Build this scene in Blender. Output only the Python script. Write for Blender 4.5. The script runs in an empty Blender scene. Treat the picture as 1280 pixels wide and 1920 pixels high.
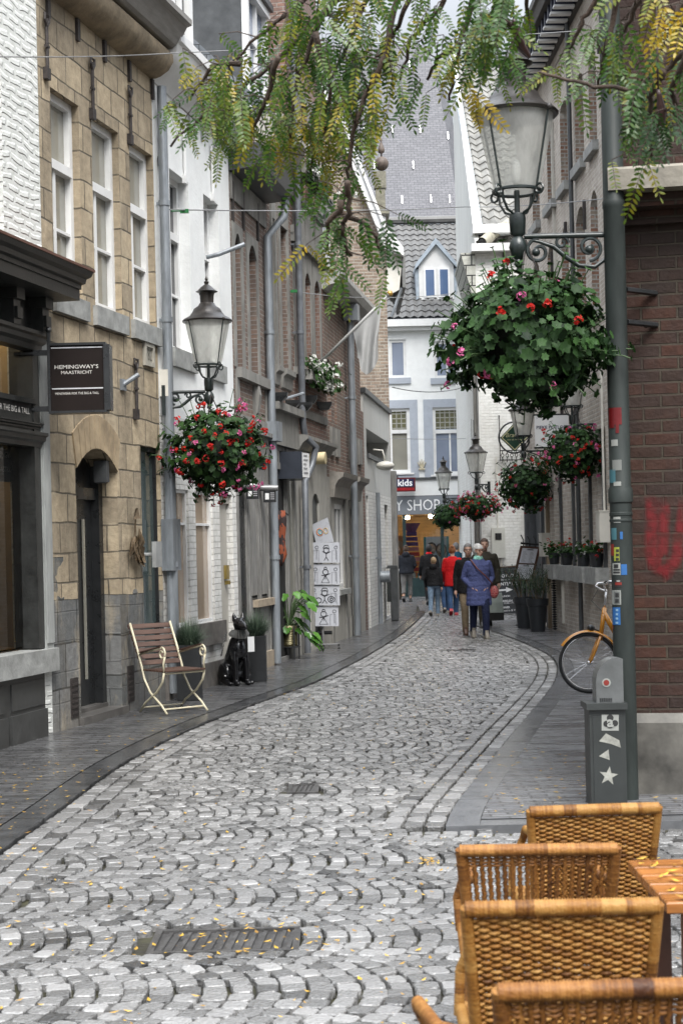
import bpy, bmesh, math, random
from mathutils import Vector, Matrix, noise
from math import pi, sin, cos, sqrt, radians, atan2
random.seed(7)
SC = bpy.context.scene
COL = SC.collection
# ------------------------------------------------------------------ camera, sky, sun, exposure
F = 3000.0; HZ = 1026.0; CH = 1.7; ROLL = 0.0236
CA = sqrt(1 - ROLL * ROLL)
cd = bpy.data.cameras.new('camera'); cam = bpy.data.objects.new('camera', cd); COL.objects.link(cam)
cd.sensor_fit = 'VERTICAL'; cd.sensor_height = 36.0; cd.lens = 36.0 * F / 1920.0
cd.shift_y = (HZ - 960.0) / 1920.0
cd.clip_start = 0.1; cd.clip_end = 1000
xa = Vector((CA, 0, -ROLL)); ya = Vector((ROLL, 0, CA)); za = Vector((0, -1, 0))
M = Matrix((xa, ya, za)).transposed().to_4x4(); M.translation = Vector((0, 0, CH))
cam.matrix_world = M
cd.dof.use_dof = True; cd.dof.focus_distance = 20.0; cd.dof.aperture_fstop = 9.0
SC.camera = cam
SUN_EL, SUN_AZ = 54.0, 163.0
world = bpy.data.worlds.new('World'); SC.world = world; world.use_nodes = True
wt = world.node_tree; wt.nodes.clear()
sky = wt.nodes.new('ShaderNodeTexSky'); sky.sky_type = 'NISHITA'; sky.sun_disc = False
sky.sun_elevation = radians(SUN_EL); sky.sun_rotation = radians(SUN_AZ); sky.dust_density = 3.0; sky.air_density = 1.0
hs = wt.nodes.new('ShaderNodeHueSaturation'); hs.inputs['Saturation'].default_value = 0.25; hs.inputs['Value'].default_value = 1.15
bg = wt.nodes.new('ShaderNodeBackground'); bg.inputs['Strength'].default_value = 0.15
wo = wt.nodes.new('ShaderNodeOutputWorld')
tcw = wt.nodes.new('ShaderNodeTexCoord'); nzw = wt.nodes.new('ShaderNodeTexNoise'); nzw.inputs['Scale'].default_value = 2.5; nzw.inputs['Detail'].default_value = 5
mrw = wt.nodes.new('ShaderNodeMapRange'); mrw.inputs['From Min'].default_value = .35; mrw.inputs['From Max'].default_value = .65
mrw.inputs['To Min'].default_value = .25; mrw.inputs['To Max'].default_value = .85
mxw = wt.nodes.new('ShaderNodeMixRGB'); mxw.inputs['Color2'].default_value = (7.9, 8.45, 9.2, 1)
wt.links.new(tcw.outputs['Generated'], nzw.inputs['Vector']); wt.links.new(nzw.outputs['Fac'], mrw.inputs['Value'])
wt.links.new(mrw.outputs['Result'], mxw.inputs['Fac'])
spw = wt.nodes.new('ShaderNodeSeparateXYZ'); wt.links.new(tcw.outputs['Generated'], spw.inputs[0])   # overcast sky: the zenith is brighter than the horizon
mzw = wt.nodes.new('ShaderNodeMapRange'); mzw.inputs['From Min'].default_value = .28; mzw.inputs['From Max'].default_value = .75; mzw.inputs['To Min'].default_value = .046; mzw.inputs['To Max'].default_value = .16
wt.links.new(spw.outputs['Z'], mzw.inputs['Value']); wt.links.new(mzw.outputs[0], bg.inputs['Strength'])
wt.links.new(sky.outputs[0], hs.inputs['Color']); wt.links.new(hs.outputs[0], mxw.inputs['Color1']); wt.links.new(mxw.outputs[0], bg.inputs['Color']); wt.links.new(bg.outputs[0], wo.inputs['Surface'])
sd = bpy.data.lights.new('sun', 'SUN'); sd.energy = 1.5; sd.angle = radians(30); sd.color = (1.0, .97, .92)
sun = bpy.data.objects.new('sun', sd); COL.objects.link(sun)
sun.rotation_euler = (radians(90 - SUN_EL), 0, radians(180 - SUN_AZ))
SC.view_settings.view_transform = 'Standard'; SC.view_settings.look = 'None'
SC.view_settings.exposure = 1.5; SC.view_settings.gamma = 1.0
SC.render.engine = 'CYCLES'
SC.cycles.max_bounces = 6; SC.cycles.diffuse_bounces = 3; SC.cycles.glossy_bounces = 3; SC.cycles.transparent_max_bounces = 10
SC.cycles.caustics_reflective = False; SC.cycles.caustics_refractive = False
SC.cycles.use_denoising = True

# ------------------------------------------------------------------ photograph -> place
def ray(px, py):
    u = (px - 640.0) / F; v = (HZ - py) / F
    return Vector((u * CA + v * ROLL, 1.0, -u * ROLL + v * CA))
def at(px, py, Y):
    r = ray(px, py); return Vector((r.x * Y, Y, CH + r.z * Y))
def gnd(px, py, z=0.0):
    r = ray(px, py); t = (z - CH) / r.z
    return Vector((r.x * t, t, z))
V = Vector
# ------------------------------------------------------------------ mesh building
class MB:
    def __init__(s): s.v = []; s.f = []; s.a = []
    def n(s): return len(s.v)
    def add(s, vs, fs):
        b = len(s.v); s.v.extend([tuple(p) for p in vs]); s.f.extend([tuple(i + b for i in f) for f in fs])
    def poly(s, *pts): s.add(pts, [tuple(range(len(pts)))])
    def obox(s, o, a, b, c):
        o, a, b, c = V(o), V(a), V(b), V(c)
        if a.cross(b).dot(c) < 0: a, b = b, a
        s.add([o, o + a, o + a + b, o + b, o + c, o + a + c, o + a + b + c, o + b + c],
              [(3, 2, 1, 0), (4, 5, 6, 7), (0, 1, 5, 4), (1, 2, 6, 5), (2, 3, 7, 6), (3, 0, 4, 7)])
    def box(s, c, size):
        x, y, z = size; s.obox((c[0] - x / 2, c[1] - y / 2, c[2] - z / 2), (x, 0, 0), (0, y, 0), (0, 0, z))
    def bbox(s, c, size, bv=.01):  # box with chamfered vertical+top edges
        x, y, z = size[0] / 2, size[1] / 2, size[2]
        c = V(c)
        def ring(i, zz): return [c + V((sx * (x - i) if k else sx * (x - i), sy * (y - i), zz)) for k, (sx, sy) in enumerate(((-1, -1), (1, -1), (1, 1), (-1, 1)))]
        vs = ring(bv, 0) + ring(0, bv) + ring(0, z - bv) + ring(bv, z)
        fs = [(3, 2, 1, 0), (12, 13, 14, 15)]
        for r in range(3):
            for i in range(4): fs.append((r * 4 + i, r * 4 + (i + 1) % 4, r * 4 + 4 + (i + 1) % 4, r * 4 + 4 + i))
        s.add(vs, fs)
    def prism(s, pts, vec):
        vec = V(vec); k = len(pts); pts = [V(p) for p in pts]
        s.add(pts + [p + vec for p in pts], [tuple(range(k))[::-1], tuple(range(k, 2 * k))] + [(i, (i + 1) % k, k + (i + 1) % k, k + i) for i in range(k)])
    def tube(s, pts, r, n=8, caps=True, closed=False):
        pts = [V(p) for p in pts]; k = len(pts)
        rr = r if isinstance(r, (list, tuple)) else [r] * k
        up = None; rings = []
        for i in range(k):
            if closed: t = pts[(i + 1) % k] - pts[i - 1]
            else: t = pts[min(i + 1, k - 1)] - pts[max(i - 1, 0)]
            if t.length < 1e-9: t = V((0, 0, 1))
            t.normalize()
            if up is None:
                up = V((0, 0, 1)) if abs(t.z) < .9 else V((1, 0, 0))
            x = up - t * up.dot(t)
            if x.length < 1e-6: x = V((1, .3, 0)) - t * t.dot(V((1, .3, 0)))
            x.normalize(); y = t.cross(x); up = x
            rings.append([pts[i] + (x * cos(2 * pi * j / n) + y * sin(2 * pi * j / n)) * rr[i] for j in range(n)])
        vs = [p for q in rings for p in q]; fs = []
        for i in range(k if closed else k - 1):
            a = i * n; b = ((i + 1) % k) * n
            for j in range(n): fs.append((a + j, a + (j + 1) % n, b + (j + 1) % n, b + j))
        if caps and not closed: fs += [tuple(range(n))[::-1], tuple(range((k - 1) * n, k * n))]
        s.add(vs, fs)
    def loft(s, rings, caps=True):
        n = len(rings[0]); vs = [p for q in rings for p in q]; fs = []
        for i in range(len(rings) - 1):
            for j in range(n): fs.append((i * n + j, i * n + (j + 1) % n, (i + 1) * n + (j + 1) % n, (i + 1) * n + j))
        if caps: fs += [tuple(range(n))[::-1], tuple(range((len(rings) - 1) * n, len(rings) * n))]
        s.add(vs, fs)
    def lathe(s, c, prof, n=16, caps=True, sq=None):
        c = V(c); s.loft([[c + V((r * cos(2 * pi * j / n), r * sin(2 * pi * j / n), z)) for j in range(n)] for r, z in prof], caps)
    def sphere(s, c, r, nu=12, nv=8):
        c = V(c); r = (r, r, r) if not isinstance(r, (tuple, list)) else r
        vs = [c + V((0, 0, -r[2]))]; fs = []
        for i in range(1, nv):
            t = -pi / 2 + pi * i / nv
            for j in range(nu): vs.append(c + V((r[0] * cos(t) * cos(2 * pi * j / nu), r[1] * cos(t) * sin(2 * pi * j / nu), r[2] * sin(t))))
        vs.append(c + V((0, 0, r[2]))); L = len(vs) - 1
        for j in range(nu): fs.append((0, 1 + (j + 1) % nu, 1 + j))
        for i in range(nv - 2):
            for j in range(nu): fs.append((1 + i * nu + j, 1 + i * nu + (j + 1) % nu, 1 + (i + 1) * nu + (j + 1) % nu, 1 + (i + 1) * nu + j))
        b = 1 + (nv - 2) * nu
        for j in range(nu): fs.append((b + j, b + (j + 1) % nu, L))
        s.add(vs, fs)

ORG = {}
def put_uv(me):
    uv = me.uv_layers.new(name='UV').data
    vs = me.vertices
    for p in me.polygons:
        nrm = p.normal
        if abs(nrm.z) > .8:
            for li in p.loop_indices:
                c = vs[me.loops[li].vertex_index].co; uv[li].uv = (c.x, c.y)
        else:
            t = V((-nrm.y, nrm.x, 0)); t.normalize(); sl = sqrt(max(1e-6, 1 - nrm.z * nrm.z))
            for li in p.loop_indices:
                c = vs[me.loops[li].vertex_index].co; uv[li].uv = (c.x * t.x + c.y * t.y, c.z / sl if sl > .3 else c.z)
def obj(name, mb, mat, parent=None, smooth=False, label=None, tone=None, uv=True):
    me = bpy.data.meshes.new(name)
    me.from_pydata(mb.v, [], mb.f)
    if uv: put_uv(me)
    if tone is not None:
        at_ = me.attributes.new('tone', 'FLOAT', 'POINT'); at_.data.foreach_set('value', tone)
    o = bpy.data.objects.new(name, me); COL.objects.link(o)
    if isinstance(mat, (list, tuple)):
        for m in mat: me.materials.append(m)
    else: me.materials.append(mat)
    if smooth:
        me.polygons.foreach_set('use_smooth', [True] * len(me.polygons))
        if smooth != True: me.set_sharp_from_angle(angle=radians(smooth))
    if parent is not None:
        o.parent = parent
        org = ORG.get(parent.name, V((0, 0, 0))); ORG[o.name] = org
        if org.length > 0: me.transform(Matrix.Translation(-org))
    if label: o['label'] = label
    me.update()
    return o
def thing(name, label, cat, loc=(0, 0, 0), group=None, rz=0):
    o = bpy.data.objects.new(name, None); COL.objects.link(o); o.empty_display_size = .2
    o.location = loc; o['label'] = label; o['category'] = cat
    if group: o['group'] = group
    o.rotation_euler.z = rz
    ORG[o.name] = V(loc)
    return o
def local_thing(name, label, cat, group=None):
    return thing(name, label, cat, (0, 0, 0), group)
def tag(o, label, cat, group=None):
    o['label'] = label; o['category'] = cat
    if group: o['group'] = group
    return o
def struct(o, kind='structure'): o['kind'] = kind; return o
def kids(o): return [c for c in bpy.data.objects if c.parent == o]
def dup(root, loc, rz=0, label=None, sc=None):
    def cp(o, par):
        c = o.copy(); COL.objects.link(c); c.parent = par
        for ch in kids_map.get(o.name, []): cp(ch, c)
        return c
    kids_map = {}
    for o in bpy.data.objects:
        if o.parent: kids_map.setdefault(o.parent.name, []).append(o)
    r = cp(root, None); r.location = loc; r.rotation_euler = (0, 0, rz)
    if label: r['label'] = label
    if sc: r.scale = (sc, sc, sc)
    return r

# ------------------------------------------------------------------ materials
def nodes(name):
    m = bpy.data.materials.new(name); m.use_nodes = True; nt = m.node_tree
    return m, nt, nt.nodes['Principled BSDF']
def rgba(c): return (c[0], c[1], c[2], 1)
def N(nt, t, **kw):
    n = nt.nodes.new(t)
    for k, v in kw.items():
        if k in n.inputs: n.inputs[k].default_value = v
        else: setattr(n, k, v)
    return n
MC = {}
def mat(name, col, rough=.6, var=.25, scale=6.0, bump=.1, metal=0.0, spec=.5, rvar=.15, stretch=None, col2=None, detail=5, coat=0):
    if name in MC: return MC[name]
    m, nt, b = nodes(name); L = nt.links.new
    tc = N(nt, 'ShaderNodeTexCoord'); src = tc.outputs['Object']
    if stretch:
        mp = N(nt, 'ShaderNodeMapping'); mp.inputs['Scale'].default_value = stretch; L(src, mp.inputs['Vector']); src = mp.outputs[0]
    nz = N(nt, 'ShaderNodeTexNoise', Scale=scale, Detail=detail, Roughness=.62); L(src, nz.inputs['Vector'])
    cr = N(nt, 'ShaderNodeValToRGB'); cr.color_ramp.elements[0].position = .3; cr.color_ramp.elements[1].position = .7
    lo = tuple(c * (1 - var) for c in col); hi = col2 or tuple(min(1, c * (1 + var)) for c in col)
    cr.color_ramp.elements[0].color = rgba(lo); cr.color_ramp.elements[1].color = rgba(hi)
    L(nz.outputs['Fac'], cr.inputs['Fac']); L(cr.outputs[0], b.inputs['Base Color'])
    mr = N(nt, 'ShaderNodeMapRange'); mr.inputs['To Min'].default_value = max(.02, rough - rvar); mr.inputs['To Max'].default_value = min(1, rough + rvar)
    L(nz.outputs['Fac'], mr.inputs['Value']); L(mr.outputs[0], b.inputs['Roughness'])
    b.inputs['Metallic'].default_value = metal; b.inputs['Specular IOR Level'].default_value = spec
    if coat: b.inputs['Coat Weight'].default_value = coat
    if bump:
        n2 = N(nt, 'ShaderNodeTexNoise', Scale=scale * 5, Detail=4); L(src, n2.inputs['Vector'])
        bp = N(nt, 'ShaderNodeBump', Strength=bump, Distance=.02); L(n2.outputs['Fac'], bp.inputs['Height']); L(bp.outputs[0], b.inputs['Normal'])
    MC[name] = m; return m
def brick(name, c1, c2, mortar, bw=.21, bh=.065, ms=.009, rough=.8, off=.5, distort=.0, soot=None, soot_s=1.2, soot_t=(.45, .75), low=None, bump=.5, bias=0.0, squash=1.0, spec=.3, pale=None):
    m, nt, b = nodes(name); L = nt.links.new
    uv = N(nt, 'ShaderNodeUVMap'); src = uv.outputs[0]
    if distort:
        nd = N(nt, 'ShaderNodeTexNoise', Scale=2.2, Detail=2); L(src, nd.inputs['Vector'])
        sb = N(nt, 'ShaderNodeVectorMath', operation='SUBTRACT'); sb.inputs[1].default_value = (.5, .5, .5); L(nd.outputs['Color'], sb.inputs[0])
        sc = N(nt, 'ShaderNodeVectorMath', operation='SCALE'); sc.inputs['Scale'].default_value = distort; L(sb.outputs[0], sc.inputs[0])
        ad = N(nt, 'ShaderNodeVectorMath', operation='ADD'); L(src, ad.inputs[0]); L(sc.outputs[0], ad.inputs[1]); src = ad.outputs[0]
    bt = N(nt, 'ShaderNodeTexBrick', Scale=1.0); bt.offset = off; bt.squash = squash; bt.squash_frequency = 2
    bt.inputs['Color1'].default_value = rgba(c1); bt.inputs['Color2'].default_value = rgba(c2); bt.inputs['Mortar'].default_value = rgba(mortar)
    bt.inputs['Mortar Size'].default_value = ms; bt.inputs['Mortar Smooth'].default_value = .4; bt.inputs['Bias'].default_value = bias
    bt.inputs['Brick Width'].default_value = bw; bt.inputs['Row Height'].default_value = bh
    L(src, bt.inputs['Vector']); colr = bt.outputs['Color']
    if low:   # the lower courses are of another stone
        b2 = N(nt, 'ShaderNodeTexBrick', Scale=1.0); b2.offset = .37
        for k, c in (('Color1', low[1]), ('Color2', low[2]), ('Mortar', low[3])): b2.inputs[k].default_value = rgba(c)
        b2.inputs['Mortar Size'].default_value = ms; b2.inputs['Brick Width'].default_value = low[4]; b2.inputs['Row Height'].default_value = low[5]
        L(src, b2.inputs['Vector'])
        sn = N(nt, 'ShaderNodeVectorMath', operation='SNAP'); sn.inputs[1].default_value = (low[4], low[5], 1); L(src, sn.inputs[0])
        sp = N(nt, 'ShaderNodeSeparateXYZ'); L(sn.outputs[0], sp.inputs[0])
        nb = N(nt, 'ShaderNodeTexNoise', Scale=2.7, Detail=1); L(sn.outputs[0], nb.inputs['Vector'])
        ma = N(nt, 'ShaderNodeMath', operation='MULTIPLY_ADD'); ma.inputs[1].default_value = 1.6; L(nb.outputs['Fac'], ma.inputs[0]); L(sp.outputs['Y'], ma.inputs[2])
        gt = N(nt, 'ShaderNodeMapRange'); gt.inputs['From Min'].default_value = low[0] + .8; gt.inputs['From Max'].default_value = low[0] + .83; L(ma.outputs[0], gt.inputs['Value'])
        mx = N(nt, 'ShaderNodeMixRGB'); L(gt.outputs[0], mx.inputs['Fac']); L(b2.outputs['Color'], mx.inputs['Color1']); L(colr, mx.inputs['Color2']); colr = mx.outputs[0]
    ng = N(nt, 'ShaderNodeTexNoise', Scale=11.0, Detail=6, Roughness=.65); L(uv.outputs[0], ng.inputs['Vector'])
    m1 = N(nt, 'ShaderNodeMixRGB', blend_type='OVERLAY'); m1.inputs['Fac'].default_value = .55; L(colr, m1.inputs['Color1']); L(ng.outputs['Fac'], m1.inputs['Color2']); colr = m1.outputs[0]
    for cc, ss, tt in ((soot, soot_s, soot_t), (pale, 1.9, (.52, .72))):
        if cc:
            ns = N(nt, 'ShaderNodeTexNoise', Scale=ss, Detail=7, Roughness=.7); mp = N(nt, 'ShaderNodeMapping'); mp.inputs['Scale'].default_value = (1.6, .6, 1)
            mp.inputs['Location'].default_value = (ss * 3, ss, 0)
            L(uv.outputs[0], mp.inputs['Vector']); L(mp.outputs[0], ns.inputs['Vector'])
            mr = N(nt, 'ShaderNodeMapRange'); mr.inputs['From Min'].default_value = tt[0]; mr.inputs['From Max'].default_value = tt[1]; mr.inputs['To Max'].default_value = .75
            L(ns.outputs['Fac'], mr.inputs['Value'])
            m2 = N(nt, 'ShaderNodeMixRGB'); m2.inputs['Color2'].default_value = rgba(cc); L(mr.outputs[0], m2.inputs['Fac']); L(colr, m2.inputs['Color1']); colr = m2.outputs[0]
    L(colr, b.inputs['Base Color']); b.inputs['Roughness'].default_value = rough; b.inputs['Specular IOR Level'].default_value = spec
    h = N(nt, 'ShaderNodeMath', operation='MULTIPLY_ADD'); h.inputs[1].default_value = -1.0; L(bt.outputs['Fac'], h.inputs[0]); L(ng.outputs['Fac'], h.inputs[2])
    bp = N(nt, 'ShaderNodeBump', Strength=bump, Distance=.012); L(h.outputs[0], bp.inputs['Height']); L(bp.outputs[0], b.inputs['Normal'])
    return m
def pane_mat(name, col, rough=.04, tint2=None, sc=1.2):
    m, nt, b = nodes(name); L = nt.links.new
    tc = N(nt, 'ShaderNodeTexCoord'); nz = N(nt, 'ShaderNodeTexNoise', Scale=sc, Detail=2); L(tc.outputs['Object'], nz.inputs['Vector'])
    mx = N(nt, 'ShaderNodeMixRGB'); mx.inputs['Color1'].default_value = rgba(col); mx.inputs['Color2'].default_value = rgba(tint2 or tuple(c * 1.8 for c in col))
    L(nz.outputs['Fac'], mx.inputs['Fac']); L(mx.outputs[0], b.inputs['Base Color'])
    b.inputs['Roughness'].default_value = rough; b.inputs['Specular IOR Level'].default_value = .8
    bp = N(nt, 'ShaderNodeBump', Strength=.05, Distance=.02); L(nz.outputs['Fac'], bp.inputs['Height']); L(bp.outputs[0], b.inputs['Normal'])
    return m
def glass_mat(name, tint=(.9, .95, .95), mixf=.12, rough=.02):
    m = bpy.data.materials.new(name); m.use_nodes = True; nt = m.node_tree; nt.nodes.clear(); L = nt.links.new
    o = N(nt, 'ShaderNodeOutputMaterial'); t = N(nt, 'ShaderNodeBsdfTransparent'); t.inputs[0].default_value = rgba(tint)
    g = N(nt, 'ShaderNodeBsdfGlossy'); g.inputs['Roughness'].default_value = rough
    fr = N(nt, 'ShaderNodeFresnel', IOR=1.5); ad = N(nt, 'ShaderNodeMath', operation='ADD'); ad.inputs[1].default_value = mixf - .04; ad.use_clamp = True
    mx = N(nt, 'ShaderNodeMixShader'); L(fr.outputs[0], ad.inputs[0]); L(ad.outputs[0], mx.inputs[0]); L(t.outputs[0], mx.inputs[1]); L(g.outputs[0], mx.inputs[2]); L(mx.outputs[0], o.inputs[0])
    return m
def tone_mat(name, dark, light, rough=.5, spec=.5, scale=30, bump=.15, transl=0, extra=None):
    m, nt, b = nodes(name); L = nt.links.new
    a = N(nt, 'ShaderNodeAttribute', attribute_name='tone'); tc = N(nt, 'ShaderNodeTexCoord')
    nz = N(nt, 'ShaderNodeTexNoise', Scale=scale, Detail=4); L(tc.outputs['Object'], nz.inputs['Vector'])
    ma = N(nt, 'ShaderNodeMath', operation='MULTIPLY_ADD'); ma.inputs[1].default_value = .5; ma.inputs[2].default_value = -.25; L(nz.outputs['Fac'], ma.inputs[0])
    ad = N(nt, 'ShaderNodeMath', operation='ADD'); ad.use_clamp = True; L(ma.outputs[0], ad.inputs[0]); L(a.outputs['Fac'], ad.inputs[1])
    cr = N(nt, 'ShaderNodeValToRGB'); e = cr.color_ramp.elements; e[0].color = rgba(dark); e[1].color = rgba(light)
    if extra:
        for p, c in extra: x = e.new(p); x.color = rgba(c)
    L(ad.outputs[0], cr.inputs[0]); L(cr.outputs[0], b.inputs['Base Color'])
    b.inputs['Roughness'].default_value = rough; b.inputs['Specular IOR Level'].default_value = spec
    if bump:
        bp = N(nt, 'ShaderNodeBump', Strength=bump, Distance=.01); L(nz.outputs['Fac'], bp.inputs['Height']); L(bp.outputs[0], b.inputs['Normal'])
    if transl:
        tr = N(nt, 'ShaderNodeBsdfTranslucent'); L(cr.outputs[0], tr.inputs[0]); mx = N(nt, 'ShaderNodeMixShader'); mx.inputs[0].default_value = transl
        L(b.outputs[0], mx.inputs[1]); L(tr.outputs[0], mx.inputs[2]); L(mx.outputs[0], nt.nodes['Material Output'].inputs[0])
    return m
def emis(name, col, st):
    m, nt, b = nodes(name); b.inputs['Emission Color'].default_value = rgba(col); b.inputs['Emission Strength'].default_value = st; b.inputs['Base Color'].default_value = rgba(col)
    return m

# ------------------------------------------------------------------ lettering
def text_mb(body, o, ax, up, size=.1, width=None, height=None, align='CENTER', depth=.003, bold=0, shear=0):
    cu = bpy.data.curves.new('lettering', 'FONT'); cu.body = body; cu.size = 1; cu.align_x = align; cu.align_y = 'CENTER'; cu.resolution_u = 2
    cu.offset = bold; cu.shear = shear
    t = bpy.data.objects.new('lettering', cu); COL.objects.link(t)
    bpy.context.view_layer.update()
    me = bpy.data.meshes.new_from_object(t.evaluated_get(bpy.context.evaluated_depsgraph_get()))
    bpy.data.objects.remove(t); bpy.data.curves.remove(cu)
    ax, up = V(ax).normalized(), V(up).normalized(); nn = ax.cross(up); o = V(o)
    xs = [v.co.x for v in me.vertices]; ys = [v.co.y for v in me.vertices]
    k = size; kx = ky = k
    if width: kx = width / (max(xs) - min(xs)); ky = kx if not height else ky
    if height: ky = height / (max(ys) - min(ys)); kx = kx if width else ky
    mb = MB()
    cy = (max(ys) + min(ys)) / 2; cx = (max(xs) + min(xs)) / 2 if align == 'CENTER' else 0
    mb.add([o + ax * ((v.co.x - cx) * kx) + up * ((v.co.y - cy) * ky) + nn * depth for v in me.vertices], [tuple(p.vertices) for p in me.polygons])
    bpy.data.meshes.remove(me)
    return mb
def merge(a, b): a.add(b.v, b.f); return a

def islands(mb):
    par = list(range(len(mb.v)))
    def fd(i):
        while par[i] != i: par[i] = par[par[i]]; i = par[i]
        return i
    for f in mb.f:
        r = fd(f[0])
        for i in f[1:]: par[fd(i)] = r
    gr = {}
    for f in mb.f: gr.setdefault(fd(f[0]), []).append(f)
    out = []
    for fs in gr.values():
        m = MB(); ids = {}
        for f in fs:
            for i in f:
                if i not in ids: ids[i] = len(m.v); m.v.append(mb.v[i])
        m.f = [tuple(ids[i] for i in f) for f in fs]; out.append(m)
    return out
def objs(name, mb, mat, parent=None, **k): return [obj(name, m, mat, parent, **k) for m in islands(mb)]
# ================================================================== the setting
def interp(pts, y):
    if y <= pts[0][1]: return pts[0][0]
    for a, b in zip(pts, pts[1:]):
        if y <= b[1]:
            t = (y - a[1]) / (b[1] - a[1]); return a[0] + (b[0] - a[0]) * t
    return pts[-1][0]
def smooth(pts, w=.8):
    ys = [pts[0][1] + i * .3 for i in range(int((pts[-1][1] - pts[0][1]) / .3) + 1)]
    return [(sum(interp(pts, y + d * w) for d in (-1, -.5, 0, .5, 1)) / 5, y) for y in ys]
def gl(L): return [(g.x, g.y) for g in (gnd(*p) for p in L)]
L_EDGE = smooth([(-2.15, 2), (-2.02, 7)] + gl([(0, 1595), (100, 1530), (200, 1450), (260, 1415), (350, 1370), (425, 1340), (500, 1312), (590, 1281), (673, 1238), (716, 1213), (752, 1190), (775, 1170), (795, 1151)]) + [(2.35, 46)])
R_EDGE = smooth(gl([(820, 1557), (888, 1468), (946, 1398), (974, 1362), (997, 1337), (1022, 1306), (1039, 1283), (1047, 1261), (1045, 1244), (1031, 1228), (1002, 1214), (969, 1200), (932, 1187), (910, 1180)]) + [(2.6, 35.5)])
Y_CORNER, Y_ALLEY, Y_END = 9.55, 35.0, 41.0
def xl(y): return interp(L_EDGE, y)
def xr(y):
    if y < Y_CORNER or y > Y_ALLEY: return 9.0
    return interp(R_EDGE, y)
def xw(y): return -2.40 + .235 * (y - 16.35) if y < 18 else interp([(-2.01, 18), (-1.376, 21.17), (-1.01, 23.3), (-.685, 25.1), (-.221, 27.68), (.448, 32), (1.2, 38), (1.6, 46)], y)

g = MB(); g.poly((-150, -60, -.035), (150, -60, -.035), (150, 260, -.035), (-150, 260, -.035))
m_joint = mat('joint_sand', (.034, .026, .017), rough=.6, var=.6, scale=9, bump=.3, col2=(.05, .048, .02))
struct(obj('ground', g, m_joint))
# --- the setts of the road
m_sett = tone_mat('wet_setts', (.04, .039, .038), (.32, .315, .308), rough=.27, spec=1.0, scale=55, bump=.9)
rng = random.Random(3)
sm = MB(); tone = []
DRAINS = [(-.87, -.22, 6.78, 7.2), (-.42, -.20, 11.15, 11.55), (1.62, 2.1, 25.6, 25.9)]
def sett(cx, cy, hx, hy, ang):
    t = min(1, max(0, rng.gauss(.5, .2))); h = rng.uniform(-.002, .003); tx, ty = rng.gauss(0, .014), rng.gauss(0, .014)
    c, s = cos(ang), sin(ang); k = .3
    ring = [(1, -1 + k), (1, 1 - k), (1 - k, 1), (-1 + k, 1), (-1, 1 - k), (-1, -1 + k), (-1 + k, -1), (1 - k, -1)]
    b = len(sm.v)
    for sc, z in ((1.0, -.034), (.985, -.005), (.93, 0.0)):
        for x, y in ring:
            x, y = x * hx * sc * (1 + rng.uniform(-.05, .05)), y * hy * sc * (1 + rng.uniform(-.05, .05))
            sm.v.append((cx + x * c - y * s, cy + x * s + y * c, z + h + x * tx + y * ty))
    sm.v.append((cx, cy, h + .0012))
    for r in (0, 8):
        for i in range(8): sm.f.append((b + r + i, b + r + (i + 1) % 8, b + r + 8 + (i + 1) % 8, b + r + 8 + i))
    for i in range(8): sm.f.append((b + 16 + i, b + 16 + (i + 1) % 8, b + 24))
    tone.extend([t] * 25)
def blocked(x, y): return any(a - .035 < x < b + .035 and c - .04 < y < d + .04 for a, b, c, d in DRAINS)
CH_L, PX = .84, .102
y0 = 3.2
while y0 < Y_END:
    jit = rng.uniform(-.05, .05)
    for k in range(-42, 92):
        n = 8
        for j in range(n):
            t = (j + .5) / n; bul = .15 * (1 - (2 * t - 1) ** 2); sl = -.15 * 4 * (2 * t - 1) / CH_L
            x = k * PX + bul + jit + rng.uniform(-.006, .006); y = y0 + t * CH_L + rng.uniform(-.008, .008)
            if y > Y_END or abs(x) > .27 * y + 1.5 or blocked(x, y): continue
            lo = xl(y) + .40; hi = xr(y) - (.40 if Y_CORNER < y < Y_ALLEY else 0)
            if Y_CORNER - .12 < y < Y_CORNER + .1 and x > .9: continue
            if x < lo or x > hi or x > 6.5: continue
            sett(x, y, PX * .5 - .006 + rng.uniform(-.006, .004), CH_L / n * .5 - .001 + rng.uniform(-.006, .003), -atan2(sl, 1) * .8)
    y0 += CH_L
for fn, sg, ya_, yb in ((xl, 1, 3.2, Y_END), (xr, -1, Y_CORNER + .1, Y_ALLEY - .1)):
    for off in (.075, .205, .335):
        y = ya_
        while y < yb:
            ln = rng.uniform(.15, .21); sl = (fn(y + .15) - fn(max(ya_, y - .15))) / .3
            if y - .15 < ya_: sl = (fn(y + .3) - fn(y)) / .3
            dy = ln * cos(atan2(sl, 1)); x = fn(y + dy / 2) + sg * off * sqrt(1 + sl * sl)
            if abs(x) < .27 * y + 1.5: sett(x, y + dy / 2, .058, ln / 2 - .008, -atan2(sl, 1))
            y += dy
struct(obj('cobbled_road', sm, m_sett, smooth=False, tone=tone, uv=False))
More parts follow.
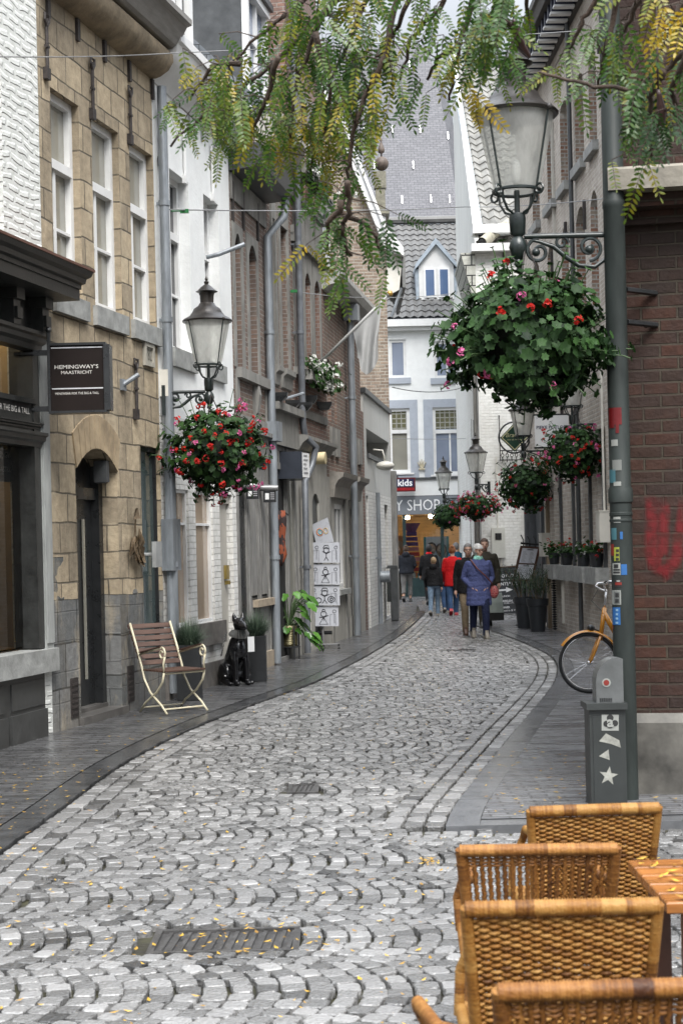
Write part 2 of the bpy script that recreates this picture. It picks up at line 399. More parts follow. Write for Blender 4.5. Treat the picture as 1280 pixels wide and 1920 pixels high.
# --- kerbs and pavements
m_kerb = mat('wet_kerb_stone', (.05, .051, .053), rough=.2, var=.5, scale=5, bump=.12, rvar=.16, spec=.6)
m_kerb_r = mat('wet_blue_stone', (.10, .102, .107), rough=.22, var=.35, scale=4, bump=.1, rvar=.16, spec=.6)
m_pave = brick('wet_clinker', (.06, .06, .062), (.115, .115, .118), (.025, .025, .025), bw=.22, bh=.075, ms=.008, rough=.3, soot=(.03, .03, .03), bump=.5, spec=.6)
m_pave_r = brick('wet_clinker_pale', (.10, .10, .107), (.18, .18, .187), (.05, .05, .05), bw=.22, bh=.075, ms=.008, rough=.3, soot=(.07, .07, .072), bump=.5, spec=.6)
for m_ in (m_pave, m_pave_r):   # puddled film of water: patches of lower roughness
    nt = m_.node_tree; tc = nt.nodes.new('ShaderNodeTexCoord'); nz = N(nt, 'ShaderNodeTexNoise', Scale=1.6, Detail=5); mpp = N(nt, 'ShaderNodeMapping'); mpp.inputs['Scale'].default_value = (.8, 7.0, 1); nt.links.new(tc.outputs['Object'], mpp.inputs[0]); nt.links.new(mpp.outputs[0], nz.inputs['Vector'])
    mr = N(nt, 'ShaderNodeMapRange'); mr.inputs['From Min'].default_value = .35; mr.inputs['From Max'].default_value = .65; mr.inputs['To Min'].default_value = .07; mr.inputs['To Max'].default_value = .45
    nt.links.new(nz.outputs['Fac'], mr.inputs['Value']); nt.links.new(mr.outputs[0], nt.nodes['Principled BSDF'].inputs['Roughness'])
def strip(fa, fb, ya_, yb, z, step=.5):
    mb = MB(); y = ya_; n = max(1, int((yb - ya_) / step))
    for i in range(n + 1):
        y = ya_ + (yb - ya_) * i / n; mb.v += [(fa(y), y, z), (fb(y), y, z)]
        if i: mb.f.append((2 * i - 2, 2 * i - 1, 2 * i + 1, 2 * i))
    return mb
def kerb(fa, sg, ya_, yb, z, w=.2):
    mb = MB(); y = ya_
    while y < yb:
        e = min(yb, y + 1.0) - .008
        pts = [y + (e - y) * i / 3 for i in range(4)]
        for a, b in zip(pts, pts[1:]):
            q = [(fa(a), a), (fa(b), b), (fa(b) + sg * w, b), (fa(a) + sg * w, a)]
            if sg < 0: q = q[::-1]
            mb.poly(*[(p[0], p[1], z) for p in q[::-1]])
            mb.poly((fa(a), a, -.035), (fa(a), a, z), (fa(b), b, z), (fa(b), b, -.035))
        y = e + .008
    return mb
struct(obj('kerb_left', kerb(xl, -1, 3.2, Y_END, .02), m_kerb))
struct(obj('pavement_left', strip(lambda y: xw(y) - .6, lambda y: xl(y) - .205, 3.2, 46, .024), m_pave))
rk = kerb(lambda y: interp(R_EDGE, y), 1, Y_CORNER, Y_ALLEY, .02)
rk.poly((interp(R_EDGE, Y_CORNER) + .203, Y_CORNER, .02), (5, Y_CORNER, .02), (5, Y_CORNER + .197, .02), (interp(R_EDGE, Y_CORNER + .197) + .203, Y_CORNER + .197, .02))
rk.poly((interp(R_EDGE, Y_CORNER), Y_CORNER, -.035), (5, Y_CORNER, -.035), (5, Y_CORNER, .02), (interp(R_EDGE, Y_CORNER), Y_CORNER, .02))
struct(obj('kerb_right', rk, m_kerb_r))
struct(obj('pavement_right', strip(lambda y: interp(R_EDGE, y) + .204, lambda y: 7.0, Y_CORNER + .2, Y_ALLEY, .024), m_pave_r))
fp = MB(); fp.poly((xl(Y_END) - .1, Y_END, .004), (14, Y_END, .004), (14, 60, .004), (-4, 60, .004), (-4, 46, .004), (xl(46) - .2, 46, .004))
struct(obj('paving_square', fp, m_pave_r))

# ================================================================== facades
class Fac:
    def __init__(s, A, B):
        s.A = V((A[0], A[1], 0)); d = V((B[0] - A[0], B[1] - A[1], 0)); s.len = d.length; s.d = d.normalized(); s.n = V((s.d.y, -s.d.x, 0))
    def P(s, a, z, o=0.0): p = s.A + s.d * a + s.n * o; return V((p.x, p.y, z))
    def hit(s, px, py, o=0.0):
        r = ray(px, py); A = s.A + s.n * o
        # (r*t - A).n = 0
        t = A.dot(s.n) / V((r.x, r.y, 0)).dot(s.n); p = V((r.x * t, t, CH + r.z * t))
        return ((p - V((A.x, A.y, 0))).dot(s.d), p.z)
    def box(s, mb, s0, s1, z0, z1, o0, o1):
        mb.obox(s.P(s0, z0, o0), s.d * (s1 - s0), s.n * (o1 - o0), V((0, 0, z1 - z0)))
    def rect(s, tl, br):
        a = s.hit(*tl); b = s.hit(*br); return (a[0], b[0], b[1], a[1])
    def prof(s, mb, s0, s1, prof):   # closed profile of (offset, z) swept along the wall
        k = len(prof); mb.loft([[s.P(s0, z, o) for o, z in prof], [s.P(s1, z, o) for o, z in prof]])
    def tubep(s, mb, pts, r, n=8): mb.tube([s.P(*p) for p in pts], r, n)
def wall_mb(fac, s0, s1, z0, z1, ops=(), thick=7.0, top=True, dep=.25, o=0.0, body=True):
    mb = MB(); S = sorted({s0, s1, *[x for q in ops for x in q[:2]]}); Z = sorted({z0, z1, *[x for q in ops for x in q[2:4]]})
    S = [x for x in S if s0 <= x <= s1]; Z = [z for z in Z if z0 <= z <= z1]
    for a, b in zip(S, S[1:]):
        for c, d in zip(Z, Z[1:]):
            ms, mz = (a + b) / 2, (c + d) / 2
            if any(q[0] < ms < q[1] and q[2] < mz < q[3] for q in ops): continue
            mb.poly(fac.P(a, c, o), fac.P(b, c, o), fac.P(b, d, o), fac.P(a, d, o))
    for q in ops:
        a, b, c, d = q[:4]; dp = q[4] if len(q) > 4 else dep; ar = q[5] if len(q) > 5 else 0
        P = fac.P; zt = d - ar; c = max(c, z0)
        mb.poly(P(a, c, o), P(a, zt, o), P(a, zt, o - dp), P(a, c, o - dp)); mb.poly(P(b, c, o), P(b, c, o - dp), P(b, zt, o - dp), P(b, zt, o))
        mb.poly(P(a, c, o), P(a, c, o - dp), P(b, c, o - dp), P(b, c, o))
        if ar:
            n = 10; cur = [(a + (b - a) * i / n, zt + ar * sqrt(max(0, 1 - (2 * i / n - 1) ** 2)) if ar > .4 * (b - a) else zt + ar * (1 - (2 * i / n - 1) ** 2)) for i in range(n + 1)]
            for (x, y), (x2, y2) in zip(cur, cur[1:]):
                if d - min(y, y2) > 1e-5: mb.poly(P(x, y, o), P(x2, y2, o), P(x2, d, o), P(x, d, o))
                mb.poly(P(x, y, o), P(x, y, o - dp), P(x2, y2, o - dp), P(x2, y2, o))
        else: mb.poly(P(a, d, o), P(b, d, o), P(b, d, o - dp), P(a, d, o - dp))
    if body:
        P = fac.P; e = .004
        mb.poly(P(s0 + e, z0, o), P(s0 + e, z1, o), P(s0 + e, z1, -thick), P(s0 + e, z0, -thick)); mb.poly(P(s1 - e, z0, o), P(s1 - e, z0, -thick), P(s1 - e, z1, -thick), P(s1 - e, z1, o))
        mb.poly(P(s0, z0, -thick), P(s0, z1, -thick), P(s1, z1, -thick), P(s1, z0, -thick))
        if top: mb.poly(P(s0, z1 - .01, o), P(s1, z1 - .01, o), P(s1, z1 - .01, -thick), P(s0, z1 - .01, -thick))
    return mb
def window(par, fac, q, fm, pm, rec=.16, fw=.06, h=(), v=(), name='window', sill=None, sm_=None, fd=.05, label=None, trans=None, lower_v=()):
    s0, s1, z0, z1 = q[:4]; mb = MB(); W, H_ = s1 - s0, z1 - z0; o1 = -rec; o0 = -rec - fd
    fac.box(mb, s0, s0 + fw, z0, z1, o0, o1); fac.box(mb, s1 - fw, s1, z0, z1, o0, o1)
    fac.box(mb, s0 + fw, s1 - fw, z1 - fw, z1, o0, o1); fac.box(mb, s0 + fw, s1 - fw, z0, z0 + fw, o0, o1)
    if trans: fac.box(mb, s0 + fw, s1 - fw, z0 + H_ * trans - fw * .6, z0 + H_ * trans + fw * .6, o0, o1 + .025)
    for f in h: fac.box(mb, s0 + fw, s1 - fw, z0 + H_ * f - .015, z0 + H_ * f + .015, o0 + .01, o1 - .008)
    for f in v: fac.box(mb, s0 + W * f - .028, s0 + W * f + .028, z0 + fw, z1 - fw, o0 + .004, o1 - .004)
    for f in lower_v: fac.box(mb, s0 + W * f - .028, s0 + W * f + .028, z0 + fw, z0 + H_ * trans - fw * .6, o0 + .004, o1 - .004)
    w = obj(name, mb, fm, par, label=label)
    p = MB(); p.poly(fac.P(s0 + .01, z0 + .01, o0 + .012), fac.P(s1 - .01, z0 + .01, o0 + .012), fac.P(s1 - .01, z1 - .01, o0 + .012), fac.P(s0 + .01, z1 - .01, o0 + .012))
    obj('pane', p, pm, w)
    if sill:
        k = MB(); hh, ex, pr = sill; fac.box(k, s0 - ex, s1 + ex, z0 - hh, z0 - .002, -rec, pr); obj('sill', k, sm_, w)
    return w
def pipe_pts(fac, s, o, zs): return [(s, z, o) for z in zs]
def downpipe(par, fac, pts, r=.05, name='downpipe', m=None, brk=()):
    mb = MB(); fac.tubep(mb, pts, r, 10)
    for i in range(len(pts) - 1):
        (s0, z0, o0), (s1, z1, o1) = pts[i], pts[i + 1]
        if abs(z0 - z1) > 1.2:
            for k in range(1, int(abs(z0 - z1) / 1.6) + 1):
                z = z0 + (z1 - z0) * k / (int(abs(z0 - z1) / 1.6) + 1)
                fac.tubep(mb, [(s0, z - .03, o0), (s0, z + .03, o0)], r * 1.18, 10); fac.box(mb, s0 - .015, s0 + .015, z - .015, z + .015, 0, o0)
    return obj(name, mb, m or m_zinc, par, smooth=40)
m_zinc = mat('weathered_zinc', (.23, .25, .27), rough=.45, var=.3, scale=4, metal=.35, bump=.06, stretch=(3, 3, .6))
m_white = mat('white_paint', (.70, .70, .69), rough=.45, var=.08, scale=3, bump=.04)
m_cream = mat('cream_frame', (.60, .58, .52), rough=.45, var=.08, scale=5, bump=.03)
m_sill = mat('blue_stone_sill', (.27, .275, .265), rough=.6, var=.3, scale=7, bump=.15)
m_iron = mat('rusty_iron', (.03, .024, .022), rough=.6, var=.5, scale=20, bump=.2)
m_black = mat('black_paint', (.018, .019, .02), rough=.3, var=.3, scale=6, bump=.04)
m_dgreen = mat('dark_green_iron', (.014, .02, .019), rough=.32, var=.4, scale=12, bump=.08)
m_slate = brick('slate_tiles', (.09, .10, .11), (.17, .18, .195), (.02, .02, .02), bw=.22, bh=.16, ms=.006, rough=.5, bump=.7)
m_pane = pane_mat('window_glass_dark', (.02, .022, .024)); m_pane_p = pane_mat('window_glass_pale', (.18, .175, .15), tint2=(.34, .33, .28)); m_pane_b = pane_mat('window_glass_blue', (.10, .12, .17), tint2=(.3, .35, .45))
m_shade_black = mat('interior_shade_black', (.006, .006, .006), rough=.9, var=.3, bump=0)  # black colour that stands in for the shade inside openings
m_glass = glass_mat('shop_glass')
m_gstone = mat('grey_limestone', (.20, .195, .18), rough=.75, var=.35, scale=3, bump=.2, stretch=(2, 2, .7))
m_dgrey = mat('dark_grey_paint', (.055, .058, .06), rough=.4, var=.3, scale=5, bump=.06)
def cornice(par, fac, s0, s1, prof, m, name='cornice', smooth=False):
    mb = MB(); fac.prof(mb, s0, s1, prof); return obj(name, mb, m, par, smooth=smooth)
def pitched(par, fac, s0, s1, z0, rise, run, ov, m, thick=7.0, name='roof'):
    mb = MB(); P = fac.P
    mb.poly(P(s0, z0, ov), P(s1, z0, ov), P(s1, z0 + rise, -run), P(s0, z0 + rise, -run))
    mb.poly(P(s0, z0 + rise, -run), P(s1, z0 + rise, -run), P(s1, z0, -2 * run), P(s0, z0, -2 * run))
    mb.poly(P(s0, z0, ov), P(s0, z0 + rise, -run), P(s0, z0, -2 * run)); mb.poly(P(s1, z0, ov), P(s1, z0, -2 * run), P(s1, z0 + rise, -run))
    return obj(name, mb, m, par)
# ================================================================== left row of houses
def dormer(par, fac, s0, s1, z0, z1, of, deep, cheek, front, pm, roofm, fascia=.12, name='dormer'):
    P = fac.P; mb = MB()
    mb.poly(P(s0, z0, of), P(s0, z1, of), P(s0, z1, of - deep), P(s0, z0, of - deep)); mb.poly(P(s1, z0, of), P(s1, z0, of - deep), P(s1, z1, of - deep), P(s1, z1, of))
    mb.poly(P(s0, z0, of - .1), P(s1, z0, of - .1), P(s1, z1, of - .1), P(s0, z1, of - .1))
    d = obj(name, mb, cheek, par)
    r = MB(); fac.box(r, s0 - .08, s1 + .08, z1, z1 + .1, of - deep, of + .12); obj('dormer_roof', r, roofm, d)
    f = MB(); fac.box(f, s0 - .03, s1 + .03, z1 - fascia, z1 - .003, of - .05, of + .07)
    for a in (s0 - .02, s1 - .09): fac.box(f, a, a + .11, z0, z1 - fascia, of - .06, of + .03)
    m_ = (s0 + s1) / 2; fac.box(f, m_ - .035, m_ + .035, z0, z1 - fascia, of - .05, of + .01); fac.box(f, s0 + .09, s1 - .09, z0, z0 + .08, of - .05, of + .015)
    zz = z0 + (z1 - z0) * .62; fac.box(f, s0 + .09, s1 - .09, zz - .025, zz + .025, of - .05, of + .008)
    obj('window_frame', f, front, d)
    p = MB(); p.poly(P(s0 + .05, z0, of - .045), P(s1 - .05, z0, of - .045), P(s1 - .05, z1 - .05, of - .045), P(s0 + .05, z1 - .05, of - .045)); obj('pane', p, pm, d)
    return d
L1 = Fac((-4.362, 8), (-2.012, 18)); L2 = Fac((-2.012, 18), (-1.376, 21.17)); L3 = Fac((-1.376, 21.17), (-1.01, 23.3)); L4 = Fac((-1.01, 23.3), (-.685, 25.1))
L5 = Fac((-.685, 25.1), (-.221, 27.68)); L6 = Fac((-.221, 27.68), (.448, 32.0)); L7 = Fac((.448, 32.0), (1.206, 38.05))
SB = L1.hit(96, 1200)[0]

# ---------------- the corner shop of white stucco with the black shopfront
m_stucco = brick('white_stucco', (.70, .71, .68), (.66, .67, .64), (.63, .64, .61), bw=.24, bh=.09, ms=.03, rough=.85, distort=.16, bump=.75)
hs0 = thing('shop_house', 'white stucco house with a black wooden menswear shopfront', 'house', L1.P(SB - 2, 0))
q_win = (.3, SB - .30, L1.hit(72, 1212)[1], L1.hit(50, 832)[1]); q_top = (.3, SB - .30, L1.hit(60, 752)[1], L1.hit(60, 655)[1])
q_up = L1.rect((-60, 0), (9, 462)); q_up = (q_up[0], q_up[1], q_up[2], q_up[3] + .4)
zh = L1.hit(60, 560)[1]
obj('wall', wall_mb(L1, 0, SB, 0, 9.5, [(.2, SB - .16, .0, zh - .02, .3), q_up + (.2,)]), m_stucco, hs0)
window(hs0, L1, q_up, mat('grey_shutter', (.25, .255, .25), var=.25, stretch=(1, 1, .3)), m_pane, rec=.1, h=(.5,), sill=(.06, .05, .06), sm_=mat('red_tile_sill', (.16, .06, .04)))
f = MB(); W = lambda *a: L1.box(f, *a)
zw0, zw1, zt0, zt1 = q_win[2], q_win[3], q_top[2], q_top[3]
W(.2, .3, .55, zh, -.22, .02); W(SB - .30, SB - .17, zw0 - .02, zh - .1, -.22, .015); W(.3, SB - .3, zw1, zt0, -.2, .0)
prof = lambda z, h, o: [(-.1, z), (o * .3, z), (o * .35, z + h * .3), (o * .7, z + h * .45), (o * .75, z + h * .7), (o, z + h * .8), (o, z + h), (-.1, z + h)]
L1.prof(f, .2, SB - .15, prof(zw1 - .02, .13, .09)); L1.prof(f, .2, SB - .15, prof(zw1 + .14, .06, .05)); L1.prof(f, .2, SB - .14, prof(zt1 - .01, .16, .12))
W(.3, SB - .3, zt1 + .1, zh, -.15, .01); W(.25, SB - .25, zt0 - .03, zt0 + .015, -.2, .035)
for k in range(9):   # corbels under the hood
    s = SB - .24 - k * .62; W(s - .07, s + .07, zt1 + .15, zh + .02, 0, .13); W(s - .085, s + .085, zh - .1, zh + .02, 0, .17); W(s - .055, s + .055, zt1 + .2, zt1 + .3, 0, .16)
L1.prof(f, .1, SB + .02, [(-.1, zh), (.36, zh), (.36, zh + .10), (.38, zh + .1), (.38, zh + .14), (.42, zh + .15), (.43, zh + .19), (.48, zh + .21), (.50, zh + .25), (-.1, zh + .25)])
obj('shopfront', f, mat('black_shop_paint', (.022, .023, .022), rough=.42, var=.45, scale=7, bump=.1), hs0)
f = MB(); L1.box(f, .1, SB + .03, zh + .252, zh + .275, -.1, .515); obj('hood_flashing', f, mat('copper_edge', (.10, .045, .03), rough=.5), hs0)
f = MB(); L1.box(f, SB - .168, SB + .0, zw0 - .05, zh - .25, -.2, .03); L1.box(f, SB - .155, SB - .012, zw0 + .02, zt0, .03, .045)
obj('stone_pilaster', f, mat('pilaster_stone', (.30, .31, .30), rough=.6, var=.25, scale=4, bump=.2, stretch=(2, 2, .6)), hs0)
f = MB(); L1.box(f, 0, SB + .005, zw0 - .24, zw0 - .03, -.25, .08); obj('stone_sill', f, m_sill, hs0)
f = MB(); L1.box(f, 0, SB - .16, 0, zw0 - .242, -.25, .0)
for k in range(7): L1.box(f, SB - .9 - k * .85, SB - .2 - k * .85, .32, zw0 - .3, 0, .012); L1.box(f, SB - .94 - k * .85, SB - .17 - k * .85, .0, .28, 0, .03)
obj('stall_riser', f, mat('dark_bluestone', (.045, .046, .045), rough=.5, var=.45, scale=3, bump=.12), hs0)
gm = MB()
for q in (q_win, q_top): gm.poly(L1.P(q[0], q[2], -.14), L1.P(q[1], q[2], -.14), L1.P(q[1], q[3], -.14), L1.P(q[0], q[3], -.14))
obj('shop_glass', gm, m_glass, hs0)
inn = MB(); P = L1.P; a, b, c, d, e = .25, SB - .02, zw0 - .02, zh, -2.2
inn.poly(P(a, c, -.25), P(b, c, -.25), P(b, c, e), P(a, c, e)); inn.poly(P(a, d, -.25), P(a, d, e), P(b, d, e), P(b, d, -.25)); inn.poly(P(a, c, e), P(b, c, e), P(b, d, e), P(a, d, e))
inn.poly(P(b, c, -.25), P(b, d, -.25), P(b, d, e), P(b, c, e)); inn.poly(P(a, c, -.25), P(a, c, e), P(a, d, e), P(a, d, -.25))
lamp_room = obj('display_room', inn, mat('tan_display_wall', (.42, .31, .17), rough=.7, var=.15, scale=3), hs0)
m_added_lamp = emis('added_display_lamp', (1, .82, .58), 14)
for k in range(4):
    f = MB(); f.lathe(L1.P(SB - .35 - k * .6, d - .1, -.7 - .5 * (k % 2)), [(.05, 0), (.07, .08)], 10); obj('ceiling_lamp', f, m_added_lamp, lamp_room)  # unseen glowing lamps, added to brighten the display room
sg = MB(); sx = L1.hit(35, 870, -.3)[0]; z0_, z1_ = L1.hit(34, 905, -.3)[1], L1.hit(34, 830, -.3)[1]
L1.box(sg, sx - .62, sx, z0_, z1_, -.32, -.29); o_ = obj('window_sign', sg, m_black, hs0)
tx = text_mb("HEMINGWAY'S", L1.P(sx - .30, z0_ + (z1_ - z0_) * .66, -.288), L1.d, (0, 0, 1), width=.54); merge(tx, text_mb('MAASTRICHT', L1.P(sx - .30, z0_ + (z1_ - z0_) * .3, -.288), L1.d, (0, 0, 1), width=.42))
m_letter = mat('pale_lettering', (.62, .60, .56), rough=.5, var=.05, bump=0); obj('lettering', tx, m_letter, o_)
tx = text_mb('MENSWEAR FOR THE BIG & TALL', L1.P(SB - .95, (zw1 + .14 + zt0) / 2 + .03, .004), L1.d, (0, 0, 1), width=1.15); obj('lettering', tx, m_letter, hs0)
# mannequin with a dark jacket in the window
mn = thing('mannequin', 'headless mannequin in a dark navy jacket inside the menswear shop window', 'mannequin', L1.P(SB - .78, zw0, -.75))
c0 = L1.P(SB - .78, 0, -.75); zb = zw0
def ell(c, z, rx, ry, n=14): return [V((c.x, c.y, z)) + L1.d * (rx * cos(2 * pi * i / n)) + L1.n * (ry * sin(2 * pi * i / n)) for i in range(n)]
jk = MB(); jk.loft([ell(c0, zb + z, a, b) for z, a, b in ((.62, .22, .15), (.8, .215, .145), (1.0, .19, .13), (1.2, .21, .14), (1.32, .2, .12), (1.4, .09, .07))])
for sg_ in (-1, 1): jk.tube([c0 + L1.d * (sg_ * .19) + V((0, 0, zb + 1.34)), c0 + L1.d * (sg_ * .27) + V((0, 0, zb + 1.1)), c0 + L1.d * (sg_ * .28) + V((0, 0, zb + .72))], [.075, .065, .055], 10)
obj('jacket', jk, mat('navy_wool', (.012, .014, .025), rough=.9), mn, smooth=50)
tr = MB()
for sg_ in (-1, 1): tr.tube([c0 + L1.d * (sg_ * .09) + V((0, 0, zb + .66)), c0 + L1.d * (sg_ * .1) + V((0, 0, zb + .03))], [.1, .075], 10)
tr.lathe((c0.x, c0.y, zb), [(.2, 0), (.2, .03)], 16); obj('trousers', tr, mat('grey_wool', (.05, .048, .045), rough=.9), mn, smooth=50)

# ---------------- the marl-stone house
m_marl = brick('marl_blocks', (.45, .365, .25), (.26, .215, .155), (.11, .095, .072), bw=.40, bh=.285, ms=.010, rough=.85, distort=.05, soot=(.14, .115, .08), soot_s=1.5, soot_t=(.45, .8), bump=.9,
               low=(1.15, (.10, .105, .105), (.19, .19, .185), (.05, .05, .048), .46, .42), pale=(.46, .39, .28))
m_marl_s = mat('marl_stone', (.25, .20, .135), rough=.85, var=.4, scale=4, bump=.35)
h1 = thing('stone_house', 'tan marl-stone house with three tall white windows and an arched doorway', 'house', L1.P((SB + L1.len) / 2, 0))
w1 = [L1.rect((94, 157), (156, 566)), L1.rect((171, 218), (230, 592)), L1.rect((242, 264), (293, 616))]
zt = sum(q[3] for q in w1) / 3; zb_ = sum(q[2] for q in w1) / 3; w1 = [(q[0], q[1], zb_, zt) for q in w1]
qd = L1.rect((141, 836), (230, 1322)); qd = (qd[0], qd[1], .06, qd[3]); qs = L1.rect((263, 835), (311, 1238))
z1c = L1.hit(306, 158)[1]
obj('wall', wall_mb(L1, SB + .001, L1.len, 0, z1c + .3, [q + (.26,) for q in w1] + [qd + (.45, .22), qs + (.12,)]), m_marl, h1)
for q in w1: window(h1, L1, q, m_white, m_pane_p, rec=.075, fw=.075, trans=.645, lower_v=(.34,), h=(.33,), fd=.07, sill=(.20, .07, .05), sm_=m_sill)
fr = MB(); q = qd; n = 9
for i in range(n):
    t0, t1 = i / n + .006, (i + 1) / n - .006
    def arc(t, k): x = q[0] - .0 + (q[1] - q[0]) * t; y = q[3] - .22 + .22 * (1 - (2 * t - 1) ** 2); return L1.P(x + (t - .5) * k * .5, y + k, .015)
    fr.prism([arc(t0, .005), arc(t1, .005), arc(t1, .34), arc(t0, .34)], L1.n * -.05)
obj('arch_stones', fr, mat('voussoir_stone', (.30, .23, .145), var=.45, scale=2.2, bump=.4, rough=.85), h1)
dr = MB(); L1.box(dr, q[0], q[0] + .10, q[2], q[3] - .05, -.27, -.17); L1.box(dr, q[1] - .1, q[1], q[2], q[3] - .1, -.27, -.17); L1.box(dr, q[0] + .1, q[1] - .1, q[3] - .5, q[3] - .38, -.27, -.2)
L1.box(dr, q[0], q[1], q[2], q[3], -.3, -.26)
dr_ = obj('door', dr, m_black, h1)
p_ = MB(); L1.box(p_, q[0] + .26, q[0] + .42, q[2] + .1, q[3] - .55, -.259, -.25); L1.box(p_, q[1] - .38, q[1] - .35, q[2] + .35, q[3] - .7, -.25, -.23); obj('glass_panel', p_, m_pane_p, dr_)
st = MB(); L1.box(st, q[0] - .05, q[1] + .06, .0, .1, -.5, .05); L1.box(st, q[0] + .02, q[1] - .02, .1, .14, -.5, -.15); obj('doorstep', st, mat('worn_step', (.09, .085, .08), var=.4, rough=.4), h1)
window(h1, L1, qs, m_black, pane_mat('shop_glass_green', (.03, .045, .045), tint2=(.10, .13, .13)), rec=.05, fw=.05, name='shop_window')
for px in (140, 246):
    vg = MB(); s = L1.hit(px, 1325)[0]; L1.box(vg, s - .09, s + .09, .12, .5, -.02, .01)
    for k in range(6): L1.box(vg, s - .075, s + .075, .15 + k * .055, .175 + k * .055, .01, .018)
    obj('vent_grille', vg, m_iron, h1)
an = [((82, 35), (85, 140)), ((168, 117), (167, 213)), ((239, 170), (240, 262)), ((297, 215), (299, 305)), ((250, 680), (254, 778))]
for t, b in an:
    s, zt_ = L1.hit(*t); z0_ = L1.hit(*b)[1]; a = MB(); L1.tubep(a, [(s, zt_, .03), (s, z0_, .03)], .017, 6)
    zm = (zt_ + z0_) / 2; L1.tubep(a, [(s - .03, zm, .03), (s + .03, zm, .03)], .02, 6); L1.box(a, s - .045, s + .045, z0_ - .05, z0_ + .06, .0, .045)
    for sg_ in (-1, 1): L1.tubep(a, [(s, zt_ - .08, .035), (s + sg_ * .05, zt_ - .02, .035), (s + sg_ * .05, zt_ + .04, .035), (s + sg_ * .02, zt_ + .03, .035)], .013, 6)
    obj('wall_anchor', a, m_iron, h1)
qq = L1.rect((267, 640), (286, 690)); ds = MB(); L1.box(ds, qq[0], qq[1], qq[2], qq[3], -.01, .015)
for a, b, c, d in ((qq[0], qq[1], qq[2], qq[2] + .05), (qq[0], qq[1], qq[3] - .05, qq[3]), (qq[0], qq[0] + .045, qq[2] + .05, qq[3] - .05), (qq[1] - .045, qq[1], qq[2] + .05, qq[3] - .05)): L1.box(ds, a, b, c, d, .015, .035)
do = obj('date_stone', ds, mat('pale_date_stone', (.36, .34, .29), var=.2), h1)
obj('numerals', text_mb('782', L1.P((qq[0] + qq[1]) / 2, (qq[2] + qq[3]) / 2, .016), L1.d, V((0, 0, 1)), width=(qq[1] - qq[0]) * .6, height=.13), mat('carved_shadow', (.09, .085, .07), bump=0), do)
zc = z1c
cornice(h1, L1, SB, L1.len + .02, [(-.1, zc - .05), (.02, zc - .05), (.10, zc - .03), (.20, zc + .03), (.26, zc + .12), (.26, zc + .2), (.2, zc + .27), (-.1, zc + .27)], m_marl_s, smooth=40)
cornice(h1, L1, SB - .02, L1.len + .05, [(-.1, zc + .272), (.26, zc + .272), (.30, zc + .3), (.42, zc + .5), (.48, zc + .52), (.48, zc + .58), (-.1, zc + .58)], mat('grey_gutter_wood', (.22, .21, .195), rough=.55, var=.25, stretch=(.5, .5, 4)), name='gutter')
f = MB()
for k in range(5):
    s = SB + .25 + k * .72; L1.box(f, s - .03, s + .03, zc - .28, zc - .06, -.01, .03)
objs('cornice_iron', f, m_iron, h1)
pitched(h1, L1, SB, L1.len, zc + .57, 3.6, 3.2, .3, m_slate)
dormer(h1, L1, L1.hit(321, 60, -.1)[0], L1.hit(357, 60, -.1)[0], zc + .6, zc + 2.6, -.1, 1.6, m_slate, m_white, m_pane, m_dgrey)
jb = MB(); s = L1.hit(305, 718)[0]; z = L1.hit(305, 718)[1]; L1.box(jb, s - .10, s + .03, z - .16, z + .14, 0, .1); L1.tubep(jb, [(s - .02, z + .14, .05), (s - .02, z + 2.6, .05)], .02, 6); obj('junction_box', jb, m_cream, h1)
sb = L1.hit(318, 1000)[0]; eb = MB(); zz = L1.hit(318, 1020)[1]; L1.box(eb, sb - .28, sb - .02, zz - .3, zz + .28, 0, .14); L1.tubep(eb, [(sb - .2, .1, .06), (sb - .2, zz + 1.2, .06)], .035, 8); L1.tubep(eb, [(sb - .1, zz + .2, .06), (sb - .1, zz + .8, .08), (sb - .3, zz + 1.3, .06)], .012, 6); eo = obj('meter_box', eb, m_zinc, h1, smooth=40)

# ---------------- the white painted house
m_wp = mat('white_painted_wall', (.76, .77, .76), rough=.6, var=.05, scale=5, bump=.25)
m_wpb = brick('white_painted_brick', (.72, .71, .68), (.62, .61, .58), (.50, .49, .46), ms=.007, rough=.6, bump=.9, bw=.21, bh=.075)
h2 = thing('white_house', 'narrow white painted house with two deep windows and a moulded white cornice', 'house', L2.P(L2.len / 2, 0))
w2 = [L2.rect((317, 316), (361, 665)), L2.rect((381, 362), (416, 688))]; zt = (w2[0][3] + w2[1][3]) / 2; zb_ = (w2[0][2] + w2[1][2]) / 2; w2 = [(max(.12, q[0]), q[1], zb_, zt) for q in w2]
zc = L2.hit(436, 288)[1]; zf = L2.hit(400, 800)[1]
obj('wall', wall_mb(L2, 0, L2.len, zf, zc + .3, [q + (.25,) for q in w2]), m_wp, h2)
gs = [L2.rect((328, 932), (359, 1172)), L2.rect((366, 930), (404, 1168)), L2.rect((411, 925), (443, 1268))]
gs = [(max(.14, gs[0][0]), gs[0][1], gs[0][2], gs[2][3]), (gs[1][0], gs[1][1], gs[0][2], gs[2][3]), (gs[2][0], gs[2][1] , .05, gs[2][3])]
obj('lower_wall', wall_mb(L2, 0, L2.len, 0, zf - .001, [q + (.12,) for q in gs]), m_wpb, h2)
f = MB(); L2.box(f, 0, gs[2][0] - .02, 0, .32, 0, .04); L2.box(f, 0, gs[2][0], gs[0][2] - .28, gs[0][2] - .003, -.1, .06); obj('plinth', f, mat('stained_stone', (.12, .11, .10), var=.5), h2)
for q in w2: window(h2, L2, q, m_white, m_pane, rec=.13, fw=.075, trans=.66, lower_v=(.4,), h=(.33,), fd=.06, sill=(.22, .08, .05), sm_=m_sill)
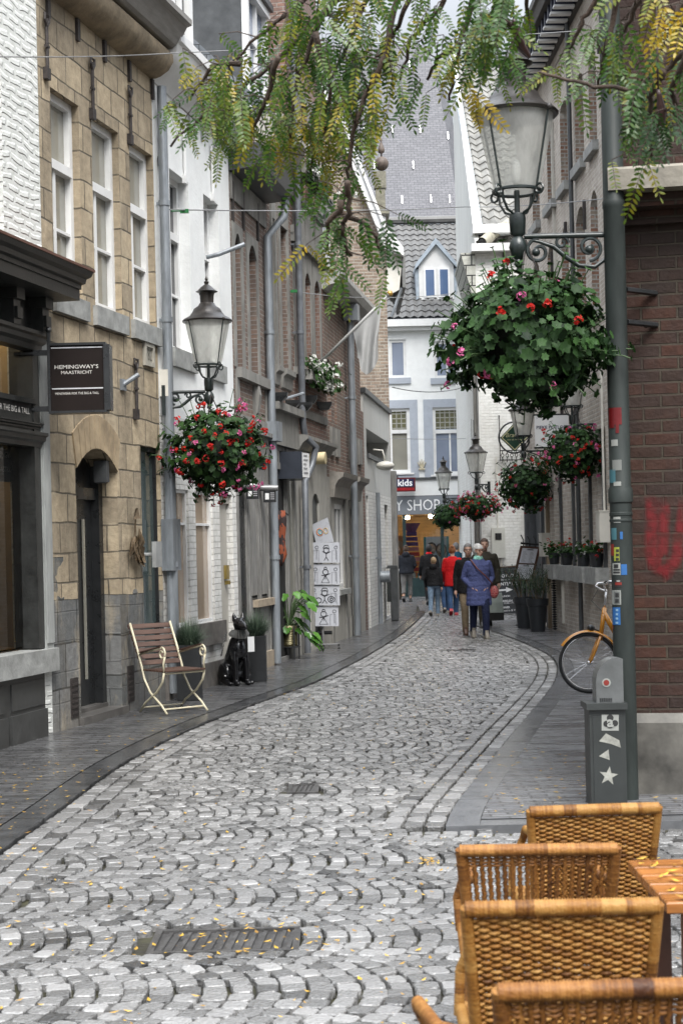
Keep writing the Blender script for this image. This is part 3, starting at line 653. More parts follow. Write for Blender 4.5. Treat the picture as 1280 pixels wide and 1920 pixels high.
m_beige = mat('beige_panel', (.42, .35, .27), rough=.6, var=.15, scale=3); m_blind = mat('beige_blind', (.50, .40, .30), rough=.7, var=.15, scale=2, stretch=(1, 1, 6))
for q in gs[:2]: window(h2, L2, q, m_white, pane_mat('beige_glass', (.30, .235, .175), tint2=(.46, .37, .28)), rec=.03, fw=.04, h=(.75,), name='shop_window')
q = gs[2]; f = MB(); L2.box(f, q[0], q[0] + .1, q[2], q[3], -.11, -.04); L2.box(f, q[0] + .1, q[1], q[3] - .12, q[3], -.11, -.04); L2.box(f, q[0] + .1, q[1] - .02, q[2], q[3] - .12, -.12, -.08); d2 = obj('door', f, mat('taupe_door', (.36, .34, .30), rough=.5, var=.08), h2)
f = MB(); L2.box(f, q[0] + .42, q[0] + .55, 1.32, 1.5, -.08, -.04); L2.box(f, q[0] + .45, q[0] + .52, 1.25, 1.3, -.08, -.02); obj('letter_bell', f, mat('brass', (.4, .3, .1), metal=.8, rough=.35), d2)
cornice(h2, L2, 0, L2.len + .04, [(-.1, zc), (.02, zc), (.05, zc + .05), (.12, zc + .12), (.24, zc + .2), (.3, zc + .3), (.32, zc + .4), (.36, zc + .42), (.36, zc + .52), (-.1, zc + .52)], m_white, smooth=35)
for t, b in (((342, 262), (346, 340)), ((394, 282), (396, 372))):
    f = MB(); s, z1_ = L2.hit(*t); z0_ = L2.hit(*b)[1]; L2.tubep(f, [(s, z0_, .025), (s, z1_, .025)], .02, 6); L2.tubep(f, [(s - .05, z1_ - .02, .03), (s - .04, z1_ + .05, .03), (s + .04, z1_ + .05, .03), (s + .05, z1_ - .02, .03)], .015, 6); L2.box(f, s - .05, s + .05, z0_ - .04, z0_ + .06, 0, .04); obj('wall_anchor', f, m_white, h2)
f = MB()
for k in range(5): L2.box(f, .3 + k * .55, .34 + k * .55, zc - .2, zc - .02, -.01, .025)
objs('cornice_iron', f, mat('grey_paint', (.35, .35, .35)), h2)
f = MB(); s, z = L2.hit(395, 478, .0); L2.tubep(f, [(s - .02, z - .03, -.05), (s, z, .1), (s + .1, z + .13, .42)], .028, 8); obj('flag_socket', f, m_zinc, h2)
pitched(h2, L2, 0, L2.len, zc + .51, 2.6, 2.6, .2, m_slate)
dormer(h2, L2, 1.3, 2.6, zc + .55, zc + 2.1, -.55, 1.7, mat('lead_grey_cheek', (.07, .07, .068), var=.3), m_dgrey, m_pane_b, m_dgrey)
downpipe(h2, L2, [(.09, z, .09) for z in (zc - .05, 3.0, .1)], r=.055)

# ---------------- brick house with dark-blue arched windows
m_bk = brick('brown_brick', (.20, .135, .105), (.13, .10, .085), (.27, .25, .23), ms=.008, rough=.85, soot=(.10, .075, .065), soot_s=2.0, pale=(.26, .22, .19), bump=.6)
m_bk_red = brick('red_brick', (.24, .14, .108), (.17, .108, .09), (.28, .26, .235), ms=.008, rough=.85, soot=(.13, .085, .07), soot_s=1.6, bump=.6)
m_bk_old = brick('old_mixed_brick', (.21, .125, .095), (.14, .105, .085), (.29, .265, .235), ms=.009, rough=.9, soot=(.10, .08, .07), soot_s=2.4, pale=(.32, .29, .25), bump=.8)
m_tim = mat('weathered_grey_timber', (.19, .185, .175), rough=.75, var=.45, scale=5, stretch=(4, 4, .5), bump=.3)
m_blue = mat('navy_frame', (.012, .016, .035), rough=.35, var=.2)
m_shut = mat('grey_shutter_board', (.10, .10, .097), rough=.6, var=.3, scale=5, stretch=(3, 3, .5), bump=.1)
def surround(par, fac, q, w=.12, o=.02, m=m_gstone, arch=0, key=True, top=.2, name='stone_surround'):
    f = MB(); s0, s1, z0, z1 = q[:4]; fac.box(f, s0 - w, s0 - .002, z0, z1 - arch, -.02, o); fac.box(f, s1 + .002, s1 + w, z0, z1 - arch, -.02, o)
    if arch:
        n = 8; up = [(s0 + (s1 - s0) * i / n, z1 - arch + arch * (1 - (2 * i / n - 1) ** 2) + .003) for i in range(n + 1)]
        poly = [fac.P(a, b, o) for a, b in up] + [fac.P(s1 + w, z1 - arch, o), fac.P(s1 + w, z1 + top, o), fac.P(s0 - w, z1 + top, o), fac.P(s0 - w, z1 - arch, o)]
        for (a, b), (c, d) in zip(up, up[1:]): f.prism([fac.P(a, b, o), fac.P(c, d, o), fac.P(c, z1 + top, o), fac.P(a, z1 + top, o)], fac.n * -(o + .02))
        fac.box(f, s0 - w, s0, z1 - arch, z1 + top, -.02, o); fac.box(f, s1, s1 + w, z1 - arch, z1 + top, -.02, o)
    else: fac.box(f, s0 - w, s1 + w, z1 + .002, z1 + top, -.02, o)
    return obj(name, f, m, par)
h3 = thing('brick_house', 'brown brick house with two dark blue arched windows and a black box gutter', 'house', L3.P(L3.len / 2, 0))
w3 = [L3.rect((436, 425), (455, 692)), L3.rect((464, 462), (484, 709))]; zt = (w3[0][3] + w3[1][3]) / 2; zb_ = (w3[0][2] + w3[1][2]) / 2; w3 = [(max(.2, q[0]), q[1], zb_, zt) for q in w3]
zc = L3.hit(503, 392)[1]; zf = L3.hit(470, 806)[1]
obj('wall', wall_mb(L3, 0, L3.len, zf, zc + .5, [q + (.3, .18) for q in w3]), m_bk, h3)
for q in w3: window(h3, L3, q, m_blue, m_pane, rec=.15, fw=.07, trans=.7, v=(.5,), fd=.04); surround(h3, L3, q, arch=.18, top=.12)
f = MB(); s = .12; L3.box(f, s, L3.len - .12, zb_ - .14, zb_ - .003, -.05, .09)
L3.box(f, .1, L3.len - .1, zf, zf + .16, -.02, .05); L3.box(f, .1, .24, zf + .16, zb_ - .14, -.02, .03); L3.box(f, 1.12, 1.3, zf + .16, zb_ - .14, -.02, .04); L3.box(f, L3.len - .25, L3.len - .1, zf + .16, zb_ - .14, -.02, .03)
L3.prof(f, 1.15, 1.27, [(0, zf + .2), (.06, zf + .25), (.1, zf + .5), (.06, zf + .72), (0, zf + .75)])
L3.box(f, .05, L3.len, zc - .35, zc, -.02, .03); objs('stone_bands', f, m_gstone, h3)
cornice(h3, L3, .0, L3.len + .02, [(-.1, zc), (.30, zc + .04), (.42, zc + .1), (.46, zc + .34), (.44, zc + .36), (-.1, zc + .36)], m_dgrey, name='box_gutter')
f = MB()
for (px, py) in ((434, 375), (454, 393), (481, 415)):
    s, z = L3.hit(px, py); L3.box(f, s - .04, s + .04, z - .28, z + .25, 0, .03)
objs('wall_anchor', f, m_iron, h3)
ops = [(.75, 1.22, 1.0, zf - .42), (1.38, 1.85, 1.0, zf - .42)]
obj('lower_wall', wall_mb(L3, 0, L3.len, 0, zf - .001, [q + (.05,) for q in ops] + [(.12, .6, .1, zf - .4, .04)]), m_tim, h3)
for q in ops: window(h3, L3, q, m_black, m_shade_black, rec=.02, fw=.03, fd=.02, name='boarded_window'); f = MB(); L3.box(f, q[0] + .16, q[1] - .01, q[2] + .06, q[3] - .1, -.03, -.012); obj('board', f, m_tim, h3)  # black sheet beside each board paints in the shade of the gap
f = MB(); L3.box(f, .13, .59, .1, zf - .42, -.06, -.03); L3.box(f, .2, .52, .3, 1.2, -.03, -.015); obj('door', f, m_black, h3)
f = MB(); L3.box(f, .85, L3.len - .2, .9, 1.0, -.05, .08); L3.box(f, .82, L3.len - .15, 0, .25, 0, .05); objs('ledge', f, mat('pale_wood_ledge', (.33, .27, .2), var=.3), h3)
for a in (.02, .64, 1.26, 1.88):
    f = MB(); L3.box(f, a, a + .09, .25, zf - .35, 0, .014); L3.box(f, a - .01, a + .10, .25, .55, .0, .024); obj('timber_post', f, m_tim, h3)
f = MB(); L3.box(f, 0, L3.len, zf - .36, zf - .06, 0, .05); L3.box(f, 0, L3.len, zf - .06, zf - .002, 0, .12); obj('fascia', f, m_tim, h3)
pitched(h3, L3, 0, L3.len, zc + .35, 2.4, 2.4, .3, m_slate)
downpipe(h3, L3, [(L3.len - .02, zc + .1, .34), (L3.len - .05, zc - .2, .3), (L3.len - .18, zc - .5, .08), (L3.len - .18, zf + .1, .08), (L3.len - .2, zf - .25, .09), (L3.len - .2, .05, .08)], r=.06)
f = MB(); L3.box(f, L3.len - .32, L3.len - .04, zf - .1, zf + .18, .02, .2); obj('rainwater_hopper', f, m_zinc, h3)

# ---------------- narrow stone-framed house
h4 = thing('narrow_house', 'narrow brick house with stone framed shuttered windows and a pale stone cornice', 'house', L4.P(L4.len / 2, 0))
q4 = [L4.rect((506, 398), (518, 680)), L4.rect((520, 428), (541, 698))]; zt = (q4[0][3] + q4[1][3]) / 2; zb_ = q4[1][2]; q4 = [(q4[0][0] + .05, q4[0][1], zb_, zt), (q4[1][0] + .08, q4[1][1], zb_, zt)]
zc = L4.hit(551, 330)[1]; zf = L4.hit(530, 770)[1]
obj('wall', wall_mb(L4, 0, L4.len, zf, zc + .3, [q + (.2,) for q in q4]), m_bk, h4)
for q in q4:
    window(h4, L4, q, m_gstone, m_shut, rec=.16, fw=.05, h=(.5,), name='shuttered_window'); surround(h4, L4, q, w=.1, o=.03, top=.32)
    f = MB(); L4.prof(f, q[0] - .1, q[1] + .1, [(0, q[2] - .3), (.03, q[2] - .28), (.05, q[2] - .12), (.1, q[2] - .08), (.1, q[2] - .003), (0, q[2] - .003)]); obj('sill', f, m_gstone, h4)
f = MB(); L4.box(f, 0, L4.len, zf - .55, zf - .05, -.02, .06); L4.box(f, 0, L4.len, zf - .05, zf + .06, -.02, .16); obj('stone_fascia', f, m_gstone, h4)
cornice(h4, L4, -.02, L4.len, [(-.1, zc - .1), (.03, zc - .1), (.08, zc), (.2, zc + .1), (.26, zc + .25), (.3, zc + .28), (.3, zc + .4), (-.1, zc + .4)], mat('pale_stone_cornice', (.36, .34, .30), var=.25, rough=.7), smooth=35)
obj('lower_wall', wall_mb(L4, 0, L4.len, 0, zf - .56, [(.1, 1.0, .08, zf - .9, .03), (1.15, 1.7, .5, zf - .8, .03), (.2, .55, zf - .8, zf - .62, .1), (.65, .98, zf - .8, zf - .62, .1)]), m_tim, h4)
f = MB(); L4.box(f, .1, 1.0, .08, zf - .9, -.1, -.035); obj('doorway_shade', f, m_shade_black, h4)  # black slab fills the doorway in place of its shade
f = MB(); L4.box(f, 1.15, 1.7, .5, zf - .8, -.1, -.03); obj('shop_pane', f, m_pane_p, h4)
f = MB(); L4.box(f, 1.04, 1.13, .0, zf - .57, 0, .02); L4.box(f, .0, .09, .0, zf - .57, 0, .015); obj('timber_post', f, m_tim, h4)
f = MB(); L4.tubep(f, [(L4.hit(517, 753)[0], L4.hit(517, 753)[1], 0), (L4.hit(527, 745)[0], L4.hit(527, 745)[1] + .05, .35)], .02, 6); obj('flag_socket', f, m_zinc, h4)
pitched(h4, L4, 0, L4.len, zc + .39, 2.6, 2.4, .2, m_slate)
dormer(h4, L4, .2, 1.5, zc + .42, L4.hit(500, 36, -.3)[1], -.25, 1.05, m_dgrey, m_white, m_pane_b, m_dgrey)

# ---------------- tall red brick house
h5 = thing('tall_house', 'tall red brick house with three arched stone windows and white flower troughs', 'house', L5.P(L5.len / 2, 0))
q5 = [L5.rect((552.5, 496), (560, 695)), L5.rect((567, 514), (582, 700)), L5.rect((590, 535), (604, 715))]; zt = L5.hit(575, 513)[1]; zb_ = L5.hit(585, 705)[1]; q5 = [(a, a + .46, zb_, zt) for a in (.22, 1.0, 1.8)]
zf = L5.hit(580, 838)[1]; zu0, zu1 = L5.hit(580, 400)[1], L5.hit(580, 210)[1]
u5 = [(.25, .80, zu0, zu1), (1.02, 1.58, zu0, zu1), (1.82, 2.38, zu0, zu1)]
obj('wall', wall_mb(L5, 0, L5.len, zf, 12.2, [q + (.22, .16) for q in q5] + [q + (.2,) for q in u5]), m_bk_red, h5)
for q in q5: window(h5, L5, q, m_shut, m_shut, rec=.16, fw=.05, v=(.5,), trans=.7, name='shuttered_window'); surround(h5, L5, q, w=.14, arch=.16, top=.3)
for q in u5: window(h5, L5, q, m_cream, m_pane, rec=.14, trans=.68, v=(.5,)); surround(h5, L5, q, w=.09, top=.2); f = MB(); L5.box(f, q[0] - .05, q[1] + .05, q[2] - .5, q[2] - .05, 0, .06); obj('apron', f, m_gstone, h5)
f = MB(); L5.box(f, 0, L5.len, zu0 - .04, zu0 + .05, 0, .1); L5.box(f, 0, L5.len, zu0 - .65, zu0 - .5, 0, .06); L5.box(f, 0, L5.len, zt + .31, zt + .45, 0, .08); L5.box(f, 0, L5.len, zb_ - .12, zb_ - .003, -.02, .1); L5.box(f, 0, L5.len, zb_ - .75, zb_ - .62, 0, .04)
L5.prof(f, 0, L5.len, [(0, zf - .1), (.06, zf - .1), (.12, zf), (.2, zf + .06), (.2, zf + .12), (0, zf + .14)]); objs('stone_bands', f, m_gstone, h5)
m_lst = mat('pale_shop_stone', (.34, .33, .30), var=.25, rough=.7, stretch=(2, 2, .6)); ops = [(.35, .95, .1, zf - .75, .04, .15), (1.25, 1.85, .08, zf - .75, .04, .15)]
obj('lower_wall', wall_mb(L5, 0, L5.len, 0, zf - .101, ops), m_lst, h5)
f = MB(); L5.box(f, .35, .95, .1, zf - .75, -.12, -.045); obj('door', f, mat('cream_door', (.55, .53, .46)), h5); f = MB(); L5.box(f, 1.25, 1.85, .08, zf - .75, -.13, -.045); obj('door', f, m_dgrey, h5)
cornice(h5, L5, -.02, L5.len, [(-.1, 12.0), (.05, 12), (.2, 12.15), (.3, 12.3), (.3, 12.4), (-.1, 12.4)], m_gstone)
pitched(h5, L5, 0, L5.len, 12.39, 2.4, 3.4, .2, m_slate)
sp = L5.hit(553, 600)[0]; downpipe(h5, L5, [(.02, 12, .12), (.02, zf + .35, .12), (.08, zf + .1, .14), (.35, zf - .05, .26), (.3, zf - .35, .2), (.1, zf - .6, .12), (.1, .05, .1)], r=.055, m=mat('dark_zinc', (.14, .15, .165), rough=.45, metal=.3))
f = MB(); sp, z = L5.hit(596, 806); L5.tubep(f, [(.95, zf - .2, .05), (.95, zf - .2, .3)], .1, 10); obj('wall_lamp', f, mat('yellow_glass_lamp', (.5, .42, .25)), h5, smooth=40)

# ---------------- low old brick house
h6 = thing('low_house', 'low old brick house with blocked arched niches and a grey stone shop cornice', 'house', L6.P(L6.len / 2, 0))
zc = L6.hit(678, 612)[1]; zf = L6.hit(640, 900)[1]
ops = []
for tl, br in (((612, 690), (621, 800)), ((625, 690), (632, 800)), ((655, 705), (664, 815))): q = L6.rect(tl, br); ops.append((q[0], q[1], L6.hit(640, 800)[1], L6.hit(640, 690)[1], .06, .2))
obj('wall', wall_mb(L6, 0, L6.len, zf, zc + .05, ops), m_bk_old, h6)
f = MB()
for q in ops: L6.box(f, q[0], q[1], q[2], q[3], -.1, -.06)
objs('niche_filling', f, m_bk_red, h6)
f = MB(); zz = L6.hit(640, 835)[1]
for s in (.4, .95, 2.6, 3.2, 3.8): L6.box(f, s, s + .36, zz - .25, zz + .25, 0, .05)
objs('stone_corbels', f, m_gstone, h6)
cornice(h6, L6, -.1, L6.len + .05, [(-.1, zc), (.05, zc), (.12, zc + .06), (.3, zc + .1), (.36, zc + .22), (.36, zc + .3), (-.1, zc + .3)], mat('grey_white_cornice', (.40, .40, .38), var=.2))
wn = [L6.rect((626, 945), (641, 1110)), L6.rect((657, 955), (672, 1130))]; wn = [(wn[0][0], wn[0][0] + 1.1, .95, zf - .45), (2.6, 3.2, .1, zf - .5)]
obj('lower_wall', wall_mb(L6, 0, L6.len, 0, zf - .001, [wn[0] + (.09,), wn[1] + (.08,)]), m_lst, h6)
window(h6, L6, wn[0], m_white, m_pane, rec=.03, fw=.09, v=(.55,), name='shop_window', sill=(.1, .08, .1), sm_=m_sill); f = MB(); L6.box(f, wn[1][0], wn[1][1], .1, zf - .5, -.12, -.085); obj('door', f, m_dgrey, h6)
for a, b in ((.25, 2.0), (2.3, 3.6)): cornice(h6, L6, a, b, [(0, zf - .35), (.08, zf - .35), (.1, zf - .15), (.16, zf - .05), (.24, zf), (.26, zf + .08), (0, zf + .1)], mat('taupe_wood', (.27, .25, .22), var=.25), name='shop_cornice')
for a in (.12, 1.78, 2.3, 3.35):
    f = MB(); L6.box(f, a, a + .14, 0, zf - .36, 0, .02); L6.box(f, a - .02, a + .16, 0, .4, 0, .035); obj('pilaster', f, m_gstone if a != 1.78 else m_tim, h6)
pitched(h6, L6, 0, L6.len, zc + .29, 2.0, 2.2, .2, m_slate)
dormer(h6, L6, .35, 1.7, zc + .32, zc + 1.75, -.15, 1.3, m_dgrey, m_white, m_pane_b, m_dgrey)
f = MB(); L6.box(f, 2.3, 4.0, zc + .3, zc + 1.2, -1.6, -.35); obj('side_gable', f, m_bk_old, h6)
sp = L6.hit(647, 800)[0]; f = MB(); L6.box(f, sp - .15, sp + .15, zc - .25, zc + .05, .04, .3); obj('rainwater_hopper', f, m_zinc, h6)
downpipe(h6, L6, [(sp, zc - .2, .14), (sp, .05, .14)], r=.065)

# ---------------- grey concrete annex with white brick below
m_conc = mat('painted_concrete', (.50, .50, .475), rough=.7, var=.10, scale=2, stretch=(2, 2, .3), bump=.1)
h7 = thing('concrete_annex', 'low pale grey concrete annex with a strip window above white painted brick', 'building', L7.P(L7.len / 2, 0))
zp, zs1, zs0, zl = L7.hit(683, 732)[1], L7.hit(690, 795)[1], L7.hit(690, 835)[1], L7.hit(690, 915)[1]
zp = L7.hit(705, 757)[1]; zs1 = L7.hit(705, 815)[1]; zs0 = L7.hit(705, 862)[1]; zl = L7.hit(705, 925)[1]
obj('wall', wall_mb(L7, .45, L7.len, zl, zp, [(.9, L7.len - .3, zs0, zs1, .5)]), m_conc, h7)
f = MB(); L7.box(f, .9, L7.len - .3, zs0, zs1, -.55, -.5); obj('pane', f, m_pane, h7)
f = MB(); L7.box(f, .4, L7.len + .03, zp, zp + .1, -7, .06); L7.box(f, .9, L7.len - .3, zs0 - .05, zs0 + .04, -.1, .05); obj('coping', f, m_dgrey, h7)
obj('lower_wall', wall_mb(L7, .45, L7.len, 0, zl - .002, [(.6, 1.0, 0, zl - .1, .3), (4.4, 5.2, .1, zl - .2, .2)]), m_wpb, h7)
f = MB(); L7.box(f, .6, 1.0, 0, zl - .1, -.33, -.28); L7.box(f, 4.4, 5.2, .1, zl - .2, -.25, -.2); obj('door', f, m_dgrey, h7)
obj('brick_pier', wall_mb(L7, 0, .448, 0, zp - .4, ()), m_bk_red, h7)
f = MB(); s, z = L7.hit(700, 874); L7.tubep(f, [(s, z + .35, 0), (s, z + .33, .2), (s, z + .1, .25)], .02, 6); f.sphere(L7.P(s, z, .25), (.2, .2, .1)); obj('wall_lamp', f, m_cream, h7, smooth=True)
downpipe(h7, L7, [(2.2, zl, .08), (2.2, .05, .08)], r=.045)
f = MB(); L7.tubep(f, [(2.2, 1.05, .1), (2.2, 1.05, .3)], .12, 10); obj('hose_reel', f, m_zinc, h7, smooth=40)
f = MB(); L7.box(f, L7.len - .05, L7.len + .25, 0, zs0 - .1, -.05, .12); obj('corner_post', f, m_tim, h7)
# ---------------- brick gable behind the annex
m_bk_tan = brick('tan_gable_brick', (.30, .235, .18), (.20, .155, .12), (.36, .335, .29), ms=.012, bw=.23, bh=.08, rough=.9, soot=(.17, .125, .10), soot_s=1.4, pale=(.42, .37, .30), bump=.7)
GY = 38.6
G1 = Fac((-6.0, GY), (at(733, 900, GY).x, GY))
h8 = thing('gable_house', 'tall tan brick gable with a white bargeboard and tiled eave facing down the street', 'house', G1.P(G1.len - 2, 0))
ga = lambda px, py: G1.hit(px, py)
e_s, e_z = G1.len, ga(728, 470)[1]; r_s, r_z = ga(596, 150); 
f = MB(); f.poly(G1.P(r_s - 4, 0), G1.P(e_s, 0), G1.P(e_s, e_z), G1.P(r_s, r_z), G1.P(r_s - 4, r_z - 2))
f.poly(G1.P(e_s, 0), G1.P(e_s, 0, -4.6), G1.P(e_s, e_z, -4.6), G1.P(e_s, e_z)); obj('wall', f, m_bk_tan, h8)
f = MB(); k = (r_z - e_z) / (r_s - e_s)
def brd(a, z, w, o0, o1): f.prism([G1.P(a, r_z + k * (a - r_s) + z, o0), G1.P(e_s + .0, r_z + k * (e_s + .0 - r_s) + z, o0), G1.P(e_s + .0, r_z + k * (e_s + .0 - r_s) + z + w, o0), G1.P(a, r_z + k * (a - r_s) + z + w, o0)], G1.n * (o1 - o0))
brd(r_s - .1, -.05, .42, .0, .25); brd(r_s - .1, .37, .2, -.1, .32); f.prism([G1.P(e_s, e_z + .05, .02), G1.P(e_s + .42, e_z - .18, .02), G1.P(e_s + .42, e_z + .02, .02), G1.P(e_s, e_z + .55, .02)], G1.n * .28); objs('bargeboard', f, m_white, h8)
f = MB(); f.poly(G1.P(r_s, r_z + .5), G1.P(e_s + .05, e_z + .45), G1.P(e_s + .05, e_z + .45, -4.6), G1.P(r_s, r_z + .5, -4.6)); obj('roof', f, m_slate, h8)
f = MB()
for i in range(5):
    f.tube([G1.P(e_s + .06 + i * .08, e_z - .12 - i * .1, -.1), G1.P(e_s + .06 + i * .08, e_z - .17 - i * .1, -4.5)], .09, 8)
G1.prof(f, e_s + .38, e_s + .46, [(.05, e_z - .9), (.05, e_z - .1), (-4.5, e_z - .1), (-4.5, e_z - .9)]); obj('tiled_eave', f, mat('grey_pantile', (.16, .16, .155), var=.3, rough=.6), h8, smooth=40)
f = MB(); f.prism([G1.P(e_s, e_z, .03), G1.P(e_s + .40, e_z - .15, .03), G1.P(e_s + .30, e_z - .95, .03), G1.P(e_s, e_z - 1.1, .03)], G1.n * -.1); obj('eave_boxing', f, m_cream, h8)
f = MB(); f.tube([G1.P(e_s + .36, e_z - .9, -.05), G1.P(e_s + .1, e_z - 1.6, -.05)], .04, 8); obj('downpipe', f, m_zinc, h8)
# chimney block with ball finial
CY = 40.5
ch = thing('chimney_finial', 'stone pier with a round ball finial on a white parapet block', 'finial', at(714, 410, CY))
f = MB(); a, b = at(694, 478, CY), at(724, 478, CY); f.obox((a.x, CY - .2, a.z - 1.0), (b.x - a.x, 0, 0), (0, .8, 0), (0, 0, at(710, 405, CY).z - a.z + 1.0)); obj('parapet_block', f, m_white, ch)
f = MB(); c = at(710, 405, CY); f.obox((c.x - .22, CY - .3, c.z), (.48, 0, 0), (0, .8, 0), (0, 0, .07)); c = at(712, 400, CY); f.obox((c.x - .10, CY - .1, c.z - .1), (.24, 0, 0), (0, .24, 0), (0, 0, .75)); f.obox((c.x - .13, CY - .13, c.z + .62), (.3, 0, 0), (0, .3, 0), (0, 0, .42)); obj('stone_pier', f, mat('lichen_stone', (.17, .16, .12), var=.5, scale=8, bump=.3), ch)
f = MB(); c = at(715, 307, CY); f.sphere(c, .18, 16, 10); f.lathe((c.x, CY, c.z + .17), [(.02, 0), (.02, .08), (.08, .12), (.085, .2), (.05, .3), (.02, .38), (.035, .42), (.015, .5)], 12); obj('ball', f, mat('brown_stone_ball', (.10, .075, .06), var=.4, scale=10), ch, smooth=True)
# ================================================================== the square at the end: white shop house
YE = 53.0
E1 = Fac((at(690, 900, YE).x, YE), (at(1030, 900, YE).x, YE))
he = thing('shop_house', 'white painted shop house closing the street, with grey-blue panels and a lit shop window', 'house', E1.P(2, 0))
eh = lambda px, py, o=0: E1.hit(px, py, o)
def er(x0, y0, x1, y1): return E1.rect((x0, y0), (x1, y1))
zf = eh(800, 930)[1]; ztop = eh(800, 612)[1]
ups = [er(729, 637, 762, 708), er(813, 640, 862, 708)]; mids = [er(728, 766, 770, 886), er(810, 764, 864, 889)]
obj('wall', wall_mb(E1, 0, E1.len, zf, ztop, [q + (.12,) for q in ups + mids], thick=8), m_wp, he)
for q in ups: window(he, E1, q, m_white, m_pane_b, rec=.05, fw=.09, v=(.5,) if q is ups[1] else (), sill=(.2, .14, .06), sm_=mat('blue_grey_trim', (.36, .39, .44), var=.08, rough=.6))
m_lead = brick('leaded_glass', (.13, .125, .07), (.10, .10, .06), (.3, .3, .27), bw=.16, bh=.16, ms=.02, rough=.2, off=0, bump=.2)
for q in mids:
    w_ = window(he, E1, q, m_white, m_pane_p if q is mids[0] else m_pane_b, rec=.05, fw=.10, trans=.64, lower_v=(.62,) if q is mids[1] else (), sill=(.06, .1, .06), sm_=m_white)
    f = MB(); E1.box(f, q[0] + .1, q[1] - .1, q[2] + (q[3] - q[2]) * .68, q[3] - .1, -.12, -.085); obj('leaded_light', f, m_lead, w_)
f = MB()
for a, b in ((724, 785), (796, 868)):
    p0, p1 = eh(a, 890)[0], eh(b, 890)[0]; z0, z1 = eh(800, 897)[1], eh(800, 749)[1]; q = mids[0] if a == 724 else mids[1]
    E1.box(f, p0, q[0], z0, z1, 0, .02); E1.box(f, q[1], p1, z0, z1, 0, .02); E1.box(f, q[0], q[1], q[3], z1, 0, .02); E1.box(f, q[0], q[1], z0, q[2] - .06, 0, .02)
objs('grey_panels', f, MC['blue_grey_trim'], he)
f = MB(); E1.box(f, 0, E1.len, eh(800, 899)[1], eh(800, 895)[1], 0, .06); E1.box(f, 0, E1.len, zf, eh(800, 929)[1], 0, .04); objs('dark_moulding', f, m_dgrey, he)
f = MB(); E1.box(f, -.1, E1.len, ztop - .02, eh(800, 600)[1], -.1, .35); E1.box(f, -.1, E1.len, ztop - .14, ztop - .022, -.1, .22); obj('gutter', f, m_white, he)
s = eh(790, 870)[0]; z = eh(790, 880)[1]; f = MB()
for k in range(5): f.tube([E1.P(s, z, .06), E1.P(s + (k - 2) * .07, z + .34 - abs(k - 2) * .05, .07)], [.03, .012], 6)
f.tube([E1.P(s - .1, z, .06), E1.P(s + .1, z, .06)], .03, 6); obj('crown_ornament', f, mat('pale_gilt', (.45, .40, .28)), he)
# pantiles: a waved sheet
def pantiles(par, O, ux, up, W_, H_, m, tw=.24, th=.36, name='tiled_roof', amp=.035):
    mb = MB(); ux, up = V(ux).normalized(), V(up).normalized(); nn = ux.cross(up); nx = int(W_ / tw * 4); ny = int(H_ / th); O = V(O)
    for j in range(ny + 1):
        for e in (0, 1):
            if j == ny and e: break
            for i in range(nx + 1):
                x = W_ * i / nx; ph = x / tw * 2 * pi
                mb.v.append(O + ux * x + up * (j * th if not e else (j + 1) * th - .004) + nn * (amp * sin(ph) + (.035 if e == 0 else .0)))
    R = nx + 1
    mb.v = [tuple(p) for p in mb.v]
    for j in range(2 * ny):
        for i in range(nx): mb.f.append((j * R + i, j * R + i + 1, (j + 1) * R + i + 1, (j + 1) * R + i))
    return obj(name, mb, m, par, smooth=50)
m_pant = mat('grey_pantiles', (.12, .118, .115), rough=.6, var=.35, scale=3, bump=.15)
zr = eh(800, 600)[1]; zt2 = at(800, 416, YE + 4.6).z
f = MB(); f.poly(E1.P(0, zr, .3), E1.P(E1.len, zr, .3), E1.P(E1.len, zt2, -4.6), E1.P(0, zt2, -4.6)); obj('roof', f, m_slate, he)
pantiles(he, E1.P(0, zr + .05, .3), E1.d, V((0, 4.9, zt2 - zr)), E1.len, sqrt(4.9 ** 2 + (zt2 - zr) ** 2), m_pant, tw=.26, th=.36)
f = MB(); f.tube([E1.P(0, zt2 + .06, -4.55), E1.P(E1.len, zt2 + .06, -4.55)], .14, 8); obj('ridge_tiles', f, m_pant, he)
# gabled dormer
a, b = eh(787, 550)[0], eh(853, 550)[0]; z0, z1, z2 = eh(820, 557)[1], eh(820, 493)[1], eh(820, 453)[1]
f = MB(); P = E1.P; o = -.2
def slab(o0, o1, sh): return [P(a + sh, z0, o0), P(b - sh, z0, o0), P(b - sh, z1, o0), P((a + b) / 2, z2 - sh, o0), P(a + sh, z1, o0)]
f.prism(slab(-.5, 0, 0), V((0, 3.4, 0))); d8 = obj('dormer', f, m_white, he)
f = MB()
for x0, x1 in ((eh(796, 520)[0], eh(818, 520)[0]), (eh(823, 520)[0], eh(844, 520)[0])): E1.box(f, x0, x1, eh(820, 553)[1], eh(820, 498)[1], -.5, -.46)
obj('window_frame', f, mat('bright_white_frame', (.82, .82, .82), rough=.4, var=.03), d8)
f = MB()
for x0, x1 in ((eh(799, 520)[0], eh(815, 520)[0]), (eh(826, 520)[0], eh(841, 520)[0])): E1.box(f, x0, x1, eh(820, 550)[1], eh(820, 501)[1], -.47, -.45)
obj('pane', f, pane_mat('sky_blue_glass', (.05, .10, .22), tint2=(.14, .20, .32)), d8)
f = MB()
for sg_ in (-1, 1):
    m0 = (a + b) / 2; e0 = a - .12 if sg_ < 0 else b + .12; zz = z1 - .12
    f.prism([P(m0, z2, -.36), P(e0, zz, -.36), P(e0, zz + .16, -.36), P(m0, z2 + .2, -.36)], V((0, 3.5, 0)))
obj('dormer_roof', f, mat('zinc_blue', (.33, .38, .43), var=.2, rough=.5), d8)
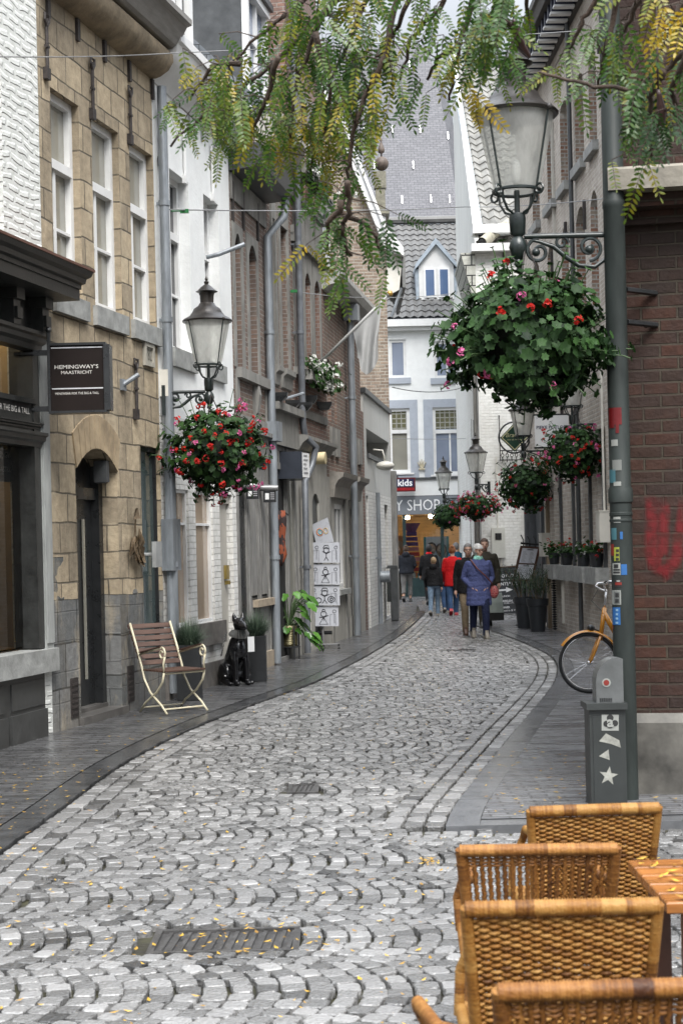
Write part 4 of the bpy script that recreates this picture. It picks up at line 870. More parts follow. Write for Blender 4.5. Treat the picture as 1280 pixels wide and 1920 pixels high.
f = MB(); E1.box(f, a - .1, a - .004, z0, z1 - .1, -1.5, -.52); E1.box(f, b + .004, b + .1, z0, z1 - .1, -1.5, -.52); objs('dormer_cheek', f, MC['zinc_blue'], d8)
# shop
f = MB(); E1.box(f, 0, E1.len, eh(800, 964)[1], zf, -.3, .05); fas = obj('shop_fascia', f, mat('grey_fascia', (.19, .205, .225), rough=.45, var=.06), he)
zz0, zz1 = eh(800, 957)[1], eh(800, 936)[1]; sr = eh(824, 948)[0]
tm = text_mb('THE BODY SHOP', E1.P(0, (zz0 + zz1) / 2, .06), E1.d, (0, 0, 1), height=(zz1 - zz0) * .98, width=3.33, depth=.0)
mx = max(p[0] for p in tm.v); dx = E1.P(sr, 0).x - mx; tm.v = [(p[0] + dx, p[1], p[2]) for p in tm.v]
obj('lettering', tm, mat('bright_letter', (.85, .85, .85), var=.02, bump=0), fas)
zs = eh(800, 964)[1]; zb_ = .62
f = MB()
for px in (759, 830, 866): s = eh(px, 1050)[0]; E1.box(f, s - .05, s + .05, 0, zs - .001, -.3, .0)
E1.box(f, eh(759, 1050)[0] + .05, E1.len, 0, zb_, -.28, -.02); obj('shop_frame', f, mat('dark_teal_frame', (.015, .035, .036), rough=.4), he)
f = MB(); f.poly(E1.P(0, .05, -.15), E1.P(E1.len, .05, -.15), E1.P(E1.len, zs, -.15), E1.P(0, zs, -.15)); obj('shop_glass', f, m_glass, he)
f = MB(); a, b, e = 0, E1.len, -4.0
f.poly(P(a, 0.02, -.3), P(b, 0.02, -.3), P(b, .02, e), P(a, .02, e)); f.poly(P(a, zs, -.3), P(a, zs, e), P(b, zs, e), P(b, zs, -.3)); f.poly(P(a, 0, e), P(b, 0, e), P(b, zs, e), P(a, zs, e)); f.poly(P(a, 0, -.3), P(a, 0, e), P(a, zs, e), P(a, zs, -.3)); f.poly(P(b, 0, -.3), P(b, 0, e), P(b, zs, e), P(b, zs, -.3))
room = obj('shop_interior', f, mat('honey_wood', (.40, .26, .11), rough=.5, var=.25, scale=2, stretch=(1, 1, 5)), he)
m_lamp = emis('shop_lamp', (1, .78, .5), 26)
for k in range(7):
    f = MB(); c = P(.6 + k * .75, zs - .12, -1.0 - (k % 2) * 1.2); f.lathe(c, [(.07, 0), (.09, .1)], 10); obj('ceiling_lamp', f, m_lamp, room)
f = MB()
rg = random.Random(5); 
m_dis = [mat('purple_box', (.10, .05, .20), bump=0), mat('orange_box', (.55, .16, .06), bump=0), mat('red_box', (.45, .04, .04), bump=0), mat('pink_box', (.5, .2, .22), bump=0), mat('white_box', (.7, .7, .66), bump=0), mat('teal_box', (.08, .35, .38), bump=0)]
dsp = thing('gift_display', 'tall stepped display of purple and orange gift boxes in the lit shop window', 'display', P(eh(773, 1050)[0], .62, -.7))
for lv in range(9):
    w_ = .62 - .035 * lv; f = MB(); c = P(eh(774, 1050)[0], .66 + lv * .17, -.7); f.box((c.x, c.y, c.z + .07), (w_, .4, .13)); obj('gift_box', f, m_dis[(1, 2, 1, 3, 2, 3, 0, 0, 0)[lv]], dsp)
f = MB(); c = P(eh(774, 1050)[0], .62 + 9 * .17, -.7); f.lathe(c, [(.14, 0), (.2, .12), (.3, .3)], 4); obj('box_top', f, m_dis[0], dsp)
f = MB(); E1.box(f, eh(762, 1050)[0], eh(829, 1050)[0], .55, .6, -.9, -.3); obj('display_shelf', f, m_wp, room)
pt = thing('poster', 'white poster with teal edges and two faces in the shop window', 'poster', P(eh(819, 1030)[0], eh(819, 1060)[1], -.4))
x0, x1, z0, z1 = eh(795, 1030)[0], eh(843, 1030)[0], eh(819, 1075)[1], eh(819, 1006)[1]
f = MB(); E1.box(f, x0, x1, z0, z1, -.42, -.4); obj('poster_sheet', f, mat('poster_white', (.72, .72, .76), bump=0, var=.04), pt)
f = MB(); E1.box(f, x0, x0 + .08, z0, z1, -.4, -.39); E1.box(f, x1 - .08, x1, z0, z1, -.4, -.39); objs('teal_edge', f, m_dis[5], pt)
for i, (px, py, r) in enumerate(((810, 1030, .15), (828, 1033, .17))):
    f = MB(); c = P(*eh(px, py), -.395); n = 20
    def disc(mb, c, rx, rz, o=.0, yo=0): mb.add([c + V((rx * cos(2 * pi * i / n), -o, yo + rz * sin(2 * pi * i / n))) for i in range(n)], [tuple(range(n))])
    disc(f, c, r * 1.1, r * 1.2, .0, .06); obj('printed_hair', f, mat('print_dark', (.05, .03, .025), bump=0), pt)
    f = MB(); disc(f, c, r * .85, r * 1.2, .002); obj('printed_face', f, mat('print_skin', (.52, .33, .22), bump=0, var=.1), pt)
    f = MB(); disc(f, c + V((-.04, 0, .04)), .03, .015, .004); disc(f, c + V((.06, 0, .04)), .03, .015, .004); disc(f, c, .06, .022, .004, -.1); obj('printed_features', f, MC['print_dark'], pt)
po = thing('poster', 'small orange poster of a woman in the shop window beside the brick gable', 'poster', P(eh(748, 1030)[0], eh(748, 1045)[1], -.5))
f = MB(); E1.box(f, eh(735, 1030)[0], eh(757, 1030)[0], eh(748, 1050)[1], eh(748, 1005)[1], -.52, -.5); obj('poster_sheet', f, mat('poster_orange', (.55, .22, .08), bump=0, var=.3), po)
f = MB(); c = P(*eh(750, 1022), -.497); disc(f, c, .1, .14, .0); obj('printed_face', f, MC['print_skin'], po)
for k in range(6):
    c = P(eh(768, 1050)[0] + k * .16, .6, -.5); f = MB(); f.lathe(c, [(.05, 0), (.05, .16), (.02, .18), (.02, .22)], 8)
    tag(obj('bottle', f, m_dis[(4, 4, 5, 4, 0, 3)[k]], smooth=40), 'small bottle standing in the row on the shop window shelf', 'bottle', 'bottles on the shop window shelf')
# projecting shop sign
ks = thing('hanging_sign', 'small navy and red square sign with white letters on the white shop house', 'sign', at(759, 908, YE - .4))
f = MB(); a = at(740, 922, YE - .4); b = at(778, 895, YE - .4); f.obox(a, (b.x - a.x, 0, 0), (0, .14, 0), (0, 0, b.z - a.z)); obj('sign_frame', f, mat('dark_red_frame', (.10, .012, .015), rough=.35), ks)
cx, cz, w_, h_ = (a.x + b.x) / 2, (a.z + b.z) / 2, b.x - a.x, b.z - a.z
f = MB(); f.obox((a.x + .05, YE - .412, cz - .08), (w_ - .1, 0, 0), (0, .01, 0), (0, 0, h_ / 2 + .03)); obj('blue_field', f, mat('navy_field', (.012, .015, .06), rough=.4), ks)
f = MB(); f.obox((a.x + .05, YE - .412, a.z + .04), (w_ - .1, 0, 0), (0, .01, 0), (0, 0, h_ / 2 - .15)); obj('red_field', f, mat('red_field', (.42, .01, .015), rough=.4), ks)
obj('lettering', text_mb('kids', (cx, YE - .415, cz + .06), (1, 0, 0), (0, 0, 1), width=w_ * .7, bold=.02), MC['bright_letter'], ks)
obj('lettering', text_mb('Foot Locker', (cx, YE - .415, a.z + .10), (1, 0, 0), (0, 0, 1), width=w_ * .75), MC['dark_red_frame'], ks)
f = MB(); f.tube([(a.x + .1, YE - .33, b.z), (a.x + .1, YE - .33, b.z + .05), (a.x + .1, YE + .1, b.z + .05)], .02, 6); obj('bracket', f, m_black, ks)
# ---------------- church roof behind
m_csl = brick('violet_slates', (.105, .104, .112), (.135, .133, .142), (.06, .06, .066), bw=.32, bh=.17, ms=.014, rough=.55, bump=.5)
chh = thing('church', 'huge violet slate church roof rising behind the white shop house', 'church', at(740, 415, 80))
f = MB(); Y0, Y1 = 74.0, 82.0
def cp(px, py, t): return at(px, py, Y0 + (Y1 - Y0) * t)
rows = [(418, 0, 860, 862), (330, .27, 850, 860), (250, .5, 838, 858), (200, .66, 828, 852), (160, .78, 820, 842), (125, .88, 812, 826), (100, .95, 804, 812), (84, 1.0, 796, 800)]
lft = lambda y: at(480, y, Y0)
for y, t, xm, xr_ in rows:
    yy = Y0 + (Y1 - Y0) * t
    for px, dy in ((470, 0), (xm, 0), (xr_, 3.0)): p = at(px, y, yy); f.v.append((p.x, p.y + dy * .6, p.z))
for j in range(len(rows) - 1):
    for i in range(2): f.f.append((j * 3 + i, j * 3 + i + 1, j * 3 + 4 + i, j * 3 + 3 + i))
b0 = len(f.v)
for p in (0, 1, 2): x = f.v[p]; f.v.append((x[0], x[1], 0))
f.f += [(b0, b0 + 1, 1, 0), (b0 + 1, b0 + 2, 2, 1)]
for jj in (0, len(rows) - 1):
    pass
obj('roof', f, m_csl, chh)
f = MB()
for px, py in ((682, 246), (734, 243), (786, 243), (838, 255), (752, 375), (806, 373), (841, 374), (766, 122), (700, 310), (773, 310)):
    t = (418 - py) / 334; p = cp(px, py, t * .98 + .01); f.obox((p.x, p.y - .28, p.z - .22), (.05, 0, 0), (0, .1, 0), (0, .15, .4))
objs('snow_hooks', f, mat('bright_metal', (.6, .6, .62), metal=.5, rough=.3), chh)
f = MB(); p = at(806, 84, 82); f.tube([(p.x, p.y, p.z - .3), (p.x, p.y, p.z + 3.5)], [.12, .04], 8); obj('spire_rod', f, m_zinc, chh)

# ================================================================== right side: white house with the pantile roof
YR = 41.0
xa_, xb_ = at(903, 1000, YR).x, at(868, 1000, 50.0).x
R2 = Fac((xa_, YR), (xa_ + 4.5, YR)); R2s = Fac((xb_, 50.0), (xa_, YR))
h9 = thing('white_house', 'white house with a steep grey pantile roof behind the hanging flower baskets', 'house', R2.P(1, 0))
m_wbk = brick('whitewashed_brick', (.74, .74, .71), (.68, .68, .65), (.63, .63, .60), bw=.22, bh=.075, ms=.008, rough=.65, bump=.8, soot=(.55, .53, .48), soot_s=.8)
ze = R2.hit(930, 472)[1]
f = wall_mb(R2, 0, R2.len, 0, ze, (), thick=8, top=False); obj('wall', f, m_wbk, h9)
m_lime = mat('limewash_wall', (.66, .66, .63), rough=.8, var=.12, scale=1.2, bump=.15, stretch=(2, 2, .4))
ridge = (49.6, at(860, 118, 49.6).z)
f = MB(); sl = R2s.len; near = sl; sr_ = (50 - ridge[0]) / 9.0 * sl
f.poly(R2s.P(0, 0, .01), R2s.P(sl, 0, .01), R2s.P(sl, ze + .3, .01), R2s.P(sr_, ridge[1] + .3, .01), R2s.P(0, ridge[1] - .2, .01))
f.poly(R2s.P(sl, ze + .3, .01), R2s.P(sl, ze + .3, -.1), R2s.P(sr_, ridge[1] + .3, -.1), R2s.P(sr_, ridge[1] + .3, .01)); f.poly(R2s.P(sl, 0, .01), R2s.P(sl, 0, -.02), R2s.P(sl, ze + .3, -.02), R2s.P(sl, ze + .3, .01))
f.poly(R2s.P(sl, ze + .3, -.1), R2s.P(sl, ze - .5, -.1), R2s.P(sr_, ridge[1] - .5, -.1), R2s.P(sr_, ridge[1] + .3, -.1))
obj('gable_wall', f, m_lime, h9)
o0 = V((R2s.P(sl, 0, -.1).x, YR + .1, ze + .12)); up = V((0, ridge[0] - YR, ridge[1] - ze)); 
pantiles(h9, o0 + V((.16, 0, 0)), (1, 0, 0), up, 5.0, up.length, mat('pale_pantiles', (.20, .195, .18), rough=.65, var=.4, scale=2.5, bump=.2), tw=.30, th=.38, amp=.05)
f = MB(); f.obox(o0 + V((0, 0, .02)), (.17, 0, 0), up, V((0, -.05, .04))); obj('lead_flashing', f, mat('pale_lead', (.45, .50, .54), rough=.4, var=.15), h9)
f = MB(); a = R2.hit(893, 470)[0]; R2.box(f, -.12, R2.len, ze - .02, ze + .17, -.1, .3); R2.box(f, -.05, 1.3, ze + .5, ze + .72, -.55, .0); obj('gutter', f, m_white, h9)
f = MB(); R2s.prof(f, sl - 3.2, sl + .05, [(.01, ze - 1.5), (.38, ze - .02), (.01, ze - .02)]); obj('tile_hung_cove', f, brick('hung_tiles', (.45, .45, .40), (.38, .38, .34), (.04, .04, .04), bw=.3, bh=.26, ms=.02, bump=.6), h9)
f = MB(); p0, p1 = at(903, 454, YR - .2), at(958, 416, YR + 1.0); n_ = 9; f.tube([p0 + (p1 - p0) * (i / n_) for i in range(n_ + 1)], [.13, .13, .15, .13, .13, .13, .15, .13, .13, .13], 12, caps=False); obj('flue_pipe', f, mat('asbestos_pipe', (.30, .28, .22), var=.35), h9, smooth=40)
f = MB(); f.sphere(p0 + (p1 - p0) * .03, .11, 10, 6); obj('flue_mouth_shade', f, m_shade_black, h9)  # black ball painted in for the unlit inside of the pipe
f = MB(); s, z = R2.hit(944, 497); R2.box(f, s - .03, s + .03, z - .45, z + .4, 0, .05); R2.box(f, s - .06, s + .06, z - .5, z - .42, 0, .05); obj('wall_anchor', f, m_iron, h9)
f = MB(); s = R2.hit(983, 600)[0]; R2.tubep(f, [(s, ze, .1), (s, .1, .1)], .06, 10); obj('downpipe', f, m_white, h9, smooth=True)
f = MB(); s = R2.hit(992, 600)[0]; R2.tubep(f, [(s, ze, .1), (s, .1, .1)], .04, 10); obj('downpipe', f, m_zinc, h9, smooth=True)
f = MB(); a = R2.hit(1012, 1000)[0]; R2.box(f, a - .12, a + .1, 0, 3.4, 0, .1); obj('timber_post', f, mat('pale_timber_post', (.28, .22, .15), var=.3, stretch=(4, 4, .5)), h9)
ib = R2.hit(933, 1018); f = MB(); R2.box(f, ib[0] - .17, ib[0] + .17, ib[1] - .38, ib[1] + .38, 0, .12); io = obj('meter_box', f, mat('cream_box', (.55, .55, .50), var=.06), h9)
f = MB(); R2.box(f, ib[0] - .08, ib[0] + .08, ib[1] + .08, ib[1] + .25, .12, .13); obj('meter_window', f, m_black, io)
f = MB(); R2.tubep(f, [(ib[0], ib[1] + .38, .04), (ib[0], ib[1] + 2.2, .04)], .018, 6); R2.tubep(f, [(ib[0] - .05, ib[1] - .38, .04), (ib[0] - .05, .1, .04)], .018, 6); R2.tubep(f, [(ib[0] + .07, ib[1] - .38, .04), (ib[0] + .07, .1, .04)], .018, 6); obj('cable', f, m_cream, io)
f = MB()
for k, s in enumerate((.8, 1.6, 2.5, 3.4, 4.3)): R2s.box(f, sl - s - .03, sl - s + .03, 3.6 + .1 * k, 4.9 + .1 * k, .01, .06)
for k, s in enumerate((2.0, 3.8, 5.5)): R2s.box(f, sl - s - .03, sl - s + .03, 6.6 + k, 7.5 + k, .01, .05)
objs('wall_anchor', f, m_iron, h9)
f = MB()
for s in (1.2, 3.0): R2s.box(f, sl - s - .5, sl - s + .3, .1, 2.6, .01, .05); R2s.box(f, sl - s - .6, sl - s - .5, .1, 2.8, .01, .09)
R2s.tubep(f, [(sl - .25, 9, .08), (sl - .25, .1, .08)], .05, 8); obj('side_doors', f, m_gstone, h9)
ag = MB()   # wrought-iron fence panel of the little balcony on the white wall
z0, z1 = R2.hit(950, 863)[1], R2.hit(950, 845)[1]; s0, s1 = R2.hit(936, 850)[0], R2.hit(988, 850)[0]
for z in (z0, z1): R2.tubep(ag, [(s0, z, .12), (s1, z, .12)], .014, 6)
for i in range(6):
    s = s0 + (s1 - s0) * (i + .5) / 6; R2.tubep(ag, [(s, z0 - .05, .12), (s, z0 + .06, .12), (s - .04, (z0 + z1) / 2, .12), (s, z1 - .06, .12), (s, z1, .12)], .011, 6); R2.tubep(ag, [(s, z0 + .06, .12), (s + .04, (z0 + z1) / 2, .12), (s, z1 - .06, .12)], .011, 6)
R2.tubep(ag, [(s0, z0, .12), (s0, z1 + .9, .12), (s0, z1 + .9, 0)], .012, 6); R2.tubep(ag, [(s0, z0, .12), (s0, z0, 0)], .012, 6); obj('iron_grille', ag, m_iron, h9)

# ================================================================== right side: long pale brick house
RX = lambda y: 4.77 - .0233 * y
R1 = Fac((RX(34.6), 34.6), (RX(21.5), 21.5))
m_rbk = brick('limewashed_brick', (.58, .52, .45), (.44, .38, .32), (.60, .57, .52), bw=.22, bh=.07, ms=.012, rough=.9, soot=(.34, .29, .24), soot_s=1.1, pale=(.66, .62, .57), bump=1.0)
m_rev = brick('red_reveal_brick', (.30, .15, .10), (.36, .30, .24), (.45, .42, .38), bw=.22, bh=.07, ms=.014, rough=.9, bump=.8)
ha = thing('brick_house', 'long pale limewashed brick house with stone sills and a dark dentilled cornice', 'house', R1.P(6, 0))
zc = 10.55
def rr(x0, x1, yt, yb):
    a, b = R1.hit(x0, (yt + yb) / 2)[0], R1.hit(x1, (yt + yb) / 2)[0]; xm = (x0 + x1) / 2
    return (a, b, R1.hit(xm, yb)[1], R1.hit(xm, yt)[1])
tops = [rr(1077, 1093, 137, 311), rr(1050, 1063, 187, 354), rr(1025, 1039, 235, 386), rr(997, 1010, 275, 421), rr(1103, 1117, 90, 275)]
zt = sum(q[3] for q in tops[:2]) / 2; zb_ = sum(q[2] for q in tops) / 5; tops = [(q[0], q[1], zb_, zt) for q in tops]
mid = [rr(1081, 1097, 385, 600), rr(1108, 1121, 350, 600), rr(1053, 1066, 425, 600), rr(1027, 1040, 465, 600), rr(999, 1011, 500, 600)]
zt = mid[0][3]; mid = [(q[0], q[1], zt - 1.9, zt) for q in mid]
low = [rr(1036, 1055, 800, 1058), rr(1061, 1079, 800, 1059), rr(1093, 1111, 800, 1059), rr(1117, 1138, 800, 1059)]
low = [(q[0] + .1, q[1] - .1, 1.28, 3.5) for q in low]
gate = (.15, 3.3, .05, 3.1)
obj('wall', wall_mb(R1, 0, R1.len, 0, zc, [q + (.28, .1) for q in tops] + [q + (.28, .2) for q in mid] + [q + (.25,) for q in low] + [gate + (.2,)], thick=8), m_rbk, ha)
f = MB()
for q in tops + mid: f.poly(*[R1.P(q[0] + .003, z, o) for z, o in ((q[2], .003), (q[2], -.28), (q[3] - .2, -.28), (q[3] - .2, .003))][::-1])
objs('jamb_bricks', f, m_rev, ha)
for q in tops + mid: window(ha, R1, q, m_dgrey, m_pane, rec=.22, fw=.06, v=(.5,), sill=(.16, .1, .1), sm_=m_sill)
for q in low: window(ha, R1, q, m_dgrey, m_pane, rec=.2, fw=.06, h=(.5,), sill=(.26, .10, .22), sm_=m_sill)
for q in low[:]:
    f = MB(); R1.box(f, q[1] - .1, q[1] + .0, q[2] + .0, q[2] + 1.75, -.05, .05); obj('shutter', f, m_dgrey, ha)
f = MB(); R1.prof(f, -.1, R1.len, [(-.1, zc), (.08, zc), (.1, zc + .28), (.5, zc + .28), (.55, zc + .42), (.6, zc + .44), (.6, zc + .56), (-.1, zc + .56)]); obj('cornice', f, mat('dark_cornice', (.05, .045, .04), var=.3), ha)
f = MB(); f2 = MB()
k = 0.1
while k < R1.len: R1.box(f, k, k + .13, zc + .02, zc + .275, .09, .42); R1.box(f2, k - .005, k + .135, zc + .0, zc + .035, .09, .44); k += .36
objs('modillion', f, mat('navy_modillion', (.015, .018, .035), var=.2), ha); objs('modillion_trim', f2, m_white, ha)
f = MB()
for px, y0, y1 in ((1101, 373, 430), (1065, 415, 450), (1128, 60, 100), (1040, 470, 520)):
    s, z = R1.hit(px, y1); R1.tubep(f, [(s, z, .05), (s, R1.hit(px, y0)[1], .05)], .03, 6)
for s in (4.3, 5.6, 7.1): R1.tubep(f, [(s, 3.6, .05), (s, 4.7, .05)], .03, 6)
objs('wall_anchor', f, m_iron, ha)
f = MB(); R1.box(f, 5.05, 5.1, 0.2, 9.5, 0, .05); obj('cable_duct', f, m_cream, ha)
f = MB(); R1.tubep(f, [(7.3, .1, .08), (7.3, zc, .08)], .04, 8); obj('downpipe', f, m_dgrey, ha)
f = MB()
for k in range(26): f.lathe(R1.P(4.45, .05 + k * .045, .09), [(.02, 0), (.055, .02), (.02, .04)], 8)
obj('rain_chain', f, m_black, ha)
f = MB(); R1.box(f, gate[0], gate[1], gate[2], gate[3], -.3, -.2); R1.box(f, gate[0], gate[0] + .15, 0, 3.1, -.2, .03); R1.box(f, gate[1] - .2, gate[1], 0, 3.1, -.2, .04); R1.box(f, 1.6, 1.72, 0, 3.1, -.2, -.1); obj('gate', f, mat('grey_gate', (.09, .095, .10), rough=.5, var=.3, stretch=(3, 3, .5)), ha)
f = MB(); R1.box(f, 3.45, 3.55, 0, 4.0, 0, .07); obj('timber_post', f, MC['pale_timber_post'], ha)
def wbox(px, py, w, h, lab):
    s, z = R1.hit(px, py); f = MB(); R1.box(f, s - w, s + w, z - h, z + h, 0, .16); R1.box(f, s - w - .01, s + w + .01, z + h, z + h + .02, 0, .17); R1.box(f, s - w + .03, s + w - .03, z - h + .04, z + h - .04, .16, .165)
    R1.tubep(f, [(s, z + h, .05), (s, z + h + 2.4, .05)], .02, 6); return obj('junction_box', f, m_cream, ha, label=lab)
wbox(1028, 1022, .22, .22, 'grey junction box beside the gate'); wbox(1139, 988, .16, .24, 'cream junction box near the corner')
pitched(ha, R1, 0, R1.len, zc + .55, 3.5, 4, .3, m_slate, thick=8)

# ================================================================== right corner: dark red brick house
c0, c1 = at(1174, 900, 10.62), at(1480, 900, 10.40)
R0 = Fac((c0.x, 10.62), (c1.x + 3, 10.40 - .5)); 
R0s = Fac((c0.x + .02, 17.5), (c0.x, 10.62))
m_dbk = brick('dark_red_brick', (.048, .0175, .010), (.019, .0115, .008), (.048, .038, .026), bw=.235, bh=.083, ms=.009, rough=.75, soot=(.028, .017, .015), soot_s=2.6, soot_t=(.4, .7), bump=1.2, distort=.012)
hb = thing('corner_house', 'dark red brick corner house with a stone ledge and a stained concrete plinth', 'house', R0.P(.5, 0))
zl = R0.hit(1220, 330)[1]; zl0 = R0.hit(1220, 372)[1]; zp = R0.hit(1220, 1337)[1]
obj('wall', wall_mb(R0, 0, R0.len, zp, 9.5, (), thick=6), m_dbk, hb)
f = MB(); R0.prof(f, -.075, R0.len, [(-6, zl0), (.33, zl0), (.34, zl - .02), (.32, zl), (-6, zl + .01)]); obj('stone_ledge', f, mat('old_ledge_stone', (.21, .19, .155), var=.35, scale=4, bump=.3), hb)
f = MB(); R0.box(f, -.09, R0.len, zl0 - .09, zl0 - .002, -6, .2); R0.box(f, -.045, R0.len, zl0 - .18, zl0 - .092, -6, .07); obj('corbel_courses', f, m_dbk, hb)
m_plin = mat('stained_plinth', (.075, .07, .06), rough=.6, var=.75, scale=2.0, bump=.2, col2=(.17, .16, .14))
f = MB(); R0.prof(f, -.04, R0.len, [(-6, 0), (.05, 0), (.05, zp - .06), (.0, zp), (-6, zp)]); obj('plinth', f, m_plin, hb)
# red spray paint on the bricks
gm_ = bpy.data.materials.new('red_spray'); gm_.use_nodes = True; nt = gm_.node_tree; b = nt.nodes['Principled BSDF']; b.inputs['Base Color'].default_value = (.17, .004, .007, 1); b.inputs['Roughness'].default_value = .5
uvn = N(nt, 'ShaderNodeUVMap'); uvn.uv_map = 'spray'; sp = N(nt, 'ShaderNodeSeparateXYZ'); nt.links.new(uvn.outputs[0], sp.inputs[0])
nz = N(nt, 'ShaderNodeTexNoise', Scale=14, Detail=5); tc = N(nt, 'ShaderNodeTexCoord'); nt.links.new(tc.outputs['Object'], nz.inputs['Vector'])
ma = N(nt, 'ShaderNodeMath', operation='MULTIPLY'); nt.links.new(sp.outputs['X'], ma.inputs[0]); mr = N(nt, 'ShaderNodeMapRange'); mr.inputs['From Min'].default_value = .25; mr.inputs['From Max'].default_value = .6; nt.links.new(nz.outputs['Fac'], mr.inputs['Value']); nt.links.new(mr.outputs[0], ma.inputs[1])
tr_ = N(nt, 'ShaderNodeBsdfTransparent'); mx = N(nt, 'ShaderNodeMixShader'); nt.links.new(ma.outputs[0], mx.inputs[0]); nt.links.new(tr_.outputs[0], mx.inputs[1]); nt.links.new(b.outputs[0], mx.inputs[2]); nt.links.new(mx.outputs[0], nt.nodes['Material Output'].inputs[0])
def spray(fac, strokes, name, par, wrap=None):
    f = MB(); uvs = []
    lay = .004
    for pts, w in strokes:
        q = [V((a, b, 0)) for a, b in pts]; b0 = len(f.v); lay += .0012
        for i, p in enumerate(q):
            t = (q[min(i + 1, len(q) - 1)] - q[max(i - 1, 0)]).normalized(); nn = V((-t.y, t.x, 0))
            for k, al in ((-1, 0), (-.4, .62), (.4, .62), (1, 0)):
                x = p + nn * w * k; f.v.append(tuple(fac.P(x.x, x.y, lay))); uvs.append(al * (0 if i in (0, len(q) - 1) else 1))
            if i:
                for k in range(3): f.f.append((b0 + i * 4 - 4 + k, b0 + i * 4 - 3 + k, b0 + i * 4 + 1 + k, b0 + i * 4 + k))
    o = obj(name, f, gm_, par); u = o.data.uv_layers.new(name='spray').data
    for p in o.data.polygons:
        for li in p.loop_indices: u[li].uv = (uvs[o.data.loops[li].vertex_index], 0)
    return o
rp = lambda px, py: R0.hit(px, py)
spray(R0, [([rp(x, y) for x, y in ((1220, 925), (1222, 945), (1221, 990), (1219, 1030), (1226, 1062), (1238, 1080))], .055), ([rp(x, y) for x, y in ((1243, 930), (1245, 950), (1244, 1000), (1240, 1055), (1238, 1085))], .045), ([rp(x, y) for x, y in ((1285, 935), (1278, 980), (1272, 1010), (1268, 1045), (1250, 1075), (1236, 1082))], .05), ([rp(x, y) for x, y in ((1225, 1050), (1235, 1065), (1245, 1070), (1262, 1050))], .05)], 'graffiti', hb)
f = MB(); c = R0.hit(1211, 608); n = 14; f.add([R0.P(c[0] + .018 * cos(2 * pi * i / n), c[1] + .018 * sin(2 * pi * i / n), .006) for i in range(n)], [tuple(range(n))]); obj('orange_dot', f, mat('orange_dot_paint', (.6, .10, .03), bump=0), hb)
cdm = MB(); s = -.03
R0.tubep(cdm, [(s, .9, .05), (s, 3.2, .05), (s, zl0 - .3, .05)], .018, 8); R0.tubep(cdm, [(s, zl + .02, .1), (s, 6.5, .1)], .02, 8); obj('conduit', cdm, m_zinc, hb, smooth=True)
# ================================================================== lanterns on iron brackets
def frost():
    m = bpy.data.materials.new('dusty_lantern_glass'); m.use_nodes = True; nt = m.node_tree; b = nt.nodes['Principled BSDF']; L = nt.links.new
    b.inputs['Base Color'].default_value = (.78, .78, .75, 1); b.inputs['Roughness'].default_value = .12; b.inputs['Specular IOR Level'].default_value = .7
    tr = N(nt, 'ShaderNodeBsdfTransparent'); tr.inputs[0].default_value = (.93, .93, .9, 1); tl = N(nt, 'ShaderNodeBsdfTranslucent'); tl.inputs[0].default_value = (.9, .9, .87, 1)
    tc = N(nt, 'ShaderNodeTexCoord'); nz = N(nt, 'ShaderNodeTexNoise', Scale=5, Detail=6, Roughness=.65); mp = N(nt, 'ShaderNodeMapping'); mp.inputs['Scale'].default_value = (1, 1, .35); L(tc.outputs['Object'], mp.inputs['Vector']); L(mp.outputs[0], nz.inputs['Vector'])
    mr = N(nt, 'ShaderNodeMapRange'); mr.inputs['From Min'].default_value = .35; mr.inputs['From Max'].default_value = .7; mr.inputs['To Min'].default_value = .35; mr.inputs['To Max'].default_value = .75; L(nz.outputs['Fac'], mr.inputs['Value'])
    m1 = N(nt, 'ShaderNodeMixShader'); m1.inputs[0].default_value = .55; L(b.outputs[0], m1.inputs[1]); L(tl.outputs[0], m1.inputs[2])
    m2 = N(nt, 'ShaderNodeMixShader'); L(mr.outputs[0], m2.inputs[0]); L(tr.outputs[0], m2.inputs[1]); L(m1.outputs[0], m2.inputs[2]); L(m2.outputs[0], nt.nodes['Material Output'].inputs[0]); return m
m_frost = frost()
m_roofm = mat('lantern_bronze', (.035, .031, .028), rough=.35, var=.35, scale=9, bump=.06, metal=.3)
def spiral(c, r0, r1, a0, turns, n=26, ax=V((1, 0, 0)), az=V((0, 0, 1))):
    return [c + ax * ((r0 + (r1 - r0) * i / n) * cos(a0 + turns * 2 * pi * i / n)) + az * ((r0 + (r1 - r0) * i / n) * sin(a0 + turns * 2 * pi * i / n)) for i in range(n + 1)]
